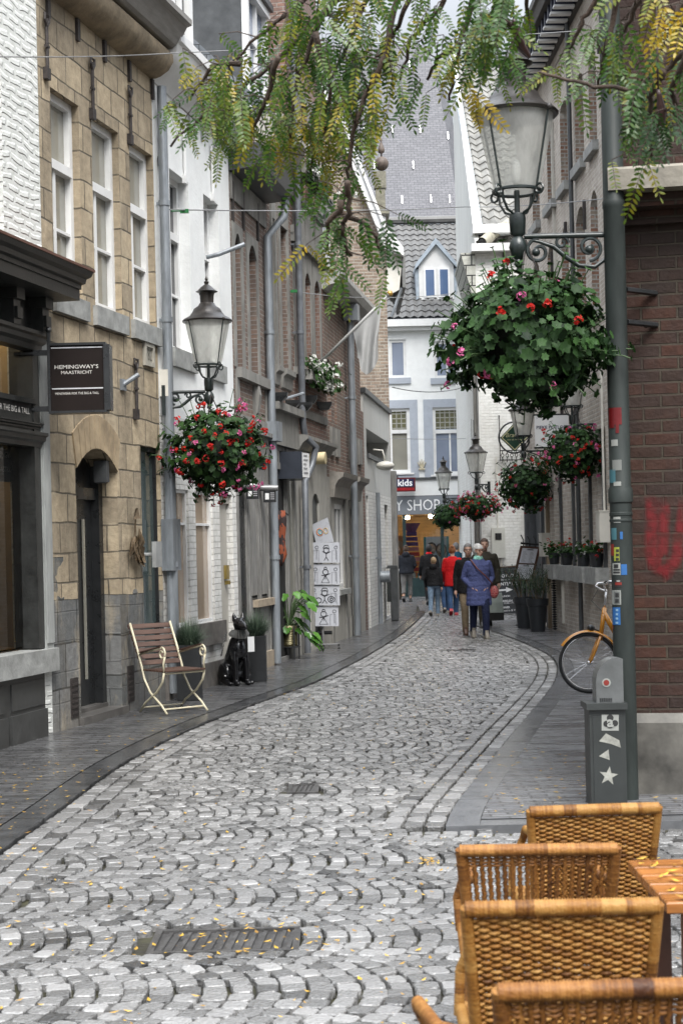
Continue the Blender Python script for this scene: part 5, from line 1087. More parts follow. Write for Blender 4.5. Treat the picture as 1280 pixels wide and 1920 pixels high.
def lantern(px, py, Y, rz, L_, label, tilt=0):
    p = at(px, py, Y); t = thing('wall_lantern', label, 'street lamp', (0, 0, 0), 'lanterns on scrolled wall brackets'); o = (0, 0, 0)
    f = MB(); f.lathe(o, [(.05, .15), (.055, .12), (.05, .02), (.03, .0), (.05, -.03), (.06, -.07), (.045, -.12), (.02, -.15), (.03, -.18), (.012, -.2), (.02, -.22), (.0, -.235)], 14)
    f.lathe(o, [(.018, .15), (.018, .3)], 8); f.tube([(.152 * cos(i * pi / 12), .152 * sin(i * pi / 12), .295) for i in range(24)], .012, 6, closed=True)
    for k in range(4):
        a = k * pi / 2 + pi / 4; u = V((cos(a), sin(a), 0))
        f.tube([V((0, 0, .15)) + u * .05, V((0, 0, .17)) + u * .10, V((0, 0, .23)) + u * .14, V((0, 0, .29)) + u * .15], .009, 6)
        f.tube([V((0, 0, .29)) + u * .16, V((0, 0, .8)) + u * .275], .007, 6)
        f.tube(spiral(u * .185 + V((0, 0, .285)), .03, .03, 0, 1, 12, u), .008, 6)
    obj('cage', f, m_dgreen, t, smooth=50)
    f = MB(); f.lathe(o, [(.14, .3), (.155, .33), (.24, .72), (.25, .785)], 24, caps=False); obj('glass', f, m_frost, t, smooth=True)
    f = MB(); f.lathe(o, [(.275, .78), (.285, .795), (.265, .815), (.20, .85), (.17, .89), (.15, .93), (.10, .965), (.085, .99), (.075, 1.0), (.08, 1.08), (.09, 1.11), (.125, 1.125), (.10, 1.14), (.06, 1.18), (.02, 1.21), (.03, 1.235), (.012, 1.25), (.018, 1.27), (.0, 1.31)], 24)
    for k in range(4): a = k * pi / 2 + pi / 4; f.sphere((.28 * cos(a), .28 * sin(a), .79), .022, 8, 6)
    obj('roof', f, m_roofm, t, smooth=35)
    f = MB(); f.sphere((0, 0, .42), (.035, .035, .09), 10, 8); obj('bulb', f, m_white, t, smooth=True)
    f = MB(); f.tube([(0.04, 0, 0), (L_, 0, 0)], .018, 8)
    k = L_ / .52
    def P(x, z): return V((x * k, 0, z * k))
    f.tube([P(.07, -.02), P(.12, -.03), P(.2, -.06), P(.27, -.12), P(.34, -.17), P(.43, -.18), P(.5, -.13)], [.008, .012, .016, .018, .016, .014, .012], 8)
    f.tube(spiral(P(.115, -.085), .075 * k, .015, pi / 2, 1.3), .012, 6); f.tube(spiral(P(.40, -.07), .075 * k, .015, -pi / 2, 1.4), .012, 6); f.tube(spiral(P(.245, -.04), .04 * k, .012, 0, 1.2), .010, 6)
    f.sphere(P(.1, -.09), .028, 8, 6); f.sphere(P(.4, -.08), .028, 8, 6)
    f.box((L_ + .01, 0, -.09), (.04, .06, .34)); obj('bracket', f, m_dgreen, t, smooth=50)
    t.location = p; t.rotation_euler = (0, 0, rz); return t
lantern(392, 734, 18.05, pi, .5, 'lantern on the bracket of the stone house, above a red basket on the left')
lantern(970, 444, 10.4, 0, .60, 'big lantern nearest the camera, on the grey pole above the largest basket')
lantern(981, 846, 31.0, 0, .74, 'lantern in front of the round green sign, above the second farthest dark basket')
lantern(1072, 796, 26.0, 0, .62, 'lantern mostly hidden behind the large dark basket on the brick house')
lantern(893, 908, 40.0, .9, .55, 'small far lantern on the corner of the white house, beside the reddest basket')
lantern(832, 935, 49.0, 0, .62, 'smallest lantern, in front of the white shop house at the end')

# ================================================================== hanging flower baskets
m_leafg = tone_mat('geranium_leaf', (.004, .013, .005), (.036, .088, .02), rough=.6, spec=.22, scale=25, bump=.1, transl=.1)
m_red = tone_mat('red_petals', (.36, .008, .01), (.62, .035, .022), rough=.6, spec=.3, bump=0, transl=.25)
m_pink = tone_mat('pink_petals', (.50, .07, .22), (.75, .22, .42), rough=.6, spec=.3, bump=0, transl=.25)
m_wpet = tone_mat('white_petals', (.7, .7, .66), (.85, .85, .82), rough=.6, spec=.3, bump=0, transl=.25)
m_stem = mat('green_stem', (.05, .09, .03), bump=0)
def leaf_at(mb, tn, c, nrm, up, r, g, t):
    nrm = nrm.normalized(); x = up.cross(nrm)
    if x.length < 1e-3: x = V((1, 0, 0)).cross(nrm)
    x.normalize(); y = nrm.cross(x); b = len(mb.v); n = 12
    mb.v.append(tuple(c - y * r * .5 - nrm * r * .12))
    for i in range(n):
        a = -pi / 2 + .35 + (2 * pi - .7) * i / (n - 1); k = r * (1.0 if i % 2 else .74) * (1 + g.uniform(-.08, .08))
        mb.v.append(tuple(c + x * (k * cos(a)) + y * (k * sin(a)) + nrm * (r * g.uniform(-.05, .22))))
    for i in range(n - 1): mb.f.append((b, b + 1 + i, b + 2 + i))
    tn.extend([t] * (n + 1))
def head_at(mb, tn, c, d, r, g, n=11):
    for i in range(n):
        u = V((g.gauss(0, 1), g.gauss(0, 1), g.gauss(0, 1))).normalized() + d * .7; u.normalize(); p = c + u * r * g.uniform(.6, 1)
        x = u.orthogonal().normalized(); y = u.cross(x); s = r * .42; b = len(mb.v); t = g.random()
        for k in range(5): mb.v.append(tuple(p + (x * cos(k * 1.2566) + y * sin(k * 1.2566)) * s * g.uniform(.8, 1.1) + u * g.uniform(0, s * .4)))
        mb.v.append(tuple(p - u * s * .3)); tn.extend([t] * 6)
        for k in range(5): mb.f.append((b + k, b + (k + 1) % 5, b + 5))
def basket(px, py, Y, rx, rz, nl, nred, npink, label, seed, lr=.05, top=None, bias=None, droop=.25):
    g = random.Random(seed); c = at(px, py, Y)
    t = thing('flower_basket', label, 'hanging basket', c, 'geranium baskets hanging from the lantern brackets')
    ry = rx * .9; mb = MB(); tn = []
    def shell(k=1.0):
        while True:
            u = V((g.gauss(0, 1), g.gauss(0, 1), g.gauss(0, 1))).normalized()
            lump = 1 + .5 * noise.noise(u * 2.1 + V((seed, 0, 0))) + .16 * noise.noise(u * 6 + V((0, seed, 0)))
            z = u.z * rz; w = 1.0 if u.z > -.2 else 1 - droop * (-u.z - .2)
            return c + V((u.x * rx * w * lump, u.y * ry * w * lump, z * lump)) * k, u
    for i in range(nl):
        k = g.uniform(.62, 1.0) ** .6; p, u = shell(k); nr = (u + V((g.gauss(0, .35), g.gauss(0, .35), g.gauss(.25, .35)))).normalized()
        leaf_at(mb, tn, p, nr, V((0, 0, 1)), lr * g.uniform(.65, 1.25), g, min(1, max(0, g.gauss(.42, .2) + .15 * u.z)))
    sm_ = MB()
    for i in range(int(nl * .11)):   # sprigs that stick out of the outline
        p, u = shell(1.0); q = p + u * abs(g.gauss(.05, .13)) * rx + V((0, 0, g.uniform(.02, .12))) * rx; sm_.tube([p - u * .1, (p + q) / 2 + V((0, 0, .015)), q], .004, 4)
        leaf_at(mb, tn, q, (u + V((0, 0, .5))).normalized(), V((0, 0, 1)), lr * g.uniform(.5, .95), g, g.uniform(.4, .9))
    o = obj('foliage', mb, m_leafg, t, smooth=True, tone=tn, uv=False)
    for nm, cnt, m in (('red_blossoms', nred, m_red), ('pink_blossoms', npink, m_pink)):
        if not cnt: continue
        bb = MB(); bt = []
        for i in range(cnt):
            while True:
                p, u = shell(1.04)
                if bias is None or u.dot(bias) > g.uniform(-.75, .6): break
            p = p + u * g.uniform(0, .06); sm_.tube([p - u * .12, p], .004, 4); head_at(bb, bt, p, u, lr * g.uniform(.6, .95), g)
        obj(nm, bb, m, t, tone=bt, uv=False)
    obj('stems', sm_, m_stem, t)
    ch = MB(); f = MB(); top = top or c + V((0, 0, rz + .35))
    for k in range(3): a = k * 2.1; ch.tube([c + V((cos(a) * rx * .45, sin(a) * rx * .45, .0)), top], .006, 5)
    cm = MB(); cm.sphere(c + V((0, 0, -.04 * rz)), (rx * .66, ry * .66, rz * .66), 12, 8); obj('light_block_core', cm, mat('dark_core', (.006, .009, .004), rough=.9, bump=.3), t, smooth=True)  # dark core added inside the leaves to block light
    obj('chains', ch, m_iron, t)
    f.lathe(c + V((0, 0, -.12)), [(.08, -.1), (.2, .0), (.26, .12), (.24, .12), (.18, .04)], 14); obj('bowl', f, m_black, t, smooth=True)
    return t
basket(402, 848, 18.0, .54, .46, 1250, 62, 26, 'basket of red and pink geraniums by the stone house, under the left lantern', 11, lr=.045, top=at(396, 740, 18.0), bias=V((.3, -.7, -.25)))
basket(990, 640, 10.35, .50, .41, 2600, 10, 8, 'largest dark green basket with few flowers, nearest the camera beside the grey pole', 12, lr=.040, top=at(985, 450, 10.4), bias=V((-.95, -.3, .1)), droop=.1)
basket(1078, 850, 26.0, .52, .42, 1100, 34, 34, 'basket of pink and red geraniums against the pale brick wall, below the largest basket', 13, lr=.045, bias=V((.2, -.9, 0)))
basket(986, 912, 30.6, .52, .46, 1000, 44, 16, 'dark round basket with small red flowers, left of the pink one by the brick wall', 14, lr=.045)
basket(893, 951, 39.6, .54, .30, 800, 100, 60, 'shallow basket smothered in red and pink flowers near the corner of the white house', 15, lr=.045)
basket(838, 968, 48.6, .46, .36, 700, 2, 3, 'small dark leafy basket almost without flowers, farthest one beside the shop sign', 16, lr=.05)
# flower troughs on the tall house
def trough(fac, s0, s1, z, o, label, seed):
    g = random.Random(seed); t = thing('flower_trough', label, 'flower box', fac.P((s0 + s1) / 2, z, o), 'white geranium troughs on the tall brick house')
    f = MB(); fac.box(f, s0, s1, z, z + .16, .04, .24); obj('trough', f, m_gstone, t); mb = MB(); tn = []; bb = MB(); bt = []
    for i in range(340):
        s = g.uniform(s0 - .05, s1 + .05); p = fac.P(s, z + .12 + g.uniform(-.22, .26), .14 + abs(g.gauss(0, .14))); leaf_at(mb, tn, p, (fac.n + V((g.gauss(0, .4), g.gauss(0, .4), .5))).normalized(), V((0, 0, 1)), .05 * g.uniform(.6, 1.2), g, g.uniform(.45, 1))
        if i % 12 == 0: head_at(bb, bt, p + fac.n * .05 + V((0, 0, .05)), fac.n, .055, g)
    obj('foliage', mb, m_leafg, t, smooth=True, tone=tn, uv=False); obj('white_blossoms', bb, m_wpet, t, tone=bt, uv=False)
zz = L5.hit(590, 728)[1]; trough(L5, .25, 2.2, zz, .1, 'white flower trough below the arched windows, beside the flagpole', 21)
zz = L5.hit(575, 355)[1]; trough(L5, .25, 2.15, zz, .1, 'white flower trough on the upper floor, half behind the tree leaves', 22)

# ================================================================== signs
m_sign = mat('brown_black_sign', (.014, .010, .009), rough=.6, var=.15, scale=3, bump=.02, spec=.12)
hsg = thing('hanging_sign', "dark square menswear sign with pale lettering and two silver lines on the stone house", 'sign', at(150, 710, 14.6))
Ys = 14.6; a, b = at(97, 771, Ys), at(194, 646, Ys); zz = b.z - a.z; xx = b.x - a.x
f = MB(); f.obox((a.x, Ys, a.z), (xx, 0, 0), (0, .12, 0), (0, 0, zz)); obj('sign_box', f, m_sign, hsg)
f = MB(); w = .022
for q in ((a.x - w, a.z - w, xx + 2 * w, w), (a.x - w, b.z, xx + 2 * w, w), (a.x - w, a.z, w, zz), (b.x, a.z, w * 2.6, zz)): f.obox((q[0], Ys - .02, q[1]), (q[2], 0, 0), (0, .18, 0), (0, 0, q[3]))
obj('sign_frame', f, m_black, hsg)
cx = (a.x + b.x) / 2 - .005; e = (1, 0, 0); u = (0, 0, 1)
tx = text_mb("HEMINGWAY'S", (cx, Ys, a.z + zz * .672), e, u, width=xx * .82, height=zz * .060); merge(tx, text_mb('MAASTRICHT', (cx, Ys, a.z + zz * .585), e, u, width=xx * .58, height=zz * .050)); merge(tx, text_mb('MENSWEAR FOR THE BIG & TALL', (cx, Ys, a.z + zz * .265), e, u, width=xx * .82, height=zz * .036)); obj('lettering', tx, m_letter, hsg)
f = MB()
for z in (.955, .33): f.obox((a.x + .01, Ys - .004, a.z + zz * z), (xx - .02, 0, 0), (0, .004, 0), (0, 0, .011))
obj('silver_lines', f, mat('silver_line', (.6, .6, .62), metal=.3, rough=.3), hsg)
f = MB(); wl = L1.hit(80, 655); 
for z in (a.z + zz * .9, a.z + zz * .04): f.obox((a.x - .16, Ys + .03, z - .02), (.18, 0, 0), (0, .05, 0), (0, 0, .045)); f.tube([(a.x - .14, Ys + .05, z), (a.x - .34, Ys + .05, z)], .02, 6)
f.tube([(a.x - .02, Ys + .05, a.z), (a.x - .02, Ys + .05, b.z + .13)], .018, 6); f.sphere((a.x - .02, Ys + .05, b.z + .15), .03, 8, 6); obj('bracket', f, m_black, hsg)
bs = thing('box_sign', 'dark navy box sign with a white end panel jutting from the narrow house', 'sign', at(545, 870, 24.2)); Ys = 24.0
a, b = at(514, 898, Ys), at(566, 846, Ys); f = MB(); f.obox((a.x - .05, Ys, a.z), (b.x - a.x + .05, 0, 0), (0, .8, 0), (0, 0, b.z - a.z)); obj('sign_box', f, mat('navy_box_sign', (.018, .022, .032), rough=.35, var=.15), bs)
f = MB(); f.prism([V((b.x, Ys + .003, a.z + .02)), V((b.x + .10, Ys + .3, a.z + .02)), V((b.x, Ys + .6, a.z + .02))], V((0, 0, b.z - a.z - .04))); obj('white_panel', f, mat('panel_white', (.6, .6, .6), bump=0, var=.05), bs)
f = MB()
for k in range(5): f.obox((b.x + .02, Ys + .05, a.z + .08 + k * .065), V((.06 - .01 * (k % 3), .18 - .03 * (k % 3), 0)), V((.003, -.001, 0)), (0, 0, .02))
obj('small_print', f, mat('grey_print', (.25, .25, .26), bump=0), bs)
for (x0, x1, y0, y1, Ys, lab) in ((494, 517, 942, 919, 22.6, 'small black shop sign with a white figure panel by the grey drainpipe'), (462, 485, 936, 915, 21.6, 'small black shop sign with a white panel, half under the red basket')):
    a, b = at(x0, y0, Ys), at(x1, y1, Ys); t = thing('shop_sign', lab, 'sign', a, 'small black signs under a silver roller'); f = MB(); f.obox(a, (b.x - a.x, 0, 0), (0, .08, 0), (0, 0, b.z - a.z)); obj('sign_board', f, m_black, t)
    f = MB(); w = b.x - a.x; f.obox((a.x + w * .15, Ys - .004, a.z + .04), (w * .3, 0, 0), (0, .004, 0), (0, 0, b.z - a.z - .08)); obj('white_panel', f, m_white, t)
    f = MB(); 
    for k in range(4): f.obox((a.x + w * .55, Ys - .004, a.z + .04 + k * .028), (w * .33, 0, 0), (0, .004, 0), (0, 0, .014))
    obj('small_print', f, mat('grey_print', (.25, .25, .26)), t)
    f = MB(); f.tube([(a.x - .25, Ys + .02, b.z + .045), (b.x + .03, Ys + .02, b.z + .03)], .045, 10); obj('silver_roller', f, mat('brushed_steel', (.26, .26, .26), metal=.6, rough=.45), t, smooth=40)
# cafe sign, green ring sign, pavement board, menu board
Ys = 28.6; a, b = at(1003, 838, Ys), at(1068, 778, Ys)
cs = thing('cafe_sign', 'white cafe board with dark blue lettering jutting from the pale brick house', 'sign', a); f = MB(); f.obox(a, (b.x - a.x + .35, 0, 0), (0, .06, 0), (0, 0, b.z - a.z)); obj('sign_board', f, m_white, cs)
w, h_ = b.x - a.x, b.z - a.z; tx = text_mb('PIEKE POTLOED', (a.x + w * .5, Ys, a.z + h_ * .62), e, u, width=w * .92, bold=.02); merge(tx, text_mb('bar eten terras', (a.x + w * .68, Ys, a.z + h_ * .42), e, u, width=w * .5)); obj('lettering', tx, mat('ink_blue', (.03, .03, .07), bump=0), cs)
f = MB(); f.obox((a.x - .02, Ys + .02, b.z), (w + .5, 0, 0), (0, .03, 0), (0, 0, .03)); f.obox((a.x - .02, Ys + .02, a.z - .03), (w + .5, 0, 0), (0, .03, 0), (0, 0, .03)); f.tube(spiral(V((b.x + .05, Ys + .03, b.z - .12)), .16, .03, 0, 1.5), .02, 6); obj('iron_frame', f, m_black, cs)
gs_ = thing('ring_sign', 'green diamond beer sign inside a black iron ring beside the white wall', 'sign', at(963, 820, 33.5)); c = at(964, 820, 33.5); r = .30
f = MB(); f.prism([c + V((-r, 0, 0)), c + V((0, 0, -r)), c + V((r, 0, 0)), c + V((0, 0, r))], V((0, .08, 0))); obj('diamond', f, mat('bottle_green', (.01, .045, .025), rough=.3, var=.1), gs_)
f = MB(); k = r * .88
for i in range(4):
    p, q = [c + V((k * cos(j * pi / 2), -.006, k * sin(j * pi / 2))) for j in (i, i + 1)]; f.tube([p, q], .01, 4)
obj('gold_edge', f, mat('pale_gold', (.55, .52, .3), bump=0), gs_)
tx = text_mb('Brand', c + V((-.03, 0, .05)), e, u, width=.3, shear=.2); merge(tx, text_mb('bier uit limburg', c + V((0, 0, -.05)), e, u, width=.3)); obj('lettering', tx, MC['pale_gold'], gs_)
f = MB(); f.tube([c + V((r * 1.08 * cos(i * pi / 16), .04, r * 1.08 * sin(i * pi / 16))) for i in range(32)], .018, 6, closed=True); f.tube([c + V((r, .04, 0)), c + V((.8, .04, 0))], .02, 6); obj('iron_ring', f, m_black, gs_)
pb = thing('pavement_board', 'black A-board with white arrow reading BINNENTERRAS behind the shrub pots', 'sign', gnd(945, 1152)); Y0 = gnd(945, 1153).y
bl, br_ = at(912, 1152, Y0), at(985, 1152, Y0); hh = at(945, 1063, Y0).z; f = MB(); ln = V((0, .22, 0))
f.prism([V((bl.x, Y0, .03)), V((br_.x, Y0, .03)), V((br_.x, Y0 + .2, hh)), V((bl.x, Y0 + .2, hh - .04))], V((0, .03, 0))); obj('board', f, mat('chalkboard', (.022, .024, .028), rough=.5, var=.2), pb)
f = MB(); f.prism([V((bl.x, Y0 + .5, .03)), V((br_.x, Y0 + .5, .03)), V((br_.x, Y0 + .24, hh)), V((bl.x, Y0 + .24, hh - .04))], V((0, .03, 0))); f.obox((bl.x - .02, Y0 + .19, hh - .04), (br_.x - bl.x + .04, 0, .04), (0, .09, 0), (0, 0, .03)); obj('rear_board', f, mat('brown_wood_edge', (.10, .055, .03), var=.3), pb)
m_chalk = mat('chalk_white', (.72, .72, .72), bump=0, var=.05); upb = V((0, .2, hh)).normalized(); W_ = br_.x - bl.x
def bp(fx, py): z = at(945, py, Y0).z; k = z / hh; return V((bl.x + W_ * fx, Y0 + .2 * k - .003, z))
ex = V((1, 0, .03))
tx = text_mb('PIEKE POTLOED', bp(.46, 1080), ex, upb, width=W_ * .82, bold=.03)
for s, fx, py, ww in (('bar & eten', .55, 1086.5, .3), ('BINNENTERRAS', .46, 1095, .8), ('LUNCH', .50, 1118, .22), ('BORRELEN', .5, 1127, .34), ('woensdag, 13:00-17:00', .45, 1131.5, .6), ('DINER', .5, 1139, .2), ('Pin, Maestro & Visa', .52, 1145, .6)): merge(tx, text_mb(s, bp(fx, py), ex, upb, width=W_ * ww, bold=.02 if s.isupper() else 0))
obj('lettering', tx, m_chalk, pb)
f = MB(); p = [bp(.28, 1109), bp(.28, 1105.5), bp(.52, 1104.5), bp(.52, 1101), bp(.70, 1106), bp(.52, 1111), bp(.52, 1107.8)]; f.add([q - V((0, .004, 0)) for q in p], [tuple(range(7))]); obj('arrow', f, m_chalk, pb)
mb_ = thing('menu_board', 'tilted brown framed menu board with two white pages above the shrub pots', 'menu board', gnd(985, 1172)); Ys = 32.4
A, B, C_, D = at(960, 1090, Ys), at(998, 1090, Ys), at(1013, 1026, Ys), at(975, 1023, Ys)
f = MB(); f.prism([A, B, C_, D], V((0, .05, 0))); obj('frame', f, mat('mahogany', (.085, .035, .02), rough=.4, var=.3, stretch=(1, 1, 6)), mb_)
def q2(s, t): return A.lerp(B, s).lerp(D.lerp(C_, s), t) - V((0, .003, 0))
f = MB()
for t0, t1 in ((.06, .48), (.52, .94)): f.add([q2(.12, t0), q2(.88, t0), q2(.88, t1), q2(.12, t1)], [(0, 1, 2, 3)])
obj('menu_pages', f, mat('paper_white', (.72, .73, .78), bump=0, var=.04), mb_)
f = MB()
for t0, t1 in ((.06, .48), (.52, .94)):
    f.add([q2(.32, t1 - .05) , q2(.7, t1 - .05), q2(.64, t1 - .02), q2(.38, t1 - .02)], [(0, 1, 2, 3)])
    for k in range(9):
        for s0 in (.2, .55): z = t0 + .03 + k * .035; f.add([q2(s0, z) - V((0, .002, 0)), q2(s0 + .22 - .04 * (k % 3), z) - V((0, .002, 0)), q2(s0 + .22 - .04 * (k % 3), z + .008) - V((0, .002, 0)), q2(s0, z + .008) - V((0, .002, 0))], [(0, 1, 2, 3)])
obj('menu_text', f, MC['grey_print'], mb_)
f = MB(); m0 = (A + B) / 2; f.tube([(m0.x + .05, Ys + .07, .02), m0 + V((.05, .07, 0)), (C_ + D) / 2 + V((0, .07, -.02))], .025, 8); f.lathe((m0.x + .05, Ys + .07, .024), [(.2, 0), (.2, .03), (.03, .06)], 14); obj('stand', f, m_black, mb_)
f = MB()
for k in range(3): p = D.lerp(C_, .15 + k * .3); f.tube([p, p + V((.0, -.02, .12)), p + V((-.06, -.1, .22))], .012, 6)
f.tube([D + V((0, -.02, .05)), C_ + V((0, -.02, .05))], .02, 6); obj('lamp_arms', f, m_black, mb_)

# ================================================================== planters and shrubs
m_pot = mat('anthracite_pot', (.022, .025, .029), rough=.45, var=.2, scale=3, bump=.03)
m_bam = tone_mat('fine_leaves', (.008, .02, .008), (.04, .085, .025), rough=.5, bump=0, transl=.15)
def blade(mb, tn, p, d, ln, w, t, bend=.0):
    d = d.normalized(); x = d.cross(V((0, 0, 1)))
    if x.length < 1e-3: x = V((1, 0, 0))
    x.normalize(); b = len(mb.v); q = p + d * ln * .5 + V((0, 0, bend * .3)); r = p + d * ln - V((0, 0, bend))
    mb.v += [tuple(p), tuple(q - x * w), tuple(q + x * w), tuple(r)]; mb.f += [(b, b + 1, b + 2), (b + 1, b + 3, b + 2)]; tn.extend([t] * 4)
def shrub_pot(px, py, label, seed, h=.62):
    g = random.Random(seed); p = gnd(px, py, .024); t = thing('shrub_pot', label, 'planter', p, 'tall anthracite pots with fine-leaved shrubs')
    f = MB(); f.lathe(p, [(.13, 0), (.135, .02), (.185, h - .14), (.19, h - .135), (.2, h - .13), (.215, h), (.195, h), (.185, h - .05), (.0, h - .05)], 24); obj('pot', f, m_pot, t, smooth=35)
    st = MB(); mb = MB(); tn = []
    for i in range(9):
        a = g.uniform(0, 6.3); q = p + V((cos(a) * .09, sin(a) * .09, h - .05)); tip = q + V((cos(a) * g.uniform(.05, .3), sin(a) * g.uniform(.05, .3), g.uniform(.35, .6))); st.tube([q, q.lerp(tip, .5) + V((0, 0, .05)), tip], .007, 5)
        for k in range(95): s = g.uniform(.35, 1.05); c = q.lerp(tip, s) + V((g.gauss(0, .07), g.gauss(0, .07), g.gauss(0, .05))); blade(mb, tn, c, V((g.gauss(0, 1), g.gauss(0, 1), g.gauss(.3, .7))), g.uniform(.06, .13), .008, g.uniform(.1, .9), .03)
    objs('stem', st, mat('shrub_stem', (.20, .15, .09), bump=0), t); obj('foliage', mb, m_bam, t, tone=tn, uv=False)
shrub_pot(1008, 1184, 'front anthracite pot with a fine-leaved shrub, nearest the pale brick wall', 31)
shrub_pot(983, 1178, 'rear anthracite pot with a fine-leaved shrub, beside the black A-board', 32)
m_gr = tone_mat('blue_grass', (.02, .04, .025), (.13, .18, .12), rough=.6, bump=0, transl=.15)
def grass_box(px, py, w, hgt, label, seed, gl_=.34):
    g = random.Random(seed); p = gnd(px, py, .024); t = thing('grass_planter', label, 'planter', p, 'tall black planters with ornamental grass')
    f = MB(); f.bbox((p.x, p.y, p.z), (w, w, hgt), .008); obj('box', f, mat('black_planter', (.014, .015, .016), rough=.4, var=.3), t); mb = MB(); tn = []
    for i in range(900):
        a = g.uniform(0, 6.3); r = g.uniform(0, w * .42); q = p + V((cos(a) * r, sin(a) * r, hgt)); k = g.uniform(.1, 1.1); d = V((cos(a) * k, sin(a) * k, 1)).normalized(); L_ = gl_ * g.uniform(.6, 1.15); b = len(mb.v); x = V((-sin(a), cos(a), 0)) * .0035
        pts = [q + d * L_ * s - V((0, 0, k * .16 * s * s)) for s in (0, .4, .75, 1)]
        for j, c in enumerate(pts): mb.v += [tuple(c - x * (1 - j / 3.2)), tuple(c + x * (1 - j / 3.2))]
        for j in range(3): mb.f.append((b + 2 * j, b + 2 * j + 1, b + 2 * j + 3, b + 2 * j + 2))
        tn.extend([g.uniform(0, 1)] * 8)
    obj('grass', mb, m_gr, t, tone=tn, uv=False)
grass_box(357, 1312, .26, .62, 'black planter of ornamental grass behind the garden chair', 41); grass_box(482, 1277, .25, .58, 'black planter of ornamental grass behind the dog statue', 42, .36)
# monstera
pm = gnd(543, 1236, .024); mo = thing('potted_plant', 'broad-leaved green plant in a ribbed brass pot on a black stand', 'plant', pm); f = MB()
r_ = .13; f.lathe(pm + V((0, 0, .2)), [(.0, .0), (r_ * .92, 0)] + [(r_ * (1.0 if k % 2 else .95), .02 + k * .0125) for k in range(23)] + [(r_ * .9, .31), (r_ * .88, .27), (0, .27)], 24); obj('pot', f, mat('ribbed_brass', (.11, .095, .045), metal=.5, rough=.4, var=.3, scale=12), mo, smooth=30)
for k in range(4):
    f = MB(); a = k * pi / 2 + .5; q = pm + V((cos(a) * .165, sin(a) * .165, 0)); f.box((q.x, q.y, q.z + .255), (.022, .022, .51)); obj('stand_leg', f, m_black, mo)
f = MB(); f.tube([pm + V((cos(i * pi / 12) * .16, sin(i * pi / 12) * .16, .19)) for i in range(24)], .012, 6, closed=True); obj('stand_ring', f, m_black, mo)
m_mon = tone_mat('glossy_leaf', (.02, .07, .012), (.10, .24, .04), rough=.25, spec=.6, bump=.05, transl=.2, scale=8)
g = random.Random(50); mb = MB(); tn = []; st = MB()
for i in range(38):
    a = g.uniform(0, 6.28); rr_ = g.uniform(.06, .34); zt = g.uniform(.42, 1.05) if i < 30 else g.uniform(.2, .42)
    if i >= 30: a, rr_ = g.uniform(-.9, .5), g.uniform(.28, .45)
    b0 = pm + V((0, 0, .5)); tip = pm + V((cos(a) * rr_, sin(a) * rr_, zt)); st.tube([b0, b0.lerp(tip, .5) + V((0, 0, .12)), tip], .007, 5)
    out = V((cos(a), sin(a), -.5)).normalized(); nr = V((cos(a) * .6, sin(a) * .6 - .4, .8)).normalized(); x = out.cross(nr).normalized(); L_ = g.uniform(.15, .24); b = len(mb.v); t = g.uniform(.2, .9)
    for j in range(6):
        s = j / 5; w = (L_ * .42 * sin(pi * min(1, .12 + s * .88)) ** .7) if j < 5 else .004; c = tip + out * L_ * s - nr * (L_ * .35 * s * s)
        mb.v += [tuple(c - x * w * (.7 if j % 2 else 1) + nr * .012), tuple(c - nr * .006), tuple(c + x * w * (.7 if j % 2 else 1) + nr * .012)]; tn.extend([t] * 3)
        if j: 
            for k in (0, 1): mb.f.append((b + 3 * j - 3 + k, b + 3 * j - 2 + k, b + 3 * j + 1 + k, b + 3 * j + k))
objs('stem', st, m_stem, mo); obj('foliage', mb, m_mon, mo, smooth=True, tone=tn, uv=False)
# four little pots on the sills of the brick house
for k, q in enumerate(low):
    lab = ('small grey pot of red geraniums on the sill farthest from the pole', 'small grey pot of red geraniums on the second sill, right of the farthest', 'small grey pot of white and green plants on the third sill', 'small grey pot of red geraniums on the sill nearest the pole')[k]
    c = R1.P((q[0] + q[1]) / 2, 1.284, .10); t = thing('flower_pot', lab, 'flower pot', c, 'flower pots on the sills of the pale brick house'); g = random.Random(60 + k); f = MB(); f.lathe(c, [(.08, 0), (.085, .01), (.115, .2), (.12, .2), (.12, .22), (.1, .22), (.1, .18), (0, .18)], 14); obj('pot', f, m_pot, t, smooth=35); mb = MB(); tn = []; bb = MB(); bt = []
    for i in range(110):
        p = c + V((g.gauss(0, .09), g.gauss(0, .09), .27 + g.gauss(0, .07))); leaf_at(mb, tn, p, V((g.gauss(0, .5), g.gauss(0, .5), .7)), V((0, 0, 1)), .035, g, g.uniform(.5, 1))
        if i % 13 == 0: head_at(bb, bt, p + V((0, 0, .06)), V((0, 0, 1)), .03, g)
    obj('foliage', mb, m_leafg, t, smooth=True, tone=tn, uv=False); obj('blossoms', bb, m_wpet if k == 2 else m_red, t, tone=bt, uv=False)
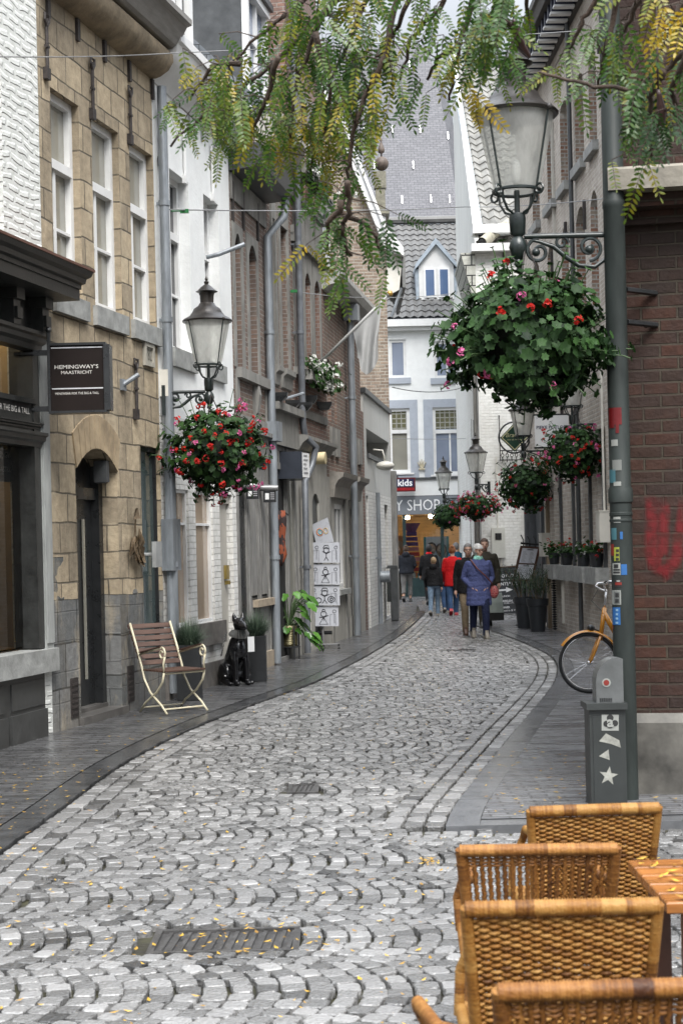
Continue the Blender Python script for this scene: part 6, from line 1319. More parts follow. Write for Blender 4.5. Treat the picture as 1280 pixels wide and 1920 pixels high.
# ================================================================== pole, cabinet, bollard at the corner
m_pole = mat('grey_green_pole', (.025, .030, .028), spec=.22, rough=.5, var=.3, scale=4, bump=.04, stretch=(2, 2, .6))
YP = 10.38; p0 = at(1164, 1000, YP); PX_ = p0.x; RP = .071
po = thing('service_pole', 'thick grey-green pole covered in stickers beside the dark red corner house', 'pole', (PX_, YP, 0))
f = MB(); f.lathe((PX_, YP, 0), [(RP, 0), (RP, 1.94), (RP * 1.12, 1.95), (RP * 1.12, 2.03), (RP * .97, 2.05), (RP * .97, 3.85), (RP * 1.03, 3.86), (RP * 1.03, 3.9), (RP * .95, 3.91), (RP * .95, 6.5)], 28)
f.lathe((PX_, YP, 1.86), [(RP * 1.02, 0), (RP * 1.06, .004), (RP * 1.06, .02), (RP * 1.02, .024)], 28); f.lathe((PX_, YP, 1.82), [(RP * 1.02, 0), (RP * 1.06, .004), (RP * 1.06, .016), (RP * 1.02, .02)], 28); obj('post', f, m_pole, po, smooth=30)
def wrap(px0, px1, py0, py1, m, name='sticker', par=po, dr=.002, mbs=None, add=True):
    z1, z0 = at((px0 + px1) / 2, py0, YP - RP).z, at((px0 + px1) / 2, py1, YP - RP).z; r = (RP if z0 < 1.9 else RP * .98) + dr
    def ang(px): x = at(px, (py0 + py1) / 2, YP - RP * .6).x - PX_; return math.asin(max(-.99, min(.99, x / r)))
    a0, a1 = ang(px0), ang(px1); f = mbs or MB(); b = len(f.v); n = 8
    for i in range(n + 1):
        a = a0 + (a1 - a0) * i / n; x, y = PX_ + r * sin(a), YP - r * cos(a); f.v += [(x, y, z0), (x, y, z1)]
        if i: f.f.append((b + 2 * i - 2, b + 2 * i, b + 2 * i + 1, b + 2 * i - 1))
    return obj(name, f, m, par) if add else f
S_ = lambda n, c: mat('sticker_' + n, tuple(q * .6 for q in c), bump=0, var=.12, rough=.5)
sw, sbk, sbl, syl, srd, ste = S_('white', (.42, .43, .40)), S_('black', (.03, .03, .03)), S_('blue', (.03, .16, .45)), S_('yellow', (.42, .45, .06)), S_('red', (.30, .03, .02)), S_('teal', (.08, .22, .26))
for x0, x1, y0, y1, m in ((1145, 1156, 824, 836, sw), (1149, 1162, 903, 911, sw), (1143, 1152, 880, 905, ste), (1149, 1161, 969, 980, sw), (1146, 1154, 990, 1012, ste), (1160, 1165, 997, 1011, sbl), (1162, 1173, 1058, 1078, sbl), (1145, 1150, 1020, 1042, srd), (1147, 1163, 862, 882, S_('pale', (.28, .29, .27)))): wrap(x0, x1, y0, y1, m)
s = wrap(1150, 1159, 1026, 1052, syl); 
for k in range(3): wrap(1153, 1158, 1030 + k * 8, 1035 + k * 8, sbk, 'sticker_print', s, .004)
s = wrap(1148, 1161, 1056, 1078, sw); wrap(1150, 1157, 1058, 1065, sbk, 'sticker_print', s, .004); wrap(1149, 1160, 1067, 1070, sbk, 'sticker_print', s, .004); wrap(1149, 1160, 1072, 1075, sbk, 'sticker_print', s, .004)
s = wrap(1151, 1164, 1086, 1101, sbk); wrap(1152, 1163, 1092, 1097, srd, 'sticker_print', s, .004); wrap(1154, 1160, 1088, 1091, sw, 'sticker_print', s, .004)
s = wrap(1148, 1162, 1107, 1134, sw); wrap(1150, 1160, 1109, 1132, S_('grey', (.2, .21, .2)), 'sticker_print', s, .004); wrap(1152, 1158, 1112, 1120, sbk, 'sticker_print', s, .006); wrap(1152, 1158, 1123, 1130, sbk, 'sticker_print', s, .006)
s = wrap(1149, 1161, 1139, 1172, sbl)
for k in range(4): wrap(1153, 1157, 1142 + k * 8, 1146 + k * 8, S_('sky', (.3, .5, .7)), 'sticker_print', s, .004)
s = wrap(1144, 1150, 1173, 1180, srd)
f = wrap(1141, 1163, 764, 796, srd, add=False); wrap(1152, 1158, 790, 812, srd, mbs=f, add=False); wrap(1142, 1150, 794, 802, srd, mbs=f, add=False); obj('red_paint', f, mat('red_gloss_paint', (.11, .005, .006), rough=.35, var=.2), po)
f = MB(); z = 3.02
for z in (3.33, 3.12): f.tube([(PX_ + RP, YP + .02, z), (PX_ + .3, YP + .2, z)], .02, 6)
obj('wall_ties', f, m_black, po)
# cabinet
a, b = at(1108, 1504, 10.08), at(1171, 1320, 10.08); zt_ = at(1140, 1318, 10.08).z; zb0 = 0.0; W_ = b.x - a.x
cb = thing('utility_cabinet', 'slim grey-green utility cabinet with a star sticker at the foot of the pole', 'cabinet', (a.x + W_ / 2, 10.1, 0))
m_cab = mat('cabinet_grey', (.024, .027, .026), rough=.45, var=.2, scale=3, bump=.05)
f = MB(); f.obox((a.x, 10.08, .02), (W_, 0, 0), (0, .22, 0), (0, 0, zt_ - .06)); obj('case', f, m_cab, cb)
f = MB(); f.obox((a.x - .02, 10.05, zt_ - .04), (W_ + .03, 0, 0), (0, .27, 0), (0, 0, .04)); obj('cap', f, m_cab, cb)
f = MB(); f.obox((a.x + .02, 10.076, .05), (W_ - .04, 0, 0), (0, .006, 0), (0, 0, zt_ - .13)); obj('door', f, m_cab, cb)
m_ghost = mat('worn_white', (.26, .26, .23), var=.35, scale=22, bump=0, rough=.6)
def cpt(px, py, o=.0): return at(px, py, 10.074 - o)
f = MB(); c = cpt(1140, 1455); n = 5; f.v = [tuple(c + V((sin(i * pi / 5 + .15) * (.062 if i % 2 == 0 else .025), 0, cos(i * pi / 5 + .15) * (.062 if i % 2 == 0 else .025)))) for i in range(10)] + [tuple(c)]; f.f = [(i, (i + 1) % 10, 10) for i in range(10)]; obj('star_sticker', f, m_ghost, cb)
f = MB()
for pts in (((1122, 1390), (1135, 1375), (1160, 1388), (1163, 1402), (1145, 1395)), ((1122, 1418), (1140, 1405), (1142, 1425))): f.add([cpt(*p) for p in pts], [tuple(range(len(pts)))])
obj('torn_sticker', f, m_ghost, cb)
f = MB(); f.add([cpt(*p) for p in ((1127, 1370), (1159, 1370), (1159, 1340), (1127, 1340))], [(0, 1, 2, 3)]); st_ = obj('sticker', f, sw, cb)
f = MB()
for px, py, r in ((1143, 1346, .022), (1136, 1357, .020), (1152, 1356, .020), (1143, 1358, .026)): c = cpt(px, py, .002); f.add([c + V((r * cos(i * .628), 0, r * sin(i * .628))) for i in range(10)], [tuple(range(10))])
f.v = [(x, y - .0004 * (i // 10), z) for i, (x, y, z) in enumerate(f.v)]; obj('sticker_print', f, sbk, st_)
obj('lettering', text_mb('a', cpt(1143, 1356, .0045), e, u, height=.05, bold=.03), sw, st_)
# rounded metal hood on the cabinet
a, b = at(1115, 1312, 10.15), at(1164, 1232, 10.15); bo = thing('meter_hood', 'rounded grey metal hood with a round red sticker standing on the cabinet', 'meter housing', (a.x + .09, 10.16, zt_))
f = MB(); W2 = b.x - a.x; H2 = b.z - zt_; pr = [V((a.x, 10.1, zt_))] + [V((a.x + W2 * .75 - W2 * .75 * cos(i * pi / 16), 10.1, zt_ + H2 * .45 + H2 * .55 * sin(i * pi / 16))) for i in range(9)] + [V((a.x + W2, 10.1, zt_ + H2 * .97)), V((a.x + W2, 10.1, zt_))]
f.prism(pr, V((0, .16, 0))); obj('hood', f, mat('cast_grey', (.12, .125, .125), rough=.35, var=.2, metal=.3, bump=.05), bo)
f = MB(); c = at(1136, 1280, 10.096); f.add([c + V((.028 * cos(i * .35), 0, .028 * sin(i * .35))) for i in range(18)], [tuple(range(18))]); s = obj('sticker', f, sw, bo); f = MB(); c = at(1136, 1280, 10.093); f.add([c + V((.018 * cos(i * .45), 0, .018 * sin(i * .45))) for i in range(14)], [tuple(range(14))]); obj('sticker_print', f, srd, s)
f = MB()
for k in range(7): c = at(1124 + k * 3.4, 1311, 10.096); f.obox((c.x, 10.096, c.z - .015), (.007, 0, 0), (0, .006, 0), (0, 0, .022))
obj('vent_slots', f, m_black, bo)

# ================================================================== bicycle
bk = thing('bicycle', 'yellow and blue bicycle parked behind the pole, front wheel toward the street', 'bicycle'); R_ = .335
m_yel = mat('yellow_enamel', (.48, .19, .006), rough=.25, var=.06, bump=0, coat=.5); m_bl = mat('blue_enamel', (.012, .02, .16), rough=.25, var=.06, bump=0, coat=.5); m_rub = mat('tyre_rubber', (.012, .012, .012), rough=.6, var=.2); m_chr = mat('chrome', (.6, .6, .6), metal=1, rough=.18, var=.05, bump=0)
def wheel(x, nm):
    f = MB(); c = V((x, 0, R_)); f.tube([c + V((cos(i * pi / 24) * (R_ - .02), 0, sin(i * pi / 24) * (R_ - .02))) for i in range(48)], .02, 8, closed=True); w = obj(nm, f, m_rub, bk, smooth=True)
    f = MB(); f.tube([c + V((cos(i * pi / 24) * (R_ - .042), 0, sin(i * pi / 24) * (R_ - .042))) for i in range(48)], .013, 6, closed=True); f.tube([c + V((0, -.05, 0)), c + V((0, .05, 0))], .022, 10); obj('rim', f, m_chr, w, smooth=True)
    f = MB()
    for i in range(28): a = i * 2 * pi / 28; b_ = a + (.35 if i % 2 else -.35); f.tube([c + V((cos(b_) * .02, .03 if i % 4 < 2 else -.03, sin(b_) * .02)), c + V((cos(a) * (R_ - .045), 0, sin(a) * (R_ - .045)))], .0013, 4)
    obj('spokes', f, m_chr, w)
wheel(0, 'wheel'); wheel(1.08, 'wheel')
f = MB(); hb_, ht = V((.13, 0, .66)), V((.07 + .12, 0, .86)); ht = V((.20, 0, .94)); f.tube([V((.14, 0, .58)), ht], .026, 10); fk = V((.12, 0, .52))
for s in (-1, 1): f.tube([V((.13, s * .045, .62)), V((.075, s * .05, .48)), V((.03, s * .05, .38)), V((0, s * .05, R_))], [.016, .016, .013, .01], 8)
f.tube([ht - V((.012, 0, .05)), V((.33, 0, .62))], .03, 10)
bb_ = V((.60, 0, .28)); st_p = V((.78, 0, .82))
f.tube([V((.55, 0, .36)), bb_], .03, 10); f.tube([bb_, V((.74, 0, .68))], .018, 10)
for s in (-1, 1): f.tube([bb_, V((1.08, s * .06, R_))], .011, 6); f.tube([V((.72, 0, .66)), V((1.08, s * .06, R_))], .009, 6)
obj('frame', f, m_yel, bk, smooth=True)
f = MB(); f.tube([V((.33, 0, .62)), V((.55, 0, .36))], .031, 10); bt_ = obj('blue_tube', f, m_bl, bk, smooth=True)
dwn = (V((.55, 0, .36)) - V((.33, 0, .62))).normalized(); mm = V((.43, -.033, .50)); obj('lettering', text_mb('OV-fiets', mm, dwn, V((0, -1, 0)).cross(dwn), width=.2), m_white, bt_)
f = MB()
for x, a0, a1 in ((0, .35, 2.55), (1.08, .1, 2.9)):
    n = 18
    for i in range(n + 1):
        a = a0 + (a1 - a0) * i / n; q = V((x + cos(a) * (R_ + .025), 0, R_ + sin(a) * (R_ + .025))); u_ = V((cos(a), 0, sin(a))); b_ = len(f.v)
        f.v += [tuple(q + V((0, -.034, 0)) - u_ * .018), tuple(q + V((0, -.02, 0)) + u_ * .004), tuple(q + V((0, .02, 0)) + u_ * .004), tuple(q + V((0, .034, 0)) - u_ * .018)]
        if i: f.f += [(b_ - 4 + k, b_ - 3 + k, b_ + 1 + k, b_ + k) for k in range(3)]
obj('mudguard', f, m_yel, bk, smooth=True)
f = MB(); f.tube([ht, V((.225, 0, 1.14))], .014, 8); st_ = V((.225, 0, 1.12))
for s in (-1, 1): f.tube([st_, st_ + V((-.03, s * .08, .02)), st_ + V((-.07, s * .2, .06)), st_ + V((-.03, s * .27, .10)), st_ + V((.10, s * .29, .11))], .0115, 8)
hbar = obj('handlebar', f, m_chr, bk, smooth=True)
for s in (-1, 1): f = MB(); f.tube([st_ + V((.06, s * .285, .108)), st_ + V((.19, s * .295, .115))], .017, 8); obj('grip', f, m_rub, hbar, smooth=True)
f = MB(); f.sphere((.04, 0, .72), (.045, .04, .04), 10, 8); f.tube([V((.04, 0, .72)), V((.14, 0, .68))], .008, 6); obj('headlamp', f, m_black, bk, smooth=True)
f = MB(); f.sphere((.78, 0, .90), (.14, .08, .035), 14, 8); f.sphere((.88, 0, .91), (.06, .1, .04), 12, 8); f.tube([V((.74, 0, .66)), V((.77, 0, .88))], .013, 8); obj('saddle', f, m_rub, bk, smooth=True)
f = MB(); f.tube([bb_ + V((0, -.06, 0)), bb_ + V((0, .06, 0))], .03, 10); f.tube([bb_ + V((0, -.07, 0)), bb_ + V((.12, -.08, -.12))], .01, 6); f.tube([bb_ + V((0, .07, 0)), bb_ + V((-.12, .08, .12))], .01, 6); f.box(bb_ + V((.13, -.12, -.125)), (.09, .08, .02)); f.box(bb_ + V((-.13, .12, .125)), (.09, .08, .02)); f.lathe(bb_, [(.0, 0)], 4); obj('crank', f, m_rub, bk, smooth=40)
f = MB(); f.tube([V((.18, .02, .9)), V((.07, .06, 1.02)), V((.15, .08, 1.14))], .004, 5); obj('cable', f, m_black, hbar)
wp = gnd(1106, 1305); bk.location = (wp.x, wp.y + .05, .024); bk.rotation_euler = (radians(-3), 0, radians(4))

# ================================================================== garden chair, dog statue, postcard rack, scarf, flag
gc = thing('garden_chair', 'cream iron garden chair with brown wooden slats against the stone house', 'chair')
m_ci = mat('cream_iron', (.55, .50, .36), rough=.4, var=.15, scale=10, bump=.05); m_slw = mat('brown_slats', (.075, .04, .028), rough=.5, var=.35, scale=4, stretch=(1, 1, 6), bump=.1)
W2 = .25; bkv = V((0, -.17, .48))
for i in range(7):   # seat slats run side to side; the front of the chair is +y
    f = MB(); f.obox((-W2, -.2 + i * .063, .44), (2 * W2, 0, 0), (0, .048, 0), (0, 0, .016)); obj('seat_slat', f, m_slw, gc)
for i in range(7): q = V((-W2 - .01, -.215, .5)) + V((0, -.035, .062)) * i; f = MB(); f.obox(q, (2 * W2 + .02, 0, 0), V((0, -.024, .045)), V((0, -.014, -.007))); obj('back_slat', f, m_slw, gc)
for s in (-1, 1):
    x = s * W2; f = MB()
    f.tube([V((x, .24, .015)), V((x, .14, .10)), V((x, -.06, .22)), V((x, -.17, .36)), V((x, -.21, .47)), V((x, -.29, .66)), V((x, -.42, .93))], .012, 8); f.tube([V((x, -.26, .015)), V((x, -.16, .11)), V((x, .06, .23)), V((x, .17, .34)), V((x, .2, .435))], .012, 8)
    f.tube([V((x, -.24, .61)), V((x, .0, .66)), V((x, .16, .69))], .012, 8); f.tube(spiral(V((x, .17, .63)), .065, .02, pi / 2, -1.2, 20, V((0, 1, 0))), .011, 8); f.tube([V((x, .22, .60)), V((x, .19, .52)), V((x, .2, .44))], .011, 8)
    obj('side_frame', f, m_ci, gc, smooth=True); f = MB(); f.obox((x - .02, -.24, .625), (.04, 0, 0), V((0, .4, .07)), (0, 0, .012)); obj('arm_slat', f, m_slw, gc)
f = MB(); f.tube([V((-W2, .18, .06)), V((W2, .18, .06))], .009, 6); f.tube([V((-W2, -.2, .06)), V((W2, -.2, .06))], .009, 6); f.tube([V((-W2, .2, .425)), V((W2, .2, .425))], .01, 6); objs('stretcher', f, m_ci, gc)
cg = gnd(325, 1338, .024); gc.location = (cg.x, cg.y + .12, .024); gc.rotation_euler.z = radians(-140)

def remesh(mb, vox, it=2, fac=.5, dec=None):
    me = bpy.data.meshes.new('tmp'); me.from_pydata(mb.v, [], mb.f); o = bpy.data.objects.new('tmp', me); COL.objects.link(o)
    r = o.modifiers.new('r', 'REMESH'); r.mode = 'VOXEL'; r.voxel_size = vox
    sm2 = o.modifiers.new('s', 'SMOOTH'); sm2.iterations = it; sm2.factor = fac
    bpy.context.view_layer.update(); m2 = bpy.data.meshes.new_from_object(o.evaluated_get(bpy.context.evaluated_depsgraph_get()))
    out = MB(); out.v = [tuple(v.co) for v in m2.vertices]; out.f = [tuple(p.vertices) for p in m2.polygons]
    bpy.data.objects.remove(o); bpy.data.meshes.remove(me); bpy.data.meshes.remove(m2); return out
dg = thing('dog_statue', 'glossy black statue of a sitting dog with a grey collar and a chain', 'statue')
d = MB()   # faces +x
d.tube([(-.2, 0, .14), (-.14, 0, .24), (-.05, 0, .40), (.03, 0, .54), (.06, 0, .62), (.07, 0, .70)], [.13, .14, .125, .115, .085, .07], 16)
d.sphere((-.17, 0, .13), (.16, .15, .13), 16, 10); d.sphere((.05, 0, .46), (.11, .12, .14), 16, 10)
for s in (-1, 1):
    d.tube([(.06, s * .075, .48), (.09, s * .075, .30), (.10, s * .075, .12), (.10, s * .075, .03)], [.06, .045, .036, .036], 12); d.sphere((.135, s * .075, .03), (.065, .042, .032), 12, 8)
    d.sphere((-.12, s * .13, .15), (.14, .075, .14), 14, 10); d.tube([(-.02, s * .14, .14), (-.12, s * .15, .05), (.02, s * .15, .035)], [.06, .05, .036], 10); d.sphere((.06, s * .15, .03), (.065, .04, .03), 10, 8)
    d.tube([(.055, s * .05, .815), (.045, s * .06, .87), (.04, s * .062, .925)], [.04, .028, .006], 10)
d.sphere((.08, 0, .77), (.095, .08, .085), 16, 10); d.tube([(.12, 0, .77), (.19, 0, .745), (.245, 0, .735)], [.062, .05, .036], 12); d.sphere((.255, 0, .745), (.02, .022, .018), 8, 6)
d.tube([(-.28, 0, .08), (-.38, .04, .05), (-.42, .12, .04)], [.035, .028, .015], 10)
obj('body', remesh(d, .010, 3), mat('black_gloss', (.006, .006, .007), rough=.08, var=.2, bump=0, rvar=.03), dg, smooth=True)
f = MB(); n = 36; rings = []
for i in range(n): a = 2 * pi * i / n; k = .01 * (1 if i % 2 else -1); rings.append([V((.065 + cos(a) * (.085 + k), sin(a) * (.085 + k), .70)), V((.06 + cos(a) * (.115 + k * 1.6), sin(a) * (.115 + k * 1.6), .655 - .02 * cos(a))), V((.055 + cos(a) * (.12 + k), sin(a) * (.12 + k), .62 - .03 * cos(a)))])
f.v = [tuple(q) for r in rings for q in r]; f.f = [(i * 3 + k, ((i + 1) % n) * 3 + k, ((i + 1) % n) * 3 + k + 1, i * 3 + k + 1) for i in range(n) for k in (0, 1)]; obj('collar', f, mat('grey_ruffle', (.10, .10, .095), rough=.6), dg)
f = MB(); pts = [V((-.05, -.12, .67)), V((-.07, -.14, .6)), V((-.10, -.15, .5)), V((-.15, -.15, .42)), V((-.2, -.14, .37))]
for i in range(22): s = i / 21 * 3.999; k = int(s); q = pts[k].lerp(pts[k + 1], s - k); f.tube([q + V((.01 * cos(j * 1.05), .01 * sin(j * 1.05) if i % 2 else 0, .014 * sin(j * 1.05) if not i % 2 else .012 * cos(j * 1.05))) for j in range(6)], .003, 4, closed=True)
obj('chain', f, m_chr, dg)
f = MB(); f.obox((.16, .07, .42), (.0, .09, 0), (.004, 0, 0), (0, 0, .19)); obj('price_card', f, m_white, dg)
f = MB()
for s in (-1, 1): f.sphere((.155, s * .04, .79), (.012, .012, .012), 8, 6)
obj('eyes', f, m_rub, dg)
p = gnd(447, 1284, .024); dg.location = (p.x, p.y, .024); dg.rotation_euler.z = radians(-62); dg.scale = (.98,) * 3

rk_ = thing('picture_rack', 'tall wheeled rack of line-drawn placemats outside the shop', 'display rack', gnd(606, 1219, .024)); Ys = gnd(606, 1219).y
q = at(606, 1215, Ys); f = MB(); f.tube([(q.x, Ys, .1), (q.x, Ys, 2.05)], .018, 8); f.tube([(q.x - .22, Ys - .1, .1), (q.x + .26, Ys - .1, .1)], .013, 6); f.tube([(q.x, Ys - .25, .1), (q.x, Ys + .2, .1)], .013, 6); obj('post', f, MC['brushed_steel'], rk_, smooth=40)
for dx, dy in ((-.22, -.1), (.26, -.1), (0, -.25), (0, .2)): f = MB(); f.tube([(q.x + dx - .02, Ys + dy, .04), (q.x + dx + .02, Ys + dy, .04)], .036, 10); f.box((q.x + dx, Ys + dy, .08), (.03, .03, .05)); obj('castor', f, m_rub, rk_, smooth=40)
m_card = mat('laminated_card', (.36, .37, .40), rough=.3, var=.05, bump=0); m_ink = mat('ink_line', (.02, .02, .025), bump=0)
rows = [(1017, 1055, 586, 637), (1058, 1096, 583, 637), (1097, 1135, 580, 637), (1137, 1174, 578, 635)]
def stroke(mb, pts, w=.006): mb.tube(pts, w, 4)
for i, (y0, y1, x0, x1) in enumerate(rows):
    A, B, C_, D = at(x0, y1, Ys - .06), at(x1, y1, Ys - .06), at(x1 - 1, y0, Ys - .03), at(x0 + 1, y0, Ys - .03)
    f = MB(); f.prism([A, B, C_, D], V((0, .02, 0))); cdo = obj('placemat', f, m_card, rk_); f = MB()
    def P2(s, t): return A.lerp(B, s).lerp(D.lerp(C_, s), t) - V((0, .004, 0))
    def circ(cx, cz, r, n=12): return [P2(cx + r * .75 * cos(2 * pi * k / n), cz + r * sin(2 * pi * k / n)) for k in range(n + 1)]
    stroke(f, circ(.5, .62, .13)); stroke(f, [P2(.5, .5), P2(.5, .28)]); stroke(f, [P2(.5, .44), P2(.36, .56 - .1 * (i % 2))]); stroke(f, [P2(.5, .44), P2(.66, .55)])
    if i in (0, 2): stroke(f, [P2(.5, .28), P2(.42, .1)]); stroke(f, [P2(.5, .28), P2(.58, .1)]); stroke(f, [P2(.38, .72), P2(.44, .86), P2(.56, .86), P2(.62, .72), P2(.38, .72)])
    else: stroke(f, [P2(.5, .46), P2(.36, .1), P2(.64, .1), P2(.5, .46)]); stroke(f, circ(.5, .80, .06))
    if i == 2: stroke(f, circ(.3, .25, .13)); stroke(f, circ(.72, .3, .15)); stroke(f, circ(.72, .3, .07))
    for s0 in (.14, .86): stroke(f, [P2(s0, .15), P2(s0, .62)], .004); stroke(f, circ(s0, .75, .08, 8), .004)
    for s0, s1 in ((.02, .22), (.72, .9)): stroke(f, [P2(s0, .05), P2(s0, .6), P2(s1, .6), P2(s1, .05)], .0025)
    obj('line_drawing', f, m_ink, cdo)
A, B, C_, D = [at(x, y, Ys - .02) for x, y in ((592, 1017), (626, 1016), (614, 970), (584, 984))]; f = MB(); f.prism([A, B, C_, D], V((0, .015, 0))); cdo = obj('placemat', f, m_card, rk_)
def P2(s, t): return A.lerp(B, s).lerp(D.lerp(C_, s), t) - V((0, .004, 0))
for nm, c, cx, r in (('coloured_drawing', (.55, .2, .08), .35, .17), ('coloured_drawing', (.12, .38, .42), .38, .1), ('coloured_drawing', (.5, .38, .2), .7, .12)):
    f = MB(); stroke(f, [P2(cx + r * cos(k * .55), .5 + r * sin(k * .55)) for k in range(12)], .008); obj(nm, f, mat('crayon_%d' % int(c[0] * 100), c, bump=0), cdo)
f = MB(); c = at(600, 1190, Ys); f.obox((c.x - .1, Ys + .02, c.z), (.3, 0, 0), (0, .1, 0), (0, 0, .02)); f.obox((c.x - .1, Ys + .02, c.z - .0), (.3, 0, 0), (0, .02, 0), (0, 0, .06)); obj('tray', f, m_black, rk_)
sf = thing('scarf', 'orange and black patterned scarf knotted on a rod by the shop door', 'scarf', at(525, 1000, 23.9)); Ys = 23.9; f = MB(); rings = []
for j, (y, w) in enumerate(((958, 9), (975, 10), (992, 11), (1003, 8), (1008, 9), (1015, 8), (1025, 10), (1040, 11), (1052, 9), (1062, 2))):
    c = at(525 + (2 if j % 2 else 0), y, Ys); rw = w / 3000 * Ys; rings.append([c + V((rw * cos(a * pi / 8) * (1 + .12 * (a % 2)), rw * .6 * sin(a * pi / 8), .012 * ((a + j) % 2))) for a in range(16)])
f.loft(rings[::-1]); ms, nt, b_ = nodes('tiger_cloth'); tc = N(nt, 'ShaderNodeTexCoord'); wv = N(nt, 'ShaderNodeTexNoise', Scale=16, Detail=2); mp = N(nt, 'ShaderNodeMapping'); mp.inputs['Scale'].default_value = (1, 1, .5); nt.links.new(tc.outputs['Object'], mp.inputs[0]); nt.links.new(mp.outputs[0], wv.inputs['Vector']); cr = N(nt, 'ShaderNodeValToRGB'); cr.color_ramp.interpolation = 'CONSTANT'; cr.color_ramp.elements[0].color = (.02, .01, .01, 1); cr.color_ramp.elements[1].position = .48; cr.color_ramp.elements[1].color = (.20, .045, .016, 1); nt.links.new(wv.outputs['Fac'], cr.inputs[0]); nt.links.new(cr.outputs[0], b_.inputs['Base Color']); b_.inputs['Roughness'].default_value = .8
obj('cloth', f, ms, sf, smooth=True); f = MB(); f.tube([at(518, 950, Ys), at(541, 966, Ys)], .012, 6); obj('rod', f, m_black, sf)
fl = thing('flag', 'limp white flag on a grey pole slanting up from the tall brick house', 'flag', at(585, 697, 26.2)); pA, pB = at(580, 700, 26.3), at(729, 552, 25.9)
f = MB(); f.tube([pA, pB], [.028, .022], 10); f.sphere(pB, .045, 10, 8); obj('flagpole', f, mat('pale_grey_pole', (.34, .34, .33), rough=.4, var=.1), fl, smooth=True); fo = MB(); fo.sphere(pB + V((.012, 0, .012)), .052, 10, 8); obj('finial', fo, mat('gilt', (.5, .3, .08), metal=.5, rough=.35), fl, smooth=True)
f = MB(); n = 14; m = 16; tp = [pA.lerp(pB, .55 + .36 * i / n) for i in range(n + 1)]
for j in range(m + 1):
    t = j / m
    for i in range(n + 1):
        s = i / n; ln = (.62 + .38 * sin(s * 2.2)) * .98 * (1 - .25 * (s < .12)); q = tp[i]; cx = .93 * .5; gx = pA.lerp(pB, .80).x - .10
        x = q.x + (gx + (s - .5) * .34 - q.x) * min(1, t * 1.5); f.v.append((x, q.y + .07 * sin(s * 11 + t * 3) * min(1, t * 2), q.z - t * ln))
R2_ = n + 1; f.f = [(j * R2_ + i, j * R2_ + i + 1, (j + 1) * R2_ + i + 1, (j + 1) * R2_ + i) for j in range(m) for i in range(n)]
mf = tone_mat('flag_cloth', (.46, .46, .45), (.56, .56, .55), rough=.8, bump=.1, transl=.4, scale=4); obj('cloth', f, mf, fl, smooth=True, tone=[.5] * len(f.v), uv=False)
for k, (px, py, Y, lab) in enumerate(((514, 744, 23.4, 'black floodlight nearest the camera, left of the others above the shopfronts'), (538, 758, 24.6, 'black floodlight with a bent silver arm above the narrow house'), (562, 762, 25.2, 'black floodlight in front of the dark drainpipe'), (580, 748, 25.8, 'small grey floodlight below the white flower trough'), (608, 760, 27.0, 'farthest small floodlight below the end of the flower trough'))):
    p = at(px, py, Y); t = thing('floodlight', lab, 'floodlight', p, 'floodlights along the left facades'); f = MB(); w = .20 if k < 3 else .13
    f.loft([[p + V((x * w * a, y * w * a * .8, z)) for x, y in ((-1, -1), (1, -1), (1, 1), (-1, 1))] for a, z in ((1, .05), (.95, .0), (.55, -.08))]); obj('housing', f, m_black, t); f = MB(); f.tube([p + V((0, 0, .03)), p + V((-.22, .05, .10)), p + V((-.5, .1, .07))], .013, 6); obj('arm', f, m_zinc, t)
# wires over the street
def wire(name, lab, pts, r=.007, sag=.04, m=None):
    q = [at(*p) for p in pts]; out = []
    for a, b in zip(q, q[1:]):
        for i in range(12): t = i / 12; out.append(a.lerp(b, t) - V((0, 0, sag * 4 * t * (1 - t))))
    f = MB(); f.tube(out + [q[-1]], r, 5); return tag(obj(name, f, m or mat('steel_wire', (.2, .2, .2), rough=.4)), lab, 'cable')
wire('span_wire', 'thin grey wire across the street above the tall stone windows', [(-20, 106, 13.5), (335, 99, 17.5), (1170, 52, 19.0)], .006, .02)
wire('span_wire', 'thin wire across the street tied with a green clip on the white house', [(318, 393, 18.2), (868, 388, 30), (1135, 372, 24)], .008)
wire('span_wire', 'thin wire across the street below the flag tip', [(548, 546, 25), (730, 558, 30), (880, 545, 41)], .008)
wire('span_wire', 'dark drooping wire below the upper windows of the white shop house', [(735, 726, 38), (866, 727, 46)], .012, .12, m_black)
wire('span_wire', 'lowest thin wire across the leaded windows of the white shop house', [(735, 822, 38), (880, 822, 46)], .008, .02)
f = MB(); c = at(346, 396, 18.6); f.box(c, (.10, .035, .045)); f.tube([c, at(322, 396, 18.2)], .008, 5); tag(obj('wire_clip', f, mat('green_plastic', (.01, .13, .03), rough=.4)), 'green plastic clip on the wire at the white house', 'clip', 'green wire clips')
f = MB(); c = at(551, 546, 24.9); f.box(c, (.10, .035, .045)); f.tube([c, c - V((.1, 0, 0))], .008, 5); tag(obj('wire_clip', f, MC['green_plastic']), 'green plastic clip on the dark drainpipe of the tall house', 'clip', 'green wire clips')
# litter post
c = V((1.13, 36.0, .024)); t = thing('waste_post', 'dark grey slab-shaped street post by the concrete annex', 'street post', c); f = MB(); hgt = at(724, 1066, c.y).z; f.bbox((c.x + .03, c.y, .024), (.16, .5, hgt), .02); obj('post', f, m_dgrey, t); f = MB(); f.obox((c.x - .13, c.y - .2, .45), (.08, 0, 0), (0, .4, 0), (0, 0, hgt - .5)); obj('side_panel', f, MC['cabinet_grey'], t); f = MB(); f.prism([V((c.x - .15, c.y - .26, hgt)), V((c.x + .13, c.y - .26, hgt)), V((c.x + .09, c.y - .26, hgt + .07)), V((c.x - .1, c.y - .26, hgt + .07))], V((0, .52, 0))); obj('cap', f, m_dgrey, t)
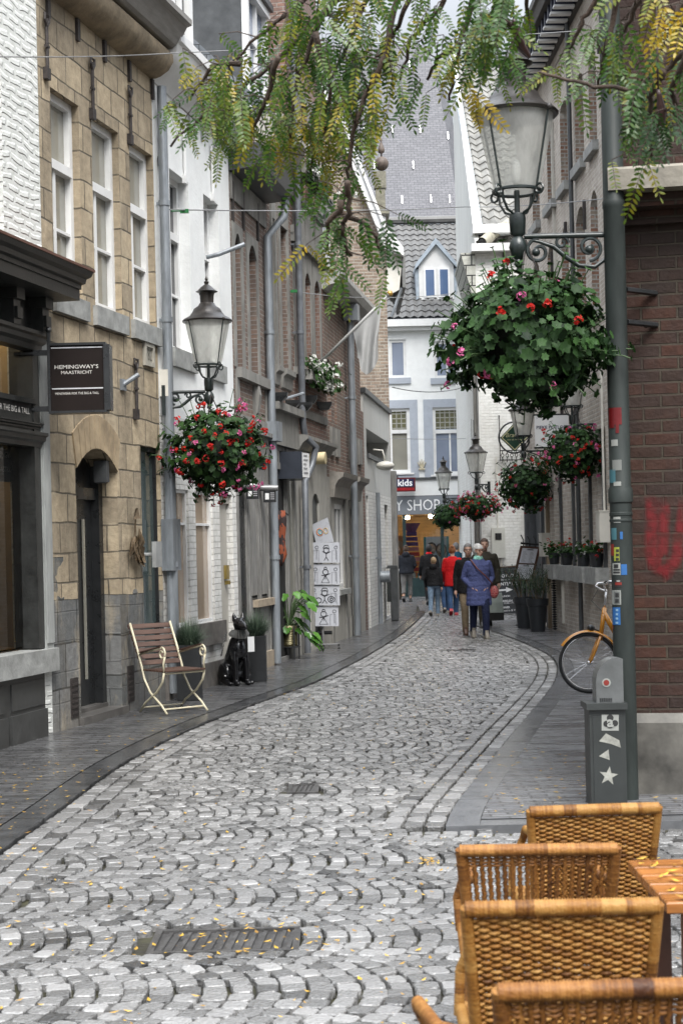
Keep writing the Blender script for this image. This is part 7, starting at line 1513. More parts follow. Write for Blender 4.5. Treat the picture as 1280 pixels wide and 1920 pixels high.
# wall flags sockets etc: leaf-shaped iron ornament on the stone house
t = thing('wall_ornament', 'rusty iron leaf cluster ornament hanging by the arched doorway', 'ornament', L1.P(*L1.hit(245, 1005), .05)); s, z = L1.hit(247, 1005); f = MB(); g = random.Random(9)
for i in range(14):
    ss, zz_ = s + g.uniform(-.2, .2), z + g.uniform(-.28, .28); a = g.uniform(0, 6.3); d1 = L1.d * cos(a) * .09 + V((0, 0, sin(a) * .12)); d2 = L1.d * -sin(a) * .06 + V((0, 0, cos(a) * .06)); q = L1.P(ss, zz_, .05); f.add([q - d1, q + d2 + L1.n * .04, q + d1, q - d2 + L1.n * .01], [(0, 1, 2), (0, 2, 3)]); f.tube([L1.P(s, z, .04), q], .008, 5)
obj('iron_leaves', f, mat('bronze_leaf', (.12, .085, .05), metal=.4, rough=.5, var=.5), t)
t = thing('letter_box', 'small pale metal plate on the stone house beside the narrow shop window', 'letter box', L1.P(*L1.hit(271, 1036), .0)); s, z = L1.hit(271, 1040); f = MB(); L1.box(f, s - .09, s + .09, z - .14, z + .14, .12, .17); L1.tubep(f, [(s, z, .0), (s, z, .12)], .02, 6); obj('plate', f, mat('pale_metal', (.35, .36, .36), metal=.3, rough=.4), t)
t = thing('wall_lamp', 'small black box lamp at the head of the arched doorway', 'lamp', L1.P(*L1.hit(206, 880), -.1)); s, z = L1.hit(206, 882); f = MB(); L1.box(f, s - .04, s + .04, z - .12, z + .10, -.16, -.02); L1.box(f, s - .03, s + .03, z - .13, z - .12, -.14, -.04); obj('lamp_box', f, m_dgrey, t)
t = thing('flag_holder', 'short grey tube flag holder on the stone house by the hanging sign', 'flag holder', L1.P(*L1.hit(232, 712), .0)); s, z = L1.hit(230, 715); f = MB(); L1.tubep(f, [(s - .03, z - .05, .0), (s, z, .07), (s + .04, z + .07, .17)], .025, 8); L1.box(f, s - .08, s + .04, z - .1, z + .02, 0, .03); obj('tube', f, m_zinc, t, smooth=40)

# ================================================================== drain covers
def cover(x0, x1, y0, y1, lab, bars):
    t = thing('drain_cover', lab, 'drain cover', ((x0 + x1) / 2, (y0 + y1) / 2, -.02), 'iron covers in the cobbled road'); m_ = mat('wet_iron', (.085, .082, .08), rough=.35, var=.4, scale=14, metal=.4, bump=.2); f = MB(); w = .03
    for q in ((x0, y0, x1 - x0, w), (x0, y1 - w, x1 - x0, w), (x0, y0 + w, w, y1 - y0 - 2 * w), (x1 - w, y0 + w, w, y1 - y0 - 2 * w)): f.obox((q[0], q[1], -.03), (q[2], 0, 0), (0, q[3], 0), (0, 0, .03))
    obj('frame', f, m_, t); f = MB(); f.obox((x0 + w, y0 + w, -.034), (x1 - x0 - 2 * w, 0, 0), (0, y1 - y0 - 2 * w, 0), (0, 0, .02))
    for k in range(bars): xx = x0 + w + (x1 - x0 - 2 * w) * (k + .5) / bars; f.prism([V((xx - .006, y0 + w + .02, -.014)), V((xx + .012, y0 + w + .02, -.014)), V((xx + .03, y1 - w - .02, -.014)), V((xx + .012, y1 - w - .02, -.014))], V((0, 0, .010)))
    obj('grate', f, m_, t)
for q, lab, n in zip(DRAINS, ('wide wet iron drain cover nearest the camera with leaves on it', 'small plain iron cover in the middle of the cobbled road', 'small far iron cover in the road near the walking people'), (14, 5, 8)): cover(*q, lab, n)
# fallen leaves
g = random.Random(77); f = MB(); tn = []
def fallen(n, fx, fy, z):
    for i in range(n):
        x, y = fx(), fy(); a = g.uniform(0, 6.3); r = g.uniform(.008, .022); zz_ = z + g.uniform(.003, .01); b = len(f.v); c, s = cos(a), sin(a)
        for dx, dy in ((-1, 0), (0, -.45), (1, 0), (0, .45)): f.v.append((x + (dx * c - dy * s) * r, y + (dx * s + dy * c) * r, zz_ + (.006 if dx == 1 else 0)))
        f.f.append((b, b + 1, b + 2, b + 3)); tn.extend([g.random()] * 4)
fallen(420, lambda: g.uniform(-1.9, 1.6), lambda: g.uniform(4.5, 9.4) , .004); fallen(200, lambda: g.gauss(1.9, .4), lambda: g.uniform(5.5, 8.5), .004)
fallen(60, lambda: g.gauss(-.5, .25), lambda: g.gauss(7.0, .2), .004); fallen(26, lambda: g.gauss(.43, .03), lambda: g.gauss(8.55, .06), .006)
fallen(170, lambda: g.gauss(-2.3, .28), lambda: g.uniform(8, 13), .027); fallen(60, lambda: g.uniform(-2.2, -1.5), lambda: g.uniform(13, 20), .027); fallen(130, lambda: g.uniform(.9, 2.2), lambda: g.uniform(9.7, 13), .027); fallen(150, lambda: g.uniform(-1.2, 1.6), lambda: g.uniform(9.5, 20), .004)
m_fal = tone_mat('fallen_leaf', (.22, .11, .02), (.55, .34, .03), rough=.5, bump=0); struct(obj('fallen_leaves', f, m_fal, tone=tn, uv=False), 'stuff')

# ================================================================== wicker chairs and table
m_wic = tone_mat('honey_wicker', (.075, .026, .006), (.36, .195, .055), rough=.52, spec=.32, scale=90, bump=.4, extra=[(.45, (.24, .105, .02))])
m_wic2 = tone_mat('red_brown_wicker', (.05, .017, .006), (.36, .17, .045), rough=.52, spec=.32, scale=90, bump=.4, extra=[(.5, (.19, .075, .016))])
def wicker(open_weave, m, seed, flare=.235):
    g = random.Random(seed); t = thing('wicker_chair', '', 'chair', (0, 0, 0), 'wicker terrace chairs at the wooden table')
    Wt, Wb, ZT, ZS, ln = .25, .22, .80, .42, .10
    def bp(s, v): return V((s * (Wb + (Wt - Wb) * v), -.22 - ln * v, ZS + (ZT - ZS) * v))     # s -1..1, v 0..1
    def wrapped(mb, tn, pts, r, pitch=.0075):
        P_ = [V(p) for p in pts]; L_ = [0]
        for a, b in zip(P_, P_[1:]): L_.append(L_[-1] + (b - a).length)
        n = int(L_[-1] / pitch); q = []; rr = []
        for i in range(2 * n + 1):
            d_ = L_[-1] * i / (2 * n); k = max(j for j in range(len(L_)) if L_[j] <= d_ + 1e-9); k = min(k, len(P_) - 2); q.append(P_[k].lerp(P_[k + 1], (d_ - L_[k]) / (L_[k + 1] - L_[k]))); rr.append(r * (1.0 if i % 2 else .84))
        b0 = len(mb.v); mb.tube(q, rr, 10); band = 0; tt = .5; tones = []
        for i in range(len(q)):
            if band <= 0: band = g.randint(4, 26); tt = min(1, max(0, g.gauss(.62, .2)))
            band -= 1; tones.append(min(1, max(0, tt + g.uniform(-.16, .16))))
        for i in range(len(q)): tn.extend([tones[i]] * 10)
    mb = MB(); tn = []; arch = .003
    wrapped(mb, tn, [bp(-1, 1.0) + V((-.004, 0, 0))] + [bp(-1 + k * .2, 1) + V((0, -.012 * (1 - (-1 + k * .2) ** 2), arch * (1 - (-1 + k * .2) ** 2))) for k in range(1, 10)] + [bp(1, 1.0) + V((.004, 0, 0))], .023)
    for s in (-1, 1): wrapped(mb, tn, [bp(s, -.1), bp(s, .5), bp(s, 1.02)], .019)
    obj('back_frame', mb, m, t, smooth=True, tone=tn, uv=False)
    mb = MB(); tn = []; x0, x1 = -.94, .94
    def bow(s, v): return bp(s, v) + V((0, -.012 * (1 - s * s) * v, arch * (1 - s * s) * v))
    if not open_weave:
        ns = 17; rows = 42; 
        for r in range(rows):
            v = .02 + .93 * r / rows; pts = []
            for i in range(ns * 2 + 1): s = x0 + (x1 - x0) * i / (ns * 2); w = (i // 2 + r) % 2; pts.append(bow(s, v) + V((0, .009 * (1 if (i % 2 == 0 and (i // 2 + r) % 2 == 0) else -1 if i % 2 == 0 else 0), g.uniform(-.0012, .0012))))
            b0 = len(mb.v); mb.tube(pts, .0053, 5); tt = min(1, max(0, g.gauss(.5, .16))); tn.extend([min(1, max(0, tt + .22 * sin(j * .7 + r))) for j in range(len(pts)) for _ in range(5)])
        for i in range(ns + 1): s = x0 + (x1 - x0) * i / ns; mb.tube([bow(s, 0), bow(s, .5), bow(s, .97)], .004, 5); tn.extend([.35] * 15)
    else:
        ns = 19
        for i in range(ns + 1):
            s = x0 + (x1 - x0) * i / ns; n_ = 60; pts = [bow(s, k / n_ * .97) + V((.0012 * (-1) ** (k // 2), 0, 0)) for k in range(n_ + 1)]
            mb.tube(pts, [.0088 if k % 2 else .0066 for k in range(n_ + 1)], 6); tb_ = g.gauss(.42, .1); tn.extend([min(1, max(0, tb_ + g.uniform(-.15, .15))) for k in range(n_ + 1) for _ in range(6)])
        for v in (.03, .06, .09, .12, .86, .89, .92, .95): mb.tube([bow(x0 + (x1 - x0) * k / 24, v) + V((0, .007 * (-1) ** k, 0)) for k in range(25)], .0048, 5); tn.extend([.5] * 125)
    obj('backrest', mb, m, t, smooth=True, tone=tn, uv=False)
    for s in (-1, 1):
        mb = MB(); tn = []; wrapped(mb, tn, [bp(s * .98, .70), V((s * (flare - .03), -.14, .68)), V((s * flare, .08, .675)), V((s * (flare - .01), .19, .63)), V((s * (flare * .5 + .14), .22, .52)), V((s * .25, .21, .40))], .017)
        obj('armrest', mb, m, t, smooth=True, tone=tn, uv=False)
    mb = MB(); tn = []
    for r in range(34): y = -.2 + r * .0122; mb.tube([V((-.23 + .46 * k / 16, y, .425 + .004 * (-1) ** (k + r))) for k in range(17)], .006, 5); tn.extend([g.uniform(.3, .7)] * 85)
    wrapped(mb, tn, [V((-.24, -.21, .42)), V((-.245, .22, .42)), V((.245, .22, .42)), V((.24, -.21, .42)), V((-.24, -.21, .42))], .018)
    obj('seat', mb, m, t, smooth=True, tone=tn, uv=False)
    for s, y in ((-1, -.2), (1, -.2), (-1, .2), (1, .2)): mb = MB(); tn = []; wrapped(mb, tn, [V((s * .225, y, .42)), V((s * .235, y * 1.1, .2)), V((s * .245, y * 1.18, .0))], .016); obj('leg', mb, m, t, smooth=True, tone=tn, uv=False)
    return t
def setc(t, px0, px1, py, zt_, rz, lab, sc=1.0):
    Y = (CH - zt_) * F / (py - (HZ - ROLL * ((px0 + px1) / 2 - 640))); c = at((px0 + px1) / 2, py, Y); o_ = V((0, -.32 * sc, 0)); o_.rotate(Matrix.Rotation(rz, 3, 'Z')); t.location = (c.x - o_.x, c.y - o_.y, 0); t.rotation_euler.z = rz; t['label'] = lab
    w = (px1 - px0) * Y / F / .546; t.scale = (w, w, zt_ / .823)
wa = wicker(False, m_wic, 1, .205); wb = wicker(True, m_wic2, 2)
wc = dup(wa, (0, 0, 0)); wd = wicker(True, m_wic2, 3, .40)
setc(wa, 985, 1250, 1510, .80, radians(3), 'tightly woven honey wicker chair farthest from the camera, in front of the cabinet')
setc(wb, 850, 1167, 1582, .765, radians(-3), 'red-brown open-weave wicker chair left of the wooden table')
setc(wc, 858, 1250, 1688, .83, radians(-1), 'tightly woven honey wicker chair with its back to the camera, nearest the drain')
setc(wd, 916, 1400, 1838, .815, radians(1), 'open-weave wicker chair nearest the camera at the bottom edge of the picture')
tb = thing('terrace_table', 'orange-brown wooden terrace table strewn with yellow leaves beside the wicker chairs', 'table', (1.25, 4.5, 0)); m_tw = mat('oiled_planks', (.30, .115, .028), rough=.28, var=.45, scale=3, stretch=(.6, 6, 6), bump=.06, spec=.6)
xt0, xt1, yt0, yt1 = .835, 1.75, 4.22, 4.80
for k in range(5): f = MB(); d_ = (yt1 - yt0) / 5; f.bbox(((xt0 + xt1) / 2, yt0 + d_ * (k + .5), .71), (xt1 - xt0, d_ - .006, .032), .004); obj('plank', f, m_tw, tb)
for x in (xt0 + .08, xt1 - .08):
    for y in (yt0 + .06, yt1 - .06): f = MB(); f.box((x, y, .35), (.055, .055, .70)); obj('leg', f, mat('dark_table_wood', (.06, .02, .01), rough=.4, var=.3), tb)
f = MB(); f.box(((xt0 + xt1) / 2, yt0 + .06, .66), (xt1 - xt0 - .15, .03, .08)); f.box(((xt0 + xt1) / 2, yt1 - .06, .66), (xt1 - xt0 - .15, .03, .08)); obj('apron', f, MC['dark_table_wood'], tb)
f = MB(); tn = []; fallen(110, lambda: g.uniform(xt0 + .02, 1.3), lambda: g.uniform(yt0 + .02, yt1 - .02), .742); struct(obj('leaves_on_table', f, m_fal, tone=tn, uv=False), 'stuff')
# ================================================================== people
m_skin = mat('skin', (.50, .30, .22), rough=.5, var=.08, scale=12, bump=.03)
def cloth(n, c, **k): return mat('cloth_' + n, c, rough=.85, var=k.pop('var', .3), scale=k.pop('scale', 5), bump=.9, spec=.2, **k)
def ring(z, rx, ry, y=0.0, x=0.0, n=18): return [V((x + rx * cos(2 * pi * i / n), y + ry * sin(2 * pi * i / n), z)) for i in range(n)]
def person(lab, px, py, rz, h, coat, hem, legm, hairm, shoe, stride=.25, arms='down', hair='short', head=0.0, lean=0.0, wide=1.0, vox=.011, collar=None, quilt=False, hood=None, cropped=0.0, lead=1, hl=.02, ground=0.0, tuck=0.0, face=False):
    k = h / 1.7; t = thing('person', lab, 'person'); legs = []
    for s in (-1, 1):
        d_ = stride * s * lead; hip = V((s * .09, 0, .90)); an = V((s * .085, d_ * .9, .085 + (.07 if d_ < 0 else 0))); kn = V((s * .09, d_ * .55 + .05, .49)); legs.append((hip, kn, an))
    sh = [V((s * .160 * wide, lean * .9, 1.375)) for s in (-1, 1)]; arm = []
    for s, S in zip((-1, 1), sh):
        if arms == 'down': sw = -s * stride * .5 * lead; el, wr = S + V((s * .05, sw * .35 - .02, -.28)), S + V((s * .06, sw + .06, -.53))
        elif arms == 'pockets': el, wr = S + V((s * .075, -.06, -.27)), V((s * .125 * wide, .075, .95))
        elif arms == 'front': el, wr = S + V((s * .07, .0, -.28)), S + V((-s * .02, .22, -.36))
        else: el, wr = arms[0 if s < 0 else 1]; el, wr = S + V(el), S + V(wr)
        arm.append((S, el, wr))
    b = MB(); hc = V((0, lean + .02, 1.585)); rot = Matrix.Rotation(head, 3, 'Z')
    def hp(x, y, z): q = V((x, y, z)); q.rotate(rot); return hc + q
    def blob(mb, c, r): # ellipsoid turned with the head
        m = MB(); m.sphere((0, 0, 0), r, 16, 12); vs = []
        for v in m.v: q = V(v) + V(c); q.rotate(rot); vs.append(hc + q)
        mb.add(vs, m.f)
    blob(b, (0, 0, .02), (.074, .092, .098)); blob(b, (0, .028, -.045), (.055, .06, .065)); blob(b, (0, .055, -.085), (.028, .025, .022))
    b.tube([hp(0, .085, .02), hp(0, .108, -.018), hp(0, .09, -.028)], [.008, .016, .011], 8); blob(b, (0, .086, -.052), (.022, .012, .010)); blob(b, (0, .082, .03), (.05, .014, .008))
    for s in (-1, 1): blob(b, (s * .076, -.005, .0), (.012, .022, .032)); blob(b, (s * .042, .06, -.025), (.022, .02, .022))
    b.tube([(0, lean - .01, 1.36), (0, lean, 1.45), hc + V((0, 0, -.05))], [.075, .056, .054], 12)
    b.loft([ring(.84, .14, .10), ring(.95, .15, .105), ring(1.05, .135, .10, lean * .3), ring(1.25, .16, .11, lean * .7), ring(1.38, .15, .08, lean), ring(1.43, .07, .06, lean)])
    for hip, kn, an in legs: b.tube([hip, kn, an], [.08, .055, .04], 12); b.tube([an, an + V((0, .08, -.055))], [.03, .02], 10)
    for s, (S, el, wr) in zip((-1, 1), arm):
        b.tube([S, el, wr], [.05, .042, .028], 10); d = (wr - el).normalized(); pc = wr + d * .05; x = V((1, 0, 0)) if abs(d.x) < .7 else V((0, 1, 0)); yv = d.cross(x).normalized(); x = yv.cross(d)
        b.tube([wr, pc, pc + d * .035], [.024, .036, .03], 10)
        for i in range(4):
            o = yv * (-.027 + .018 * i); ln = (.068, .078, .075, .06)[i]; q = pc + d * .03 + o; b.tube([q, q + d * ln * .5 + x * -s * .006, q + d * ln + x * -s * .022], [.0095, .009, .0075], 6)
        q = wr + d * .03 + yv * .03; b.tube([q, q + d * .03 + yv * .025, q + d * .065 + yv * .028], [.011, .010, .008], 6)
    obj('body', remesh(b, vox * .75, 2), m_skin, t, smooth=True)
    tr = MB()
    for hip, kn, an in legs:
        e = an.lerp(kn, cropped) if cropped else an + V((0, -.005, -.03)); tr.tube([hip + V((0, 0, .04)), hip.lerp(kn, .5) + V((0, 0, 0)), kn, kn.lerp(e, .5), e], [.105, .092, .072, .066, .058 + cropped * .05], 14)
    tr.loft([ring(.82, .16, .115), ring(.92, .175, .125), ring(1.04, .155, .115, lean * .3)])
    obj('trousers', remesh(tr, vox, 2), legm, t, smooth=True)
    c = MB(); W_ = wide; fl = 1.0 + (.98 - hem) * .12
    prof = [(hem, .19 * fl, .168 * fl), (hem + .04, .195 * fl, .168 * fl), (.98, .185, .15), (1.08, .172, .135), (1.22, .185, .14), (1.33, .185, .125), (1.385, .155, .105), (1.425, .105, .088), (1.455, .082, .076)]
    if quilt:
        pp = []; z = hem
        while z < 1.36:
            f_ = lambda zz: next(((a[1] + (b_[1] - a[1]) * (zz - a[0]) / (b_[0] - a[0]), a[2] + (b_[2] - a[2]) * (zz - a[0]) / (b_[0] - a[0])) for a, b_ in zip(prof, prof[1:]) if a[0] <= zz <= b_[0]), prof[-1][1:])
            for dz, q in ((0, .985), (.03, 1.012), (.06, 1.012)): r = f_(min(1.39, z + dz)); pp.append((z + dz, r[0] * q, r[1] * q))
            z += .088
        prof = [p for p in pp if p[0] < 1.37] + prof[-2:]
    c.loft([ring(z, rx * W_, ry * (1 + (W_ - 1) * .6), lean * max(0, (z - .9) / .5)) for z, rx, ry in prof])
    for S, el, wr in arm:
        w2 = wr - (wr - el).normalized() * (.0 if arms != 'pockets' else -.03)
        c.tube([S + V((0, 0, -.01)), S.lerp(el, .5), el, el.lerp(w2, .5), w2], [.064, .066, .061, .055, .050], 14); c.sphere(S + V((0, 0, -.008)), (.062, .068, .055), 12, 8)
    if hood: c.sphere((0, lean - .10, 1.43), (.12, .07, .09), 12, 8)
    obj('coat', remesh(c, vox, 2 if not quilt else 1), coat, t, smooth=True)
    if collar:
        f = MB(); f.loft([ring(1.42, .095, .085, lean + .005), ring(1.46, .092, .086, lean + .012), ring(1.50, .075, .075, lean + .02), ring(1.51, .06, .06, lean + .02)]); obj('collar', f, collar, t, smooth=True)
    hr = MB(); m = MB(); big = {'short': 1.06, 'bob': 1.17, 'bun': 1.08, 'hat': 1.14}[hair]; m.sphere((0, -.008, .028), (.079 * big, .097 * big, .103 * big), 22, 16)
    keep = []
    for f_ in m.f:
        cc = sum((V(m.v[i]) for i in f_), V()) / len(f_); cut = .055 if hair != 'bob' else .05
        if cc.y > .035 and cc.z < cut + .01: continue
        if cc.z < (-.055 if hair in ('short', 'bun') else -.075): continue
        if abs(cc.x) > .06 and cc.z < .0 and cc.y > -.01 and hair in ('short', 'bun', 'hat'): continue
        keep.append(f_)
    vs = []; gg = random.Random(int(px))
    for v in m.v: q = V(v); q *= 1 + .03 * noise.noise(q * 25) + gg.uniform(-.004, .004); q.rotate(rot); vs.append(hc + q)
    hr.add(vs, keep)
    if hair == 'bun': blob(hr, (0, -.075, .10), (.045, .045, .045))
    obj('hair', hr, hairm, t, smooth=True)
    for hip, kn, an in legs:
        f = MB(); back = an.y < -.05; tilt = -.5 if back else 0; R_ = Matrix.Rotation(tilt, 3, 'X'); m = MB()
        m.loft([[V((x, y, z)) for x, y in ((-.042, -.08), (.042, -.08), (.048, .06), (.035, .15), (0, .17), (-.035, .15), (-.048, .06))] for z in (-.085, -.06)]); m.loft([[V((x * sx, y * sy, z)) for x, y in ((-.042, -.075), (.042, -.075), (.046, .06), (.033, .14), (0, .16), (-.033, .14), (-.046, .06))] for z, sx, sy in ((-.06, 1, 1), (-.025, .9, .85), (.03, .85, .45), (.07, .8, .4))])
        f.add([an + (R_ @ V(v)) for v in m.v], m.f); obj('shoe', f, shoe, t, smooth=35)
    if face:
        f = MB()
        for s in (-1, 1): blob(f, (s * .03, .083, .015), (.011, .008, .007))
        obj('eyes', f, mat('eye_dark', (.03, .025, .02), rough=.2, bump=0), t, smooth=True); f = MB(); blob(f, (0, .094, -.053), (.020, .006, .006)); obj('lips', f, mat('lips', (.38, .13, .11), bump=0), t, smooth=True)
        if face == 'glasses':
            f = MB()
            for s in (-1, 1): f.tube([hp(s * .033 + .024 * cos(i * .628), .105, .013 + .018 * sin(i * .628)) for i in range(10)], .003, 5, closed=True); f.tube([hp(s * .056, .104, .016), hp(s * .079, .02, .012)], .0028, 4)
            f.tube([hp(-.01, .106, .015), hp(.01, .106, .015)], .003, 4); obj('glasses', f, MC['eye_dark'], t)
    p = gnd(px, py, ground); t.location = (p.x, p.y, ground); t.rotation_euler.z = rz; t.scale = (k, k, k); t['h'] = h
    return t
J = lambda c, **k: c
h_grey = mat('silver_hair', (.50, .49, .47), rough=.6, var=.2, scale=40, bump=.4); h_brown = mat('brown_hair', (.07, .04, .025), rough=.6, var=.3, scale=40, bump=.4); h_black = mat('black_hair', (.012, .01, .01), rough=.6, var=.3, scale=40, bump=.4); h_aub = mat('auburn_hair', (.24, .085, .025), rough=.6, var=.3, scale=40, bump=.4); h_blond = mat('sandy_hair', (.32, .22, .12), rough=.6, var=.25, scale=40, bump=.4); h_salt = mat('ash_hair', (.17, .16, .155), rough=.6, var=.35, scale=40, bump=.4); h_pale = mat('pale_blond_hair', (.55, .45, .30), rough=.6, var=.2, scale=40, bump=.4)
navy = cloth('navy_denim', (.012, .016, .04)); denim = cloth('blue_denim', (.045, .085, .17), var=.35); ldenim = cloth('light_denim', (.20, .28, .38), var=.4, scale=9); khaki = cloth('khaki', (.17, .13, .085)); grey_t = cloth('grey_trousers', (.16, .155, .15)); blk = cloth('black_wool', (.012, .012, .013)); olive = cloth('dark_olive', (.045, .04, .03)); redc = cloth('red_coat', (.52, .012, .014), var=.12); bluec = cloth('slate_blue_quilt', (.065, .078, .18), var=.18); petrol = cloth('petrol_jacket', (.015, .075, .12)); whitec = cloth('white_top', (.6, .6, .58)); mint = cloth('mint_scarf', (.30, .62, .52)); hoodg = cloth('grey_hood', (.22, .21, .21)); redscarf = cloth('red_scarf', (.5, .015, .02))
sh_b = mat('black_leather', (.015, .014, .013), rough=.35, var=.2); sh_br = mat('brown_leather', (.08, .035, .02), rough=.4, var=.25); sh_r = mat('red_leather', (.40, .012, .018), rough=.4, var=.15); sh_g = mat('grey_trainers', (.20, .18, .15), rough=.6, var=.25)
PI_ = pi
w1p = person('silver-haired woman in a slate blue quilted coat and navy trousers walking toward the camera', 899, 1197, PI_ + .12, 1.68, bluec, .60, navy, h_grey, sh_g, stride=.20, arms='pockets', hair='bob', head=-.0 + .45, collar=mint, quilt=True, wide=1.17, face='glasses', lead=-1, vox=.010)
man = person('man in a black jacket and khaki trousers just behind the silver-haired woman', 880, 1190, PI_, 1.70, blk, .78, khaki, h_salt, sh_br, stride=.16, arms='down', hair='short', wide=1.12, face='glasses', lead=1)
man2 = person('brown-haired man in a dark olive jacket carrying a bag behind the silver-haired woman', 911, 1176, PI_, 1.80, olive, .80, olive, h_brown, sh_b, stride=.15, arms=((( -.06, 0, -.28), (-.07, .05, -.53)), ((.06, 0, -.28), (.07, .05, -.54))), hair='short', wide=1.15, face=True)
redw = person('auburn-haired woman in a bright red coat walking away up the street', 850, 1154, .05, 1.66, redc, .72, denim, h_aub, sh_r, stride=.22, arms='down', hair='bun', wide=1.08, vox=.014)
boy = person('boy in a black hoodie and light blue jeans leaning as he walks away', 814, 1155, -.15, 1.40, blk, .88, ldenim, h_blond, sh_g, stride=.24, arms='down', hair='short', lean=.06, wide=1.05, hood=True, head=.5, vox=.014)
kid = person('fair-haired child in jeans half hidden behind the red coat', 836, 1149, .1, 1.36, navy, .85, denim, h_pale, sh_g, stride=.2, hair='short', vox=.015)
blw = person('person in a long black coat with a red scarf and dark hair', 806, 1134, .1, 1.70, blk, .70, blk, h_black, sh_b, stride=.18, hair='bob', collar=redscarf, wide=1.15, vox=.016)
grw = person('woman with grey hood, grey cropped trousers and black boots near the shop window', 763, 1129, -.15, 1.70, cloth('black_jacket', (.016, .018, .024)), .86, grey_t, h_brown, sh_b, stride=.14, arms='front', hair='bun', wide=1.2, collar=hoodg, hood=True, cropped=.3, vox=.016)
pet = person('grey-haired person in a petrol blue jacket beyond the red coat', 857, 1127, .2, 1.74, petrol, .85, blk, h_salt, sh_b, stride=.15, hair='bob', wide=1.15, vox=.016)
whp = person('person in a white top mostly hidden behind the corner of the annex', 747, 1125, .3, 1.62, whitec, .88, olive, h_brown, sh_b, stride=.15, hair='bob', vox=.016)
dkp = person('dark-coated person farthest away, between the red coat and the black jacket', 872, 1123, .2, 1.70, olive, .85, blk, h_brown, sh_b, stride=.12, hair='short', vox=.016)
bpy.context.view_layer.update()
def rel(t, x, y, z): return t.matrix_world @ V((x, y, z))
def bagthing(name, lab, cat, t): return thing(name, lab, cat, rel(t, 0, 0, 0))
hb_ = bagthing('handbag', 'red floral shoulder bag at the hip of the silver-haired woman', 'handbag', w1p); f = MB(); c = rel(w1p, -.27, .06, .84); pts = []
f2 = MB(); f2.sphere(c, (.085, .05, .115), 16, 12); ob = obj('bag', f2, None or (lambda: (lambda m: m)(brick('floral_red', (.30, .02, .03), (.16, .03, .05), (.45, .18, .15), bw=.03, bh=.025, ms=.004, off=.5, rough=.5)))(), hb_, smooth=True)
strap = [rel(w1p, *q) for q in ((-.26, .05, .93), (-.20, .16, 1.02), (-.08, .19, 1.15), (.06, .185, 1.28), (.13, .11, 1.40), (.135, -.01, 1.445), (.07, -.14, 1.34), (-.08, -.17, 1.15), (-.22, -.08, .98), (-.26, .03, .93))]
f.tube(strap, .012, 6); obj('strap', f, mat('red_brown_strap', (.11, .03, .02), rough=.5), hb_, smooth=True)
sb_ = bagthing('shopping_bag', 'grey-green shopping bag with a dark base in the hand of the olive-jacketed man', 'shopping bag', man2); c = rel(man2, -.17, .10, .83 - .08)
f = MB(); k = .15; B_ = V((c.x, c.y, 0))
def bag_r(z, w, d): return [V((c.x + x * w, c.y + y * d, z)) for x, y in ((-1, -1), (1, -1), (1, 1), (-1, 1))]
zb0 = .14; f.loft([bag_r(zb0 + .16, .165, .075), bag_r(zb0 + .38, .15, .065), bag_r(zb0 + .56, .14, .03)]); obj('bag', f, mat('bag_sage', (.26, .29, .26), rough=.5, var=.15), sb_); f = MB(); f.loft([bag_r(zb0, .165, .08), bag_r(zb0 + .158, .168, .078)]); obj('bag_base', f, sh_b, sb_)
f = MB(); f.tube([V((c.x - .08, c.y, zb0 + .55)), c + V((0, 0, -.02)) , V((c.x + .08, c.y, zb0 + .55))], .006, 5); obj('handles', f, m_black, sb_)
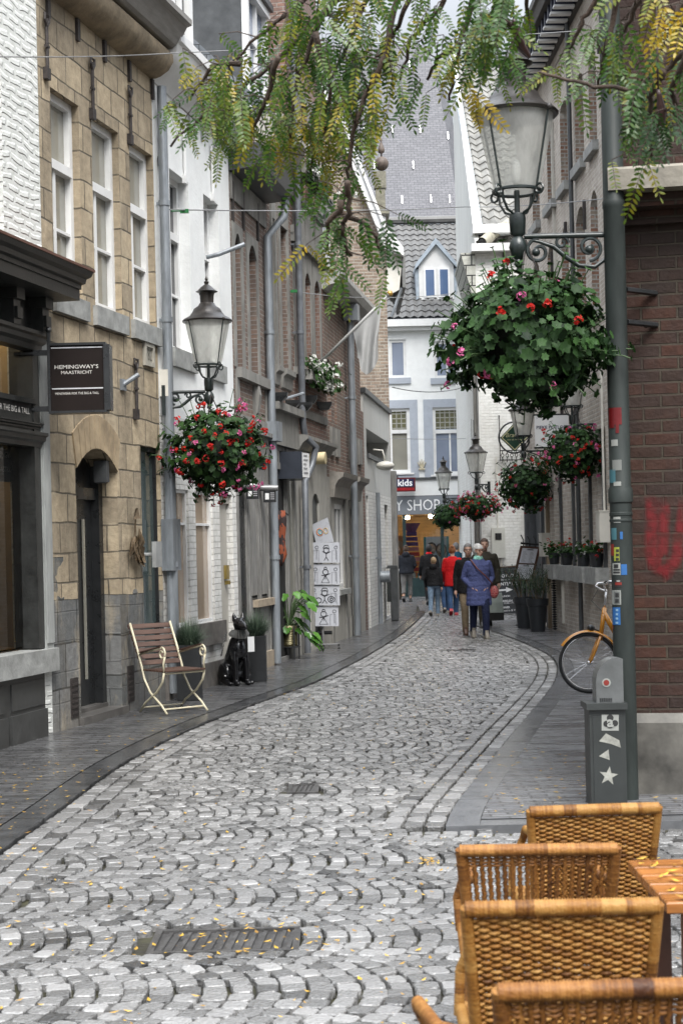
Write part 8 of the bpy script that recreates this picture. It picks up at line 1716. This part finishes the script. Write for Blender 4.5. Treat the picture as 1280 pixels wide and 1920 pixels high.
# ================================================================== honey locust hanging over the street
m_loc = tone_mat('locust_leaf', (.012, .042, .006), (.56, .36, .02), rough=.4, spec=.5, bump=0, transl=.35, extra=[(.28, (.035, .10, .006)), (.5, (.10, .15, .010)), (.70, (.27, .22, .012))])
m_bark = mat('locust_bark', (.05, .032, .022), rough=.8, var=.4, scale=20, bump=.3)
tree = thing('honey_locust_tree', 'honey locust tree with yellowing feathery leaves hanging over the street', 'tree', (2.7, 5.0, -.03))
g = random.Random(5)
def T(px, py, Y): return at(px, py, Y)
TW = [  # twigs: px, py pairs, depth, leaf count, spread(px), yellowness
 ([(760, -60), (725, 96), (690, 170), (663, 240), (655, 300), (650, 345), (640, 400)], 5.6, 64, 34, .45),
 ([(650, 345), (655, 400), (640, 440), (660, 480)], 5.5, 34, 52, .55),
 ([(640, 400), (690, 420), (715, 470)], 5.5, 12, 26, .3), ([(640, 380), (615, 420), (612, 470)], 5.6, 16, 22, .5),
 ([(690, 170), (640, 200), (600, 250), (585, 310)], 5.7, 52, 42, .55),
 ([(700, -60), (600, 30), (520, 110), (450, 170), (380, 210), (320, 275)], 5.9, 92, 40, .35),
 ([(520, 110), (500, 190), (470, 250)], 5.9, 34, 32, .4), ([(450, 120), (400, 120), (360, 180)], 6.1, 36, 34, .6), ([(450, 170), (420, 230), (400, 255)], 6.0, 30, 30, .3),
 ([(640, -60), (560, 10), (480, 70), (430, 130)], 6.2, 46, 34, .5),
 ([(660, -60), (590, 60), (555, 160), (545, 260)], 5.6, 70, 40, .45), ([(590, 60), (620, 150), (610, 220)], 5.7, 44, 36, .4),
 ([(720, -60), (670, 40), (640, 110), (615, 160)], 6.0, 54, 36, .3),
 ([(800, -60), (760, 20), (730, 80), (700, 120)], 5.7, 44, 36, .3), ([(860, -60), (820, 20), (770, 70), (750, 150)], 5.8, 38, 34, .3),
 ([(900, -60), (880, 20), (862, 80), (850, 130), (842, 190)], 5.6, 34, 24, .5), ([(862, 80), (820, 110), (800, 150)], 5.6, 14, 22, .4),
 ([(940, -60), (925, -10), (930, 30), (945, 62)], 5.4, 64, 22, .3), ([(930, 30), (905, 60), (893, 85)], 5.5, 26, 18, .5), ([(930, 30), (962, 50), (980, 66)], 5.4, 40, 20, .35),
 ([(960, -60), (935, 0), (900, 50)], 5.8, 18, 26, .3), ([(1010, -60), (985, 0), (990, 40)], 5.7, 6, 14, .2),
 ([(1160, -60), (1110, 10), (1080, 60), (1065, 95)], 5.4, 26, 22, .45), ([(1160, -60), (1150, 40), (1130, 110), (1120, 160)], 5.2, 34, 26, .4),
 ([(1400, 10), (1290, 90), (1245, 130), (1200, 162), (1150, 168), (1080, 152), (1010, 135)], 5.0, 10, 16, .6),
 ([(1245, 130), (1220, 180), (1215, 240), (1222, 300)], 4.9, 50, 32, .12), ([(1200, 160), (1185, 190), (1180, 240)], 5.0, 28, 22, .15), ([(1290, 90), (1260, 170), (1270, 230)], 4.8, 26, 28, .2),
 ([(1330, -60), (1265, 30), (1240, 80), (1225, 130)], 4.9, 34, 28, .65), ([(1400, -40), (1300, 20), (1262, 70)], 4.7, 22, 26, .6), ([(1230, -60), (1190, 10), (1170, 60), (1140, 110)], 5.1, 34, 28, .35),
]
bm_ = MB(); lm = MB(); ln_ = []
def leaf(p, d, L_, tone):
    d = d.normalized(); side = d.cross(V((g.gauss(0, .5), 1, g.gauss(0, .5)))).normalized(); nn = side.cross(d).normalized(); n = g.randint(8, 11)
    cur = g.uniform(-.15, .25); pr = p; 
    bm_.tube([p, p + d * L_ * .5 + nn * cur * L_ * .15, p + d * L_ + nn * cur * L_ * .3 - V((0, 0, .0))], .0012, 3, caps=False)
    for i in range(n + 1):
        s = (i + .7) / (n + .7); q = p + d * L_ * s + nn * cur * L_ * .3 * s * s; ll = L_ * .19 * (1 - .45 * abs(s - .45)) * g.uniform(.85, 1.1)
        for sg_ in ((-1, 1) if i < n else (0,)):
            dr_ = (side * sg_ * .85 + d * (.55 if sg_ else 1) + nn * g.gauss(0, .16)).normalized(); wv = dr_.cross(nn).normalized() * ll * .17; b = len(lm.v); t = min(1, max(0, tone + g.gauss(0, .07)))
            up_ = nn * g.gauss(0, .05) * ll
            lm.v += [tuple(q), tuple(q + dr_ * ll * .35 - wv + up_), tuple(q + dr_ * ll * .75 - wv * .85 + up_), tuple(q + dr_ * ll), tuple(q + dr_ * ll * .75 + wv * .85 + up_), tuple(q + dr_ * ll * .35 + wv + up_)]; ln_.extend([t] * 6); lm.f.append((b, b + 1, b + 2, b + 3, b + 4, b + 5))
for pts, Y, cnt, spr, yel in TW:
    y_ = Y + g.uniform(-.15, .15); P3 = [T(a, b, y_ + (.25 * i / len(pts))) for i, (a, b) in enumerate(pts)]; n = len(P3)
    fine = []
    for a, b in zip(P3, P3[1:]):
        for k in range(4): fine.append(a.lerp(b, k / 4) + V((g.gauss(0, .004), g.gauss(0, .01), g.gauss(0, .004))))
    fine.append(P3[-1]); bm_.tube(fine, [.010 * (1 - .75 * i / len(fine)) + .0018 for i in range(len(fine))], 6)
    for i in range(int(cnt * (.40 if pts[-1][0] < 660 else .28))):
        k = int(g.uniform(.12, 1) * (len(fine) - 1)); b = fine[k]; off = V((g.gauss(0, spr) / F * Y, g.gauss(0, .16), g.gauss(0, spr * .5) / F * Y)); q = b + off
        if off.length > .05: bm_.tube([b, b.lerp(q, .5) + V((0, 0, .015)), q], [.003, .0022, .0015], 4, caps=False)
        cl = noise.noise(q * 3.2); tone = min(1, max(0, .10 + yel * .7 + .5 * cl + g.gauss(0, .10)))
        for m in range(g.choice((1, 1, 2))): leaf(q, V((g.gauss(0, .45), g.gauss(0, .35), -1 + g.gauss(0, .3))), g.uniform(.12, .19), tone)
obj('leaves', lm, m_loc, tree, tone=ln_, uv=False)
trk = MB(); base = V((2.7, 5.0, -.03)); trk.tube([base, base + V((.02, 0, 1.4)), base + V((-.05, .05, 2.8)), base + V((-.3, .1, 3.9)), base + V((-.8, .3, 4.6)), V((1.0, 5.4, 5.0)), V((0.2, 5.7, 4.75)), V((-.3, 5.9, 4.4))], [.15, .12, .11, .09, .06, .045, .03, .015], 14)
for p in TW:
    if p[0][0][1] < 0: q = T(*p[0][0], p[1]); a = V((min(2.0, max(-.2, q.x + .25)), 5.4, 4.78 if q.x < 1 else 4.6)); trk.tube([a, (a + q) / 2 + V((0, 0, .08)), q], [.022, .014, .010], 6)
q = T(1400, 10, 5.0); trk.tube([V((1.9, 5.3, 4.6)), q], [.02, .01], 6)
obj('trunk', trk, m_bark, tree, smooth=True); obj('twigs', bm_, m_bark, tree, smooth=True)
pod = MB()
for pts, Y in (([(962, 35), (968, 62), (978, 88), (993, 108)], 5.3), ([(1233, 168), (1240, 210), (1236, 240), (1228, 255)], 4.9)):
    q = [T(a, b, Y + .02 * i) for i, (a, b) in enumerate(pts)]; fine = [q[int(i / 4)].lerp(q[min(3, int(i / 4) + 1)], (i % 4) / 4) for i in range(13)]; pod.tube(fine, [.004 + .011 * sin(pi * (i + .5) / 13) * (1 + .15 * (i % 2)) for i in range(13)], 6)
    pod.tube([q[0], q[0] + V((.0, 0, .12)), q[0] + V((.02, .1, .5))], .003, 4)
objs('seed_pod', pod, mat('dark_pod', (.035, .012, .01), rough=.4, var=.3), tree, smooth=True)
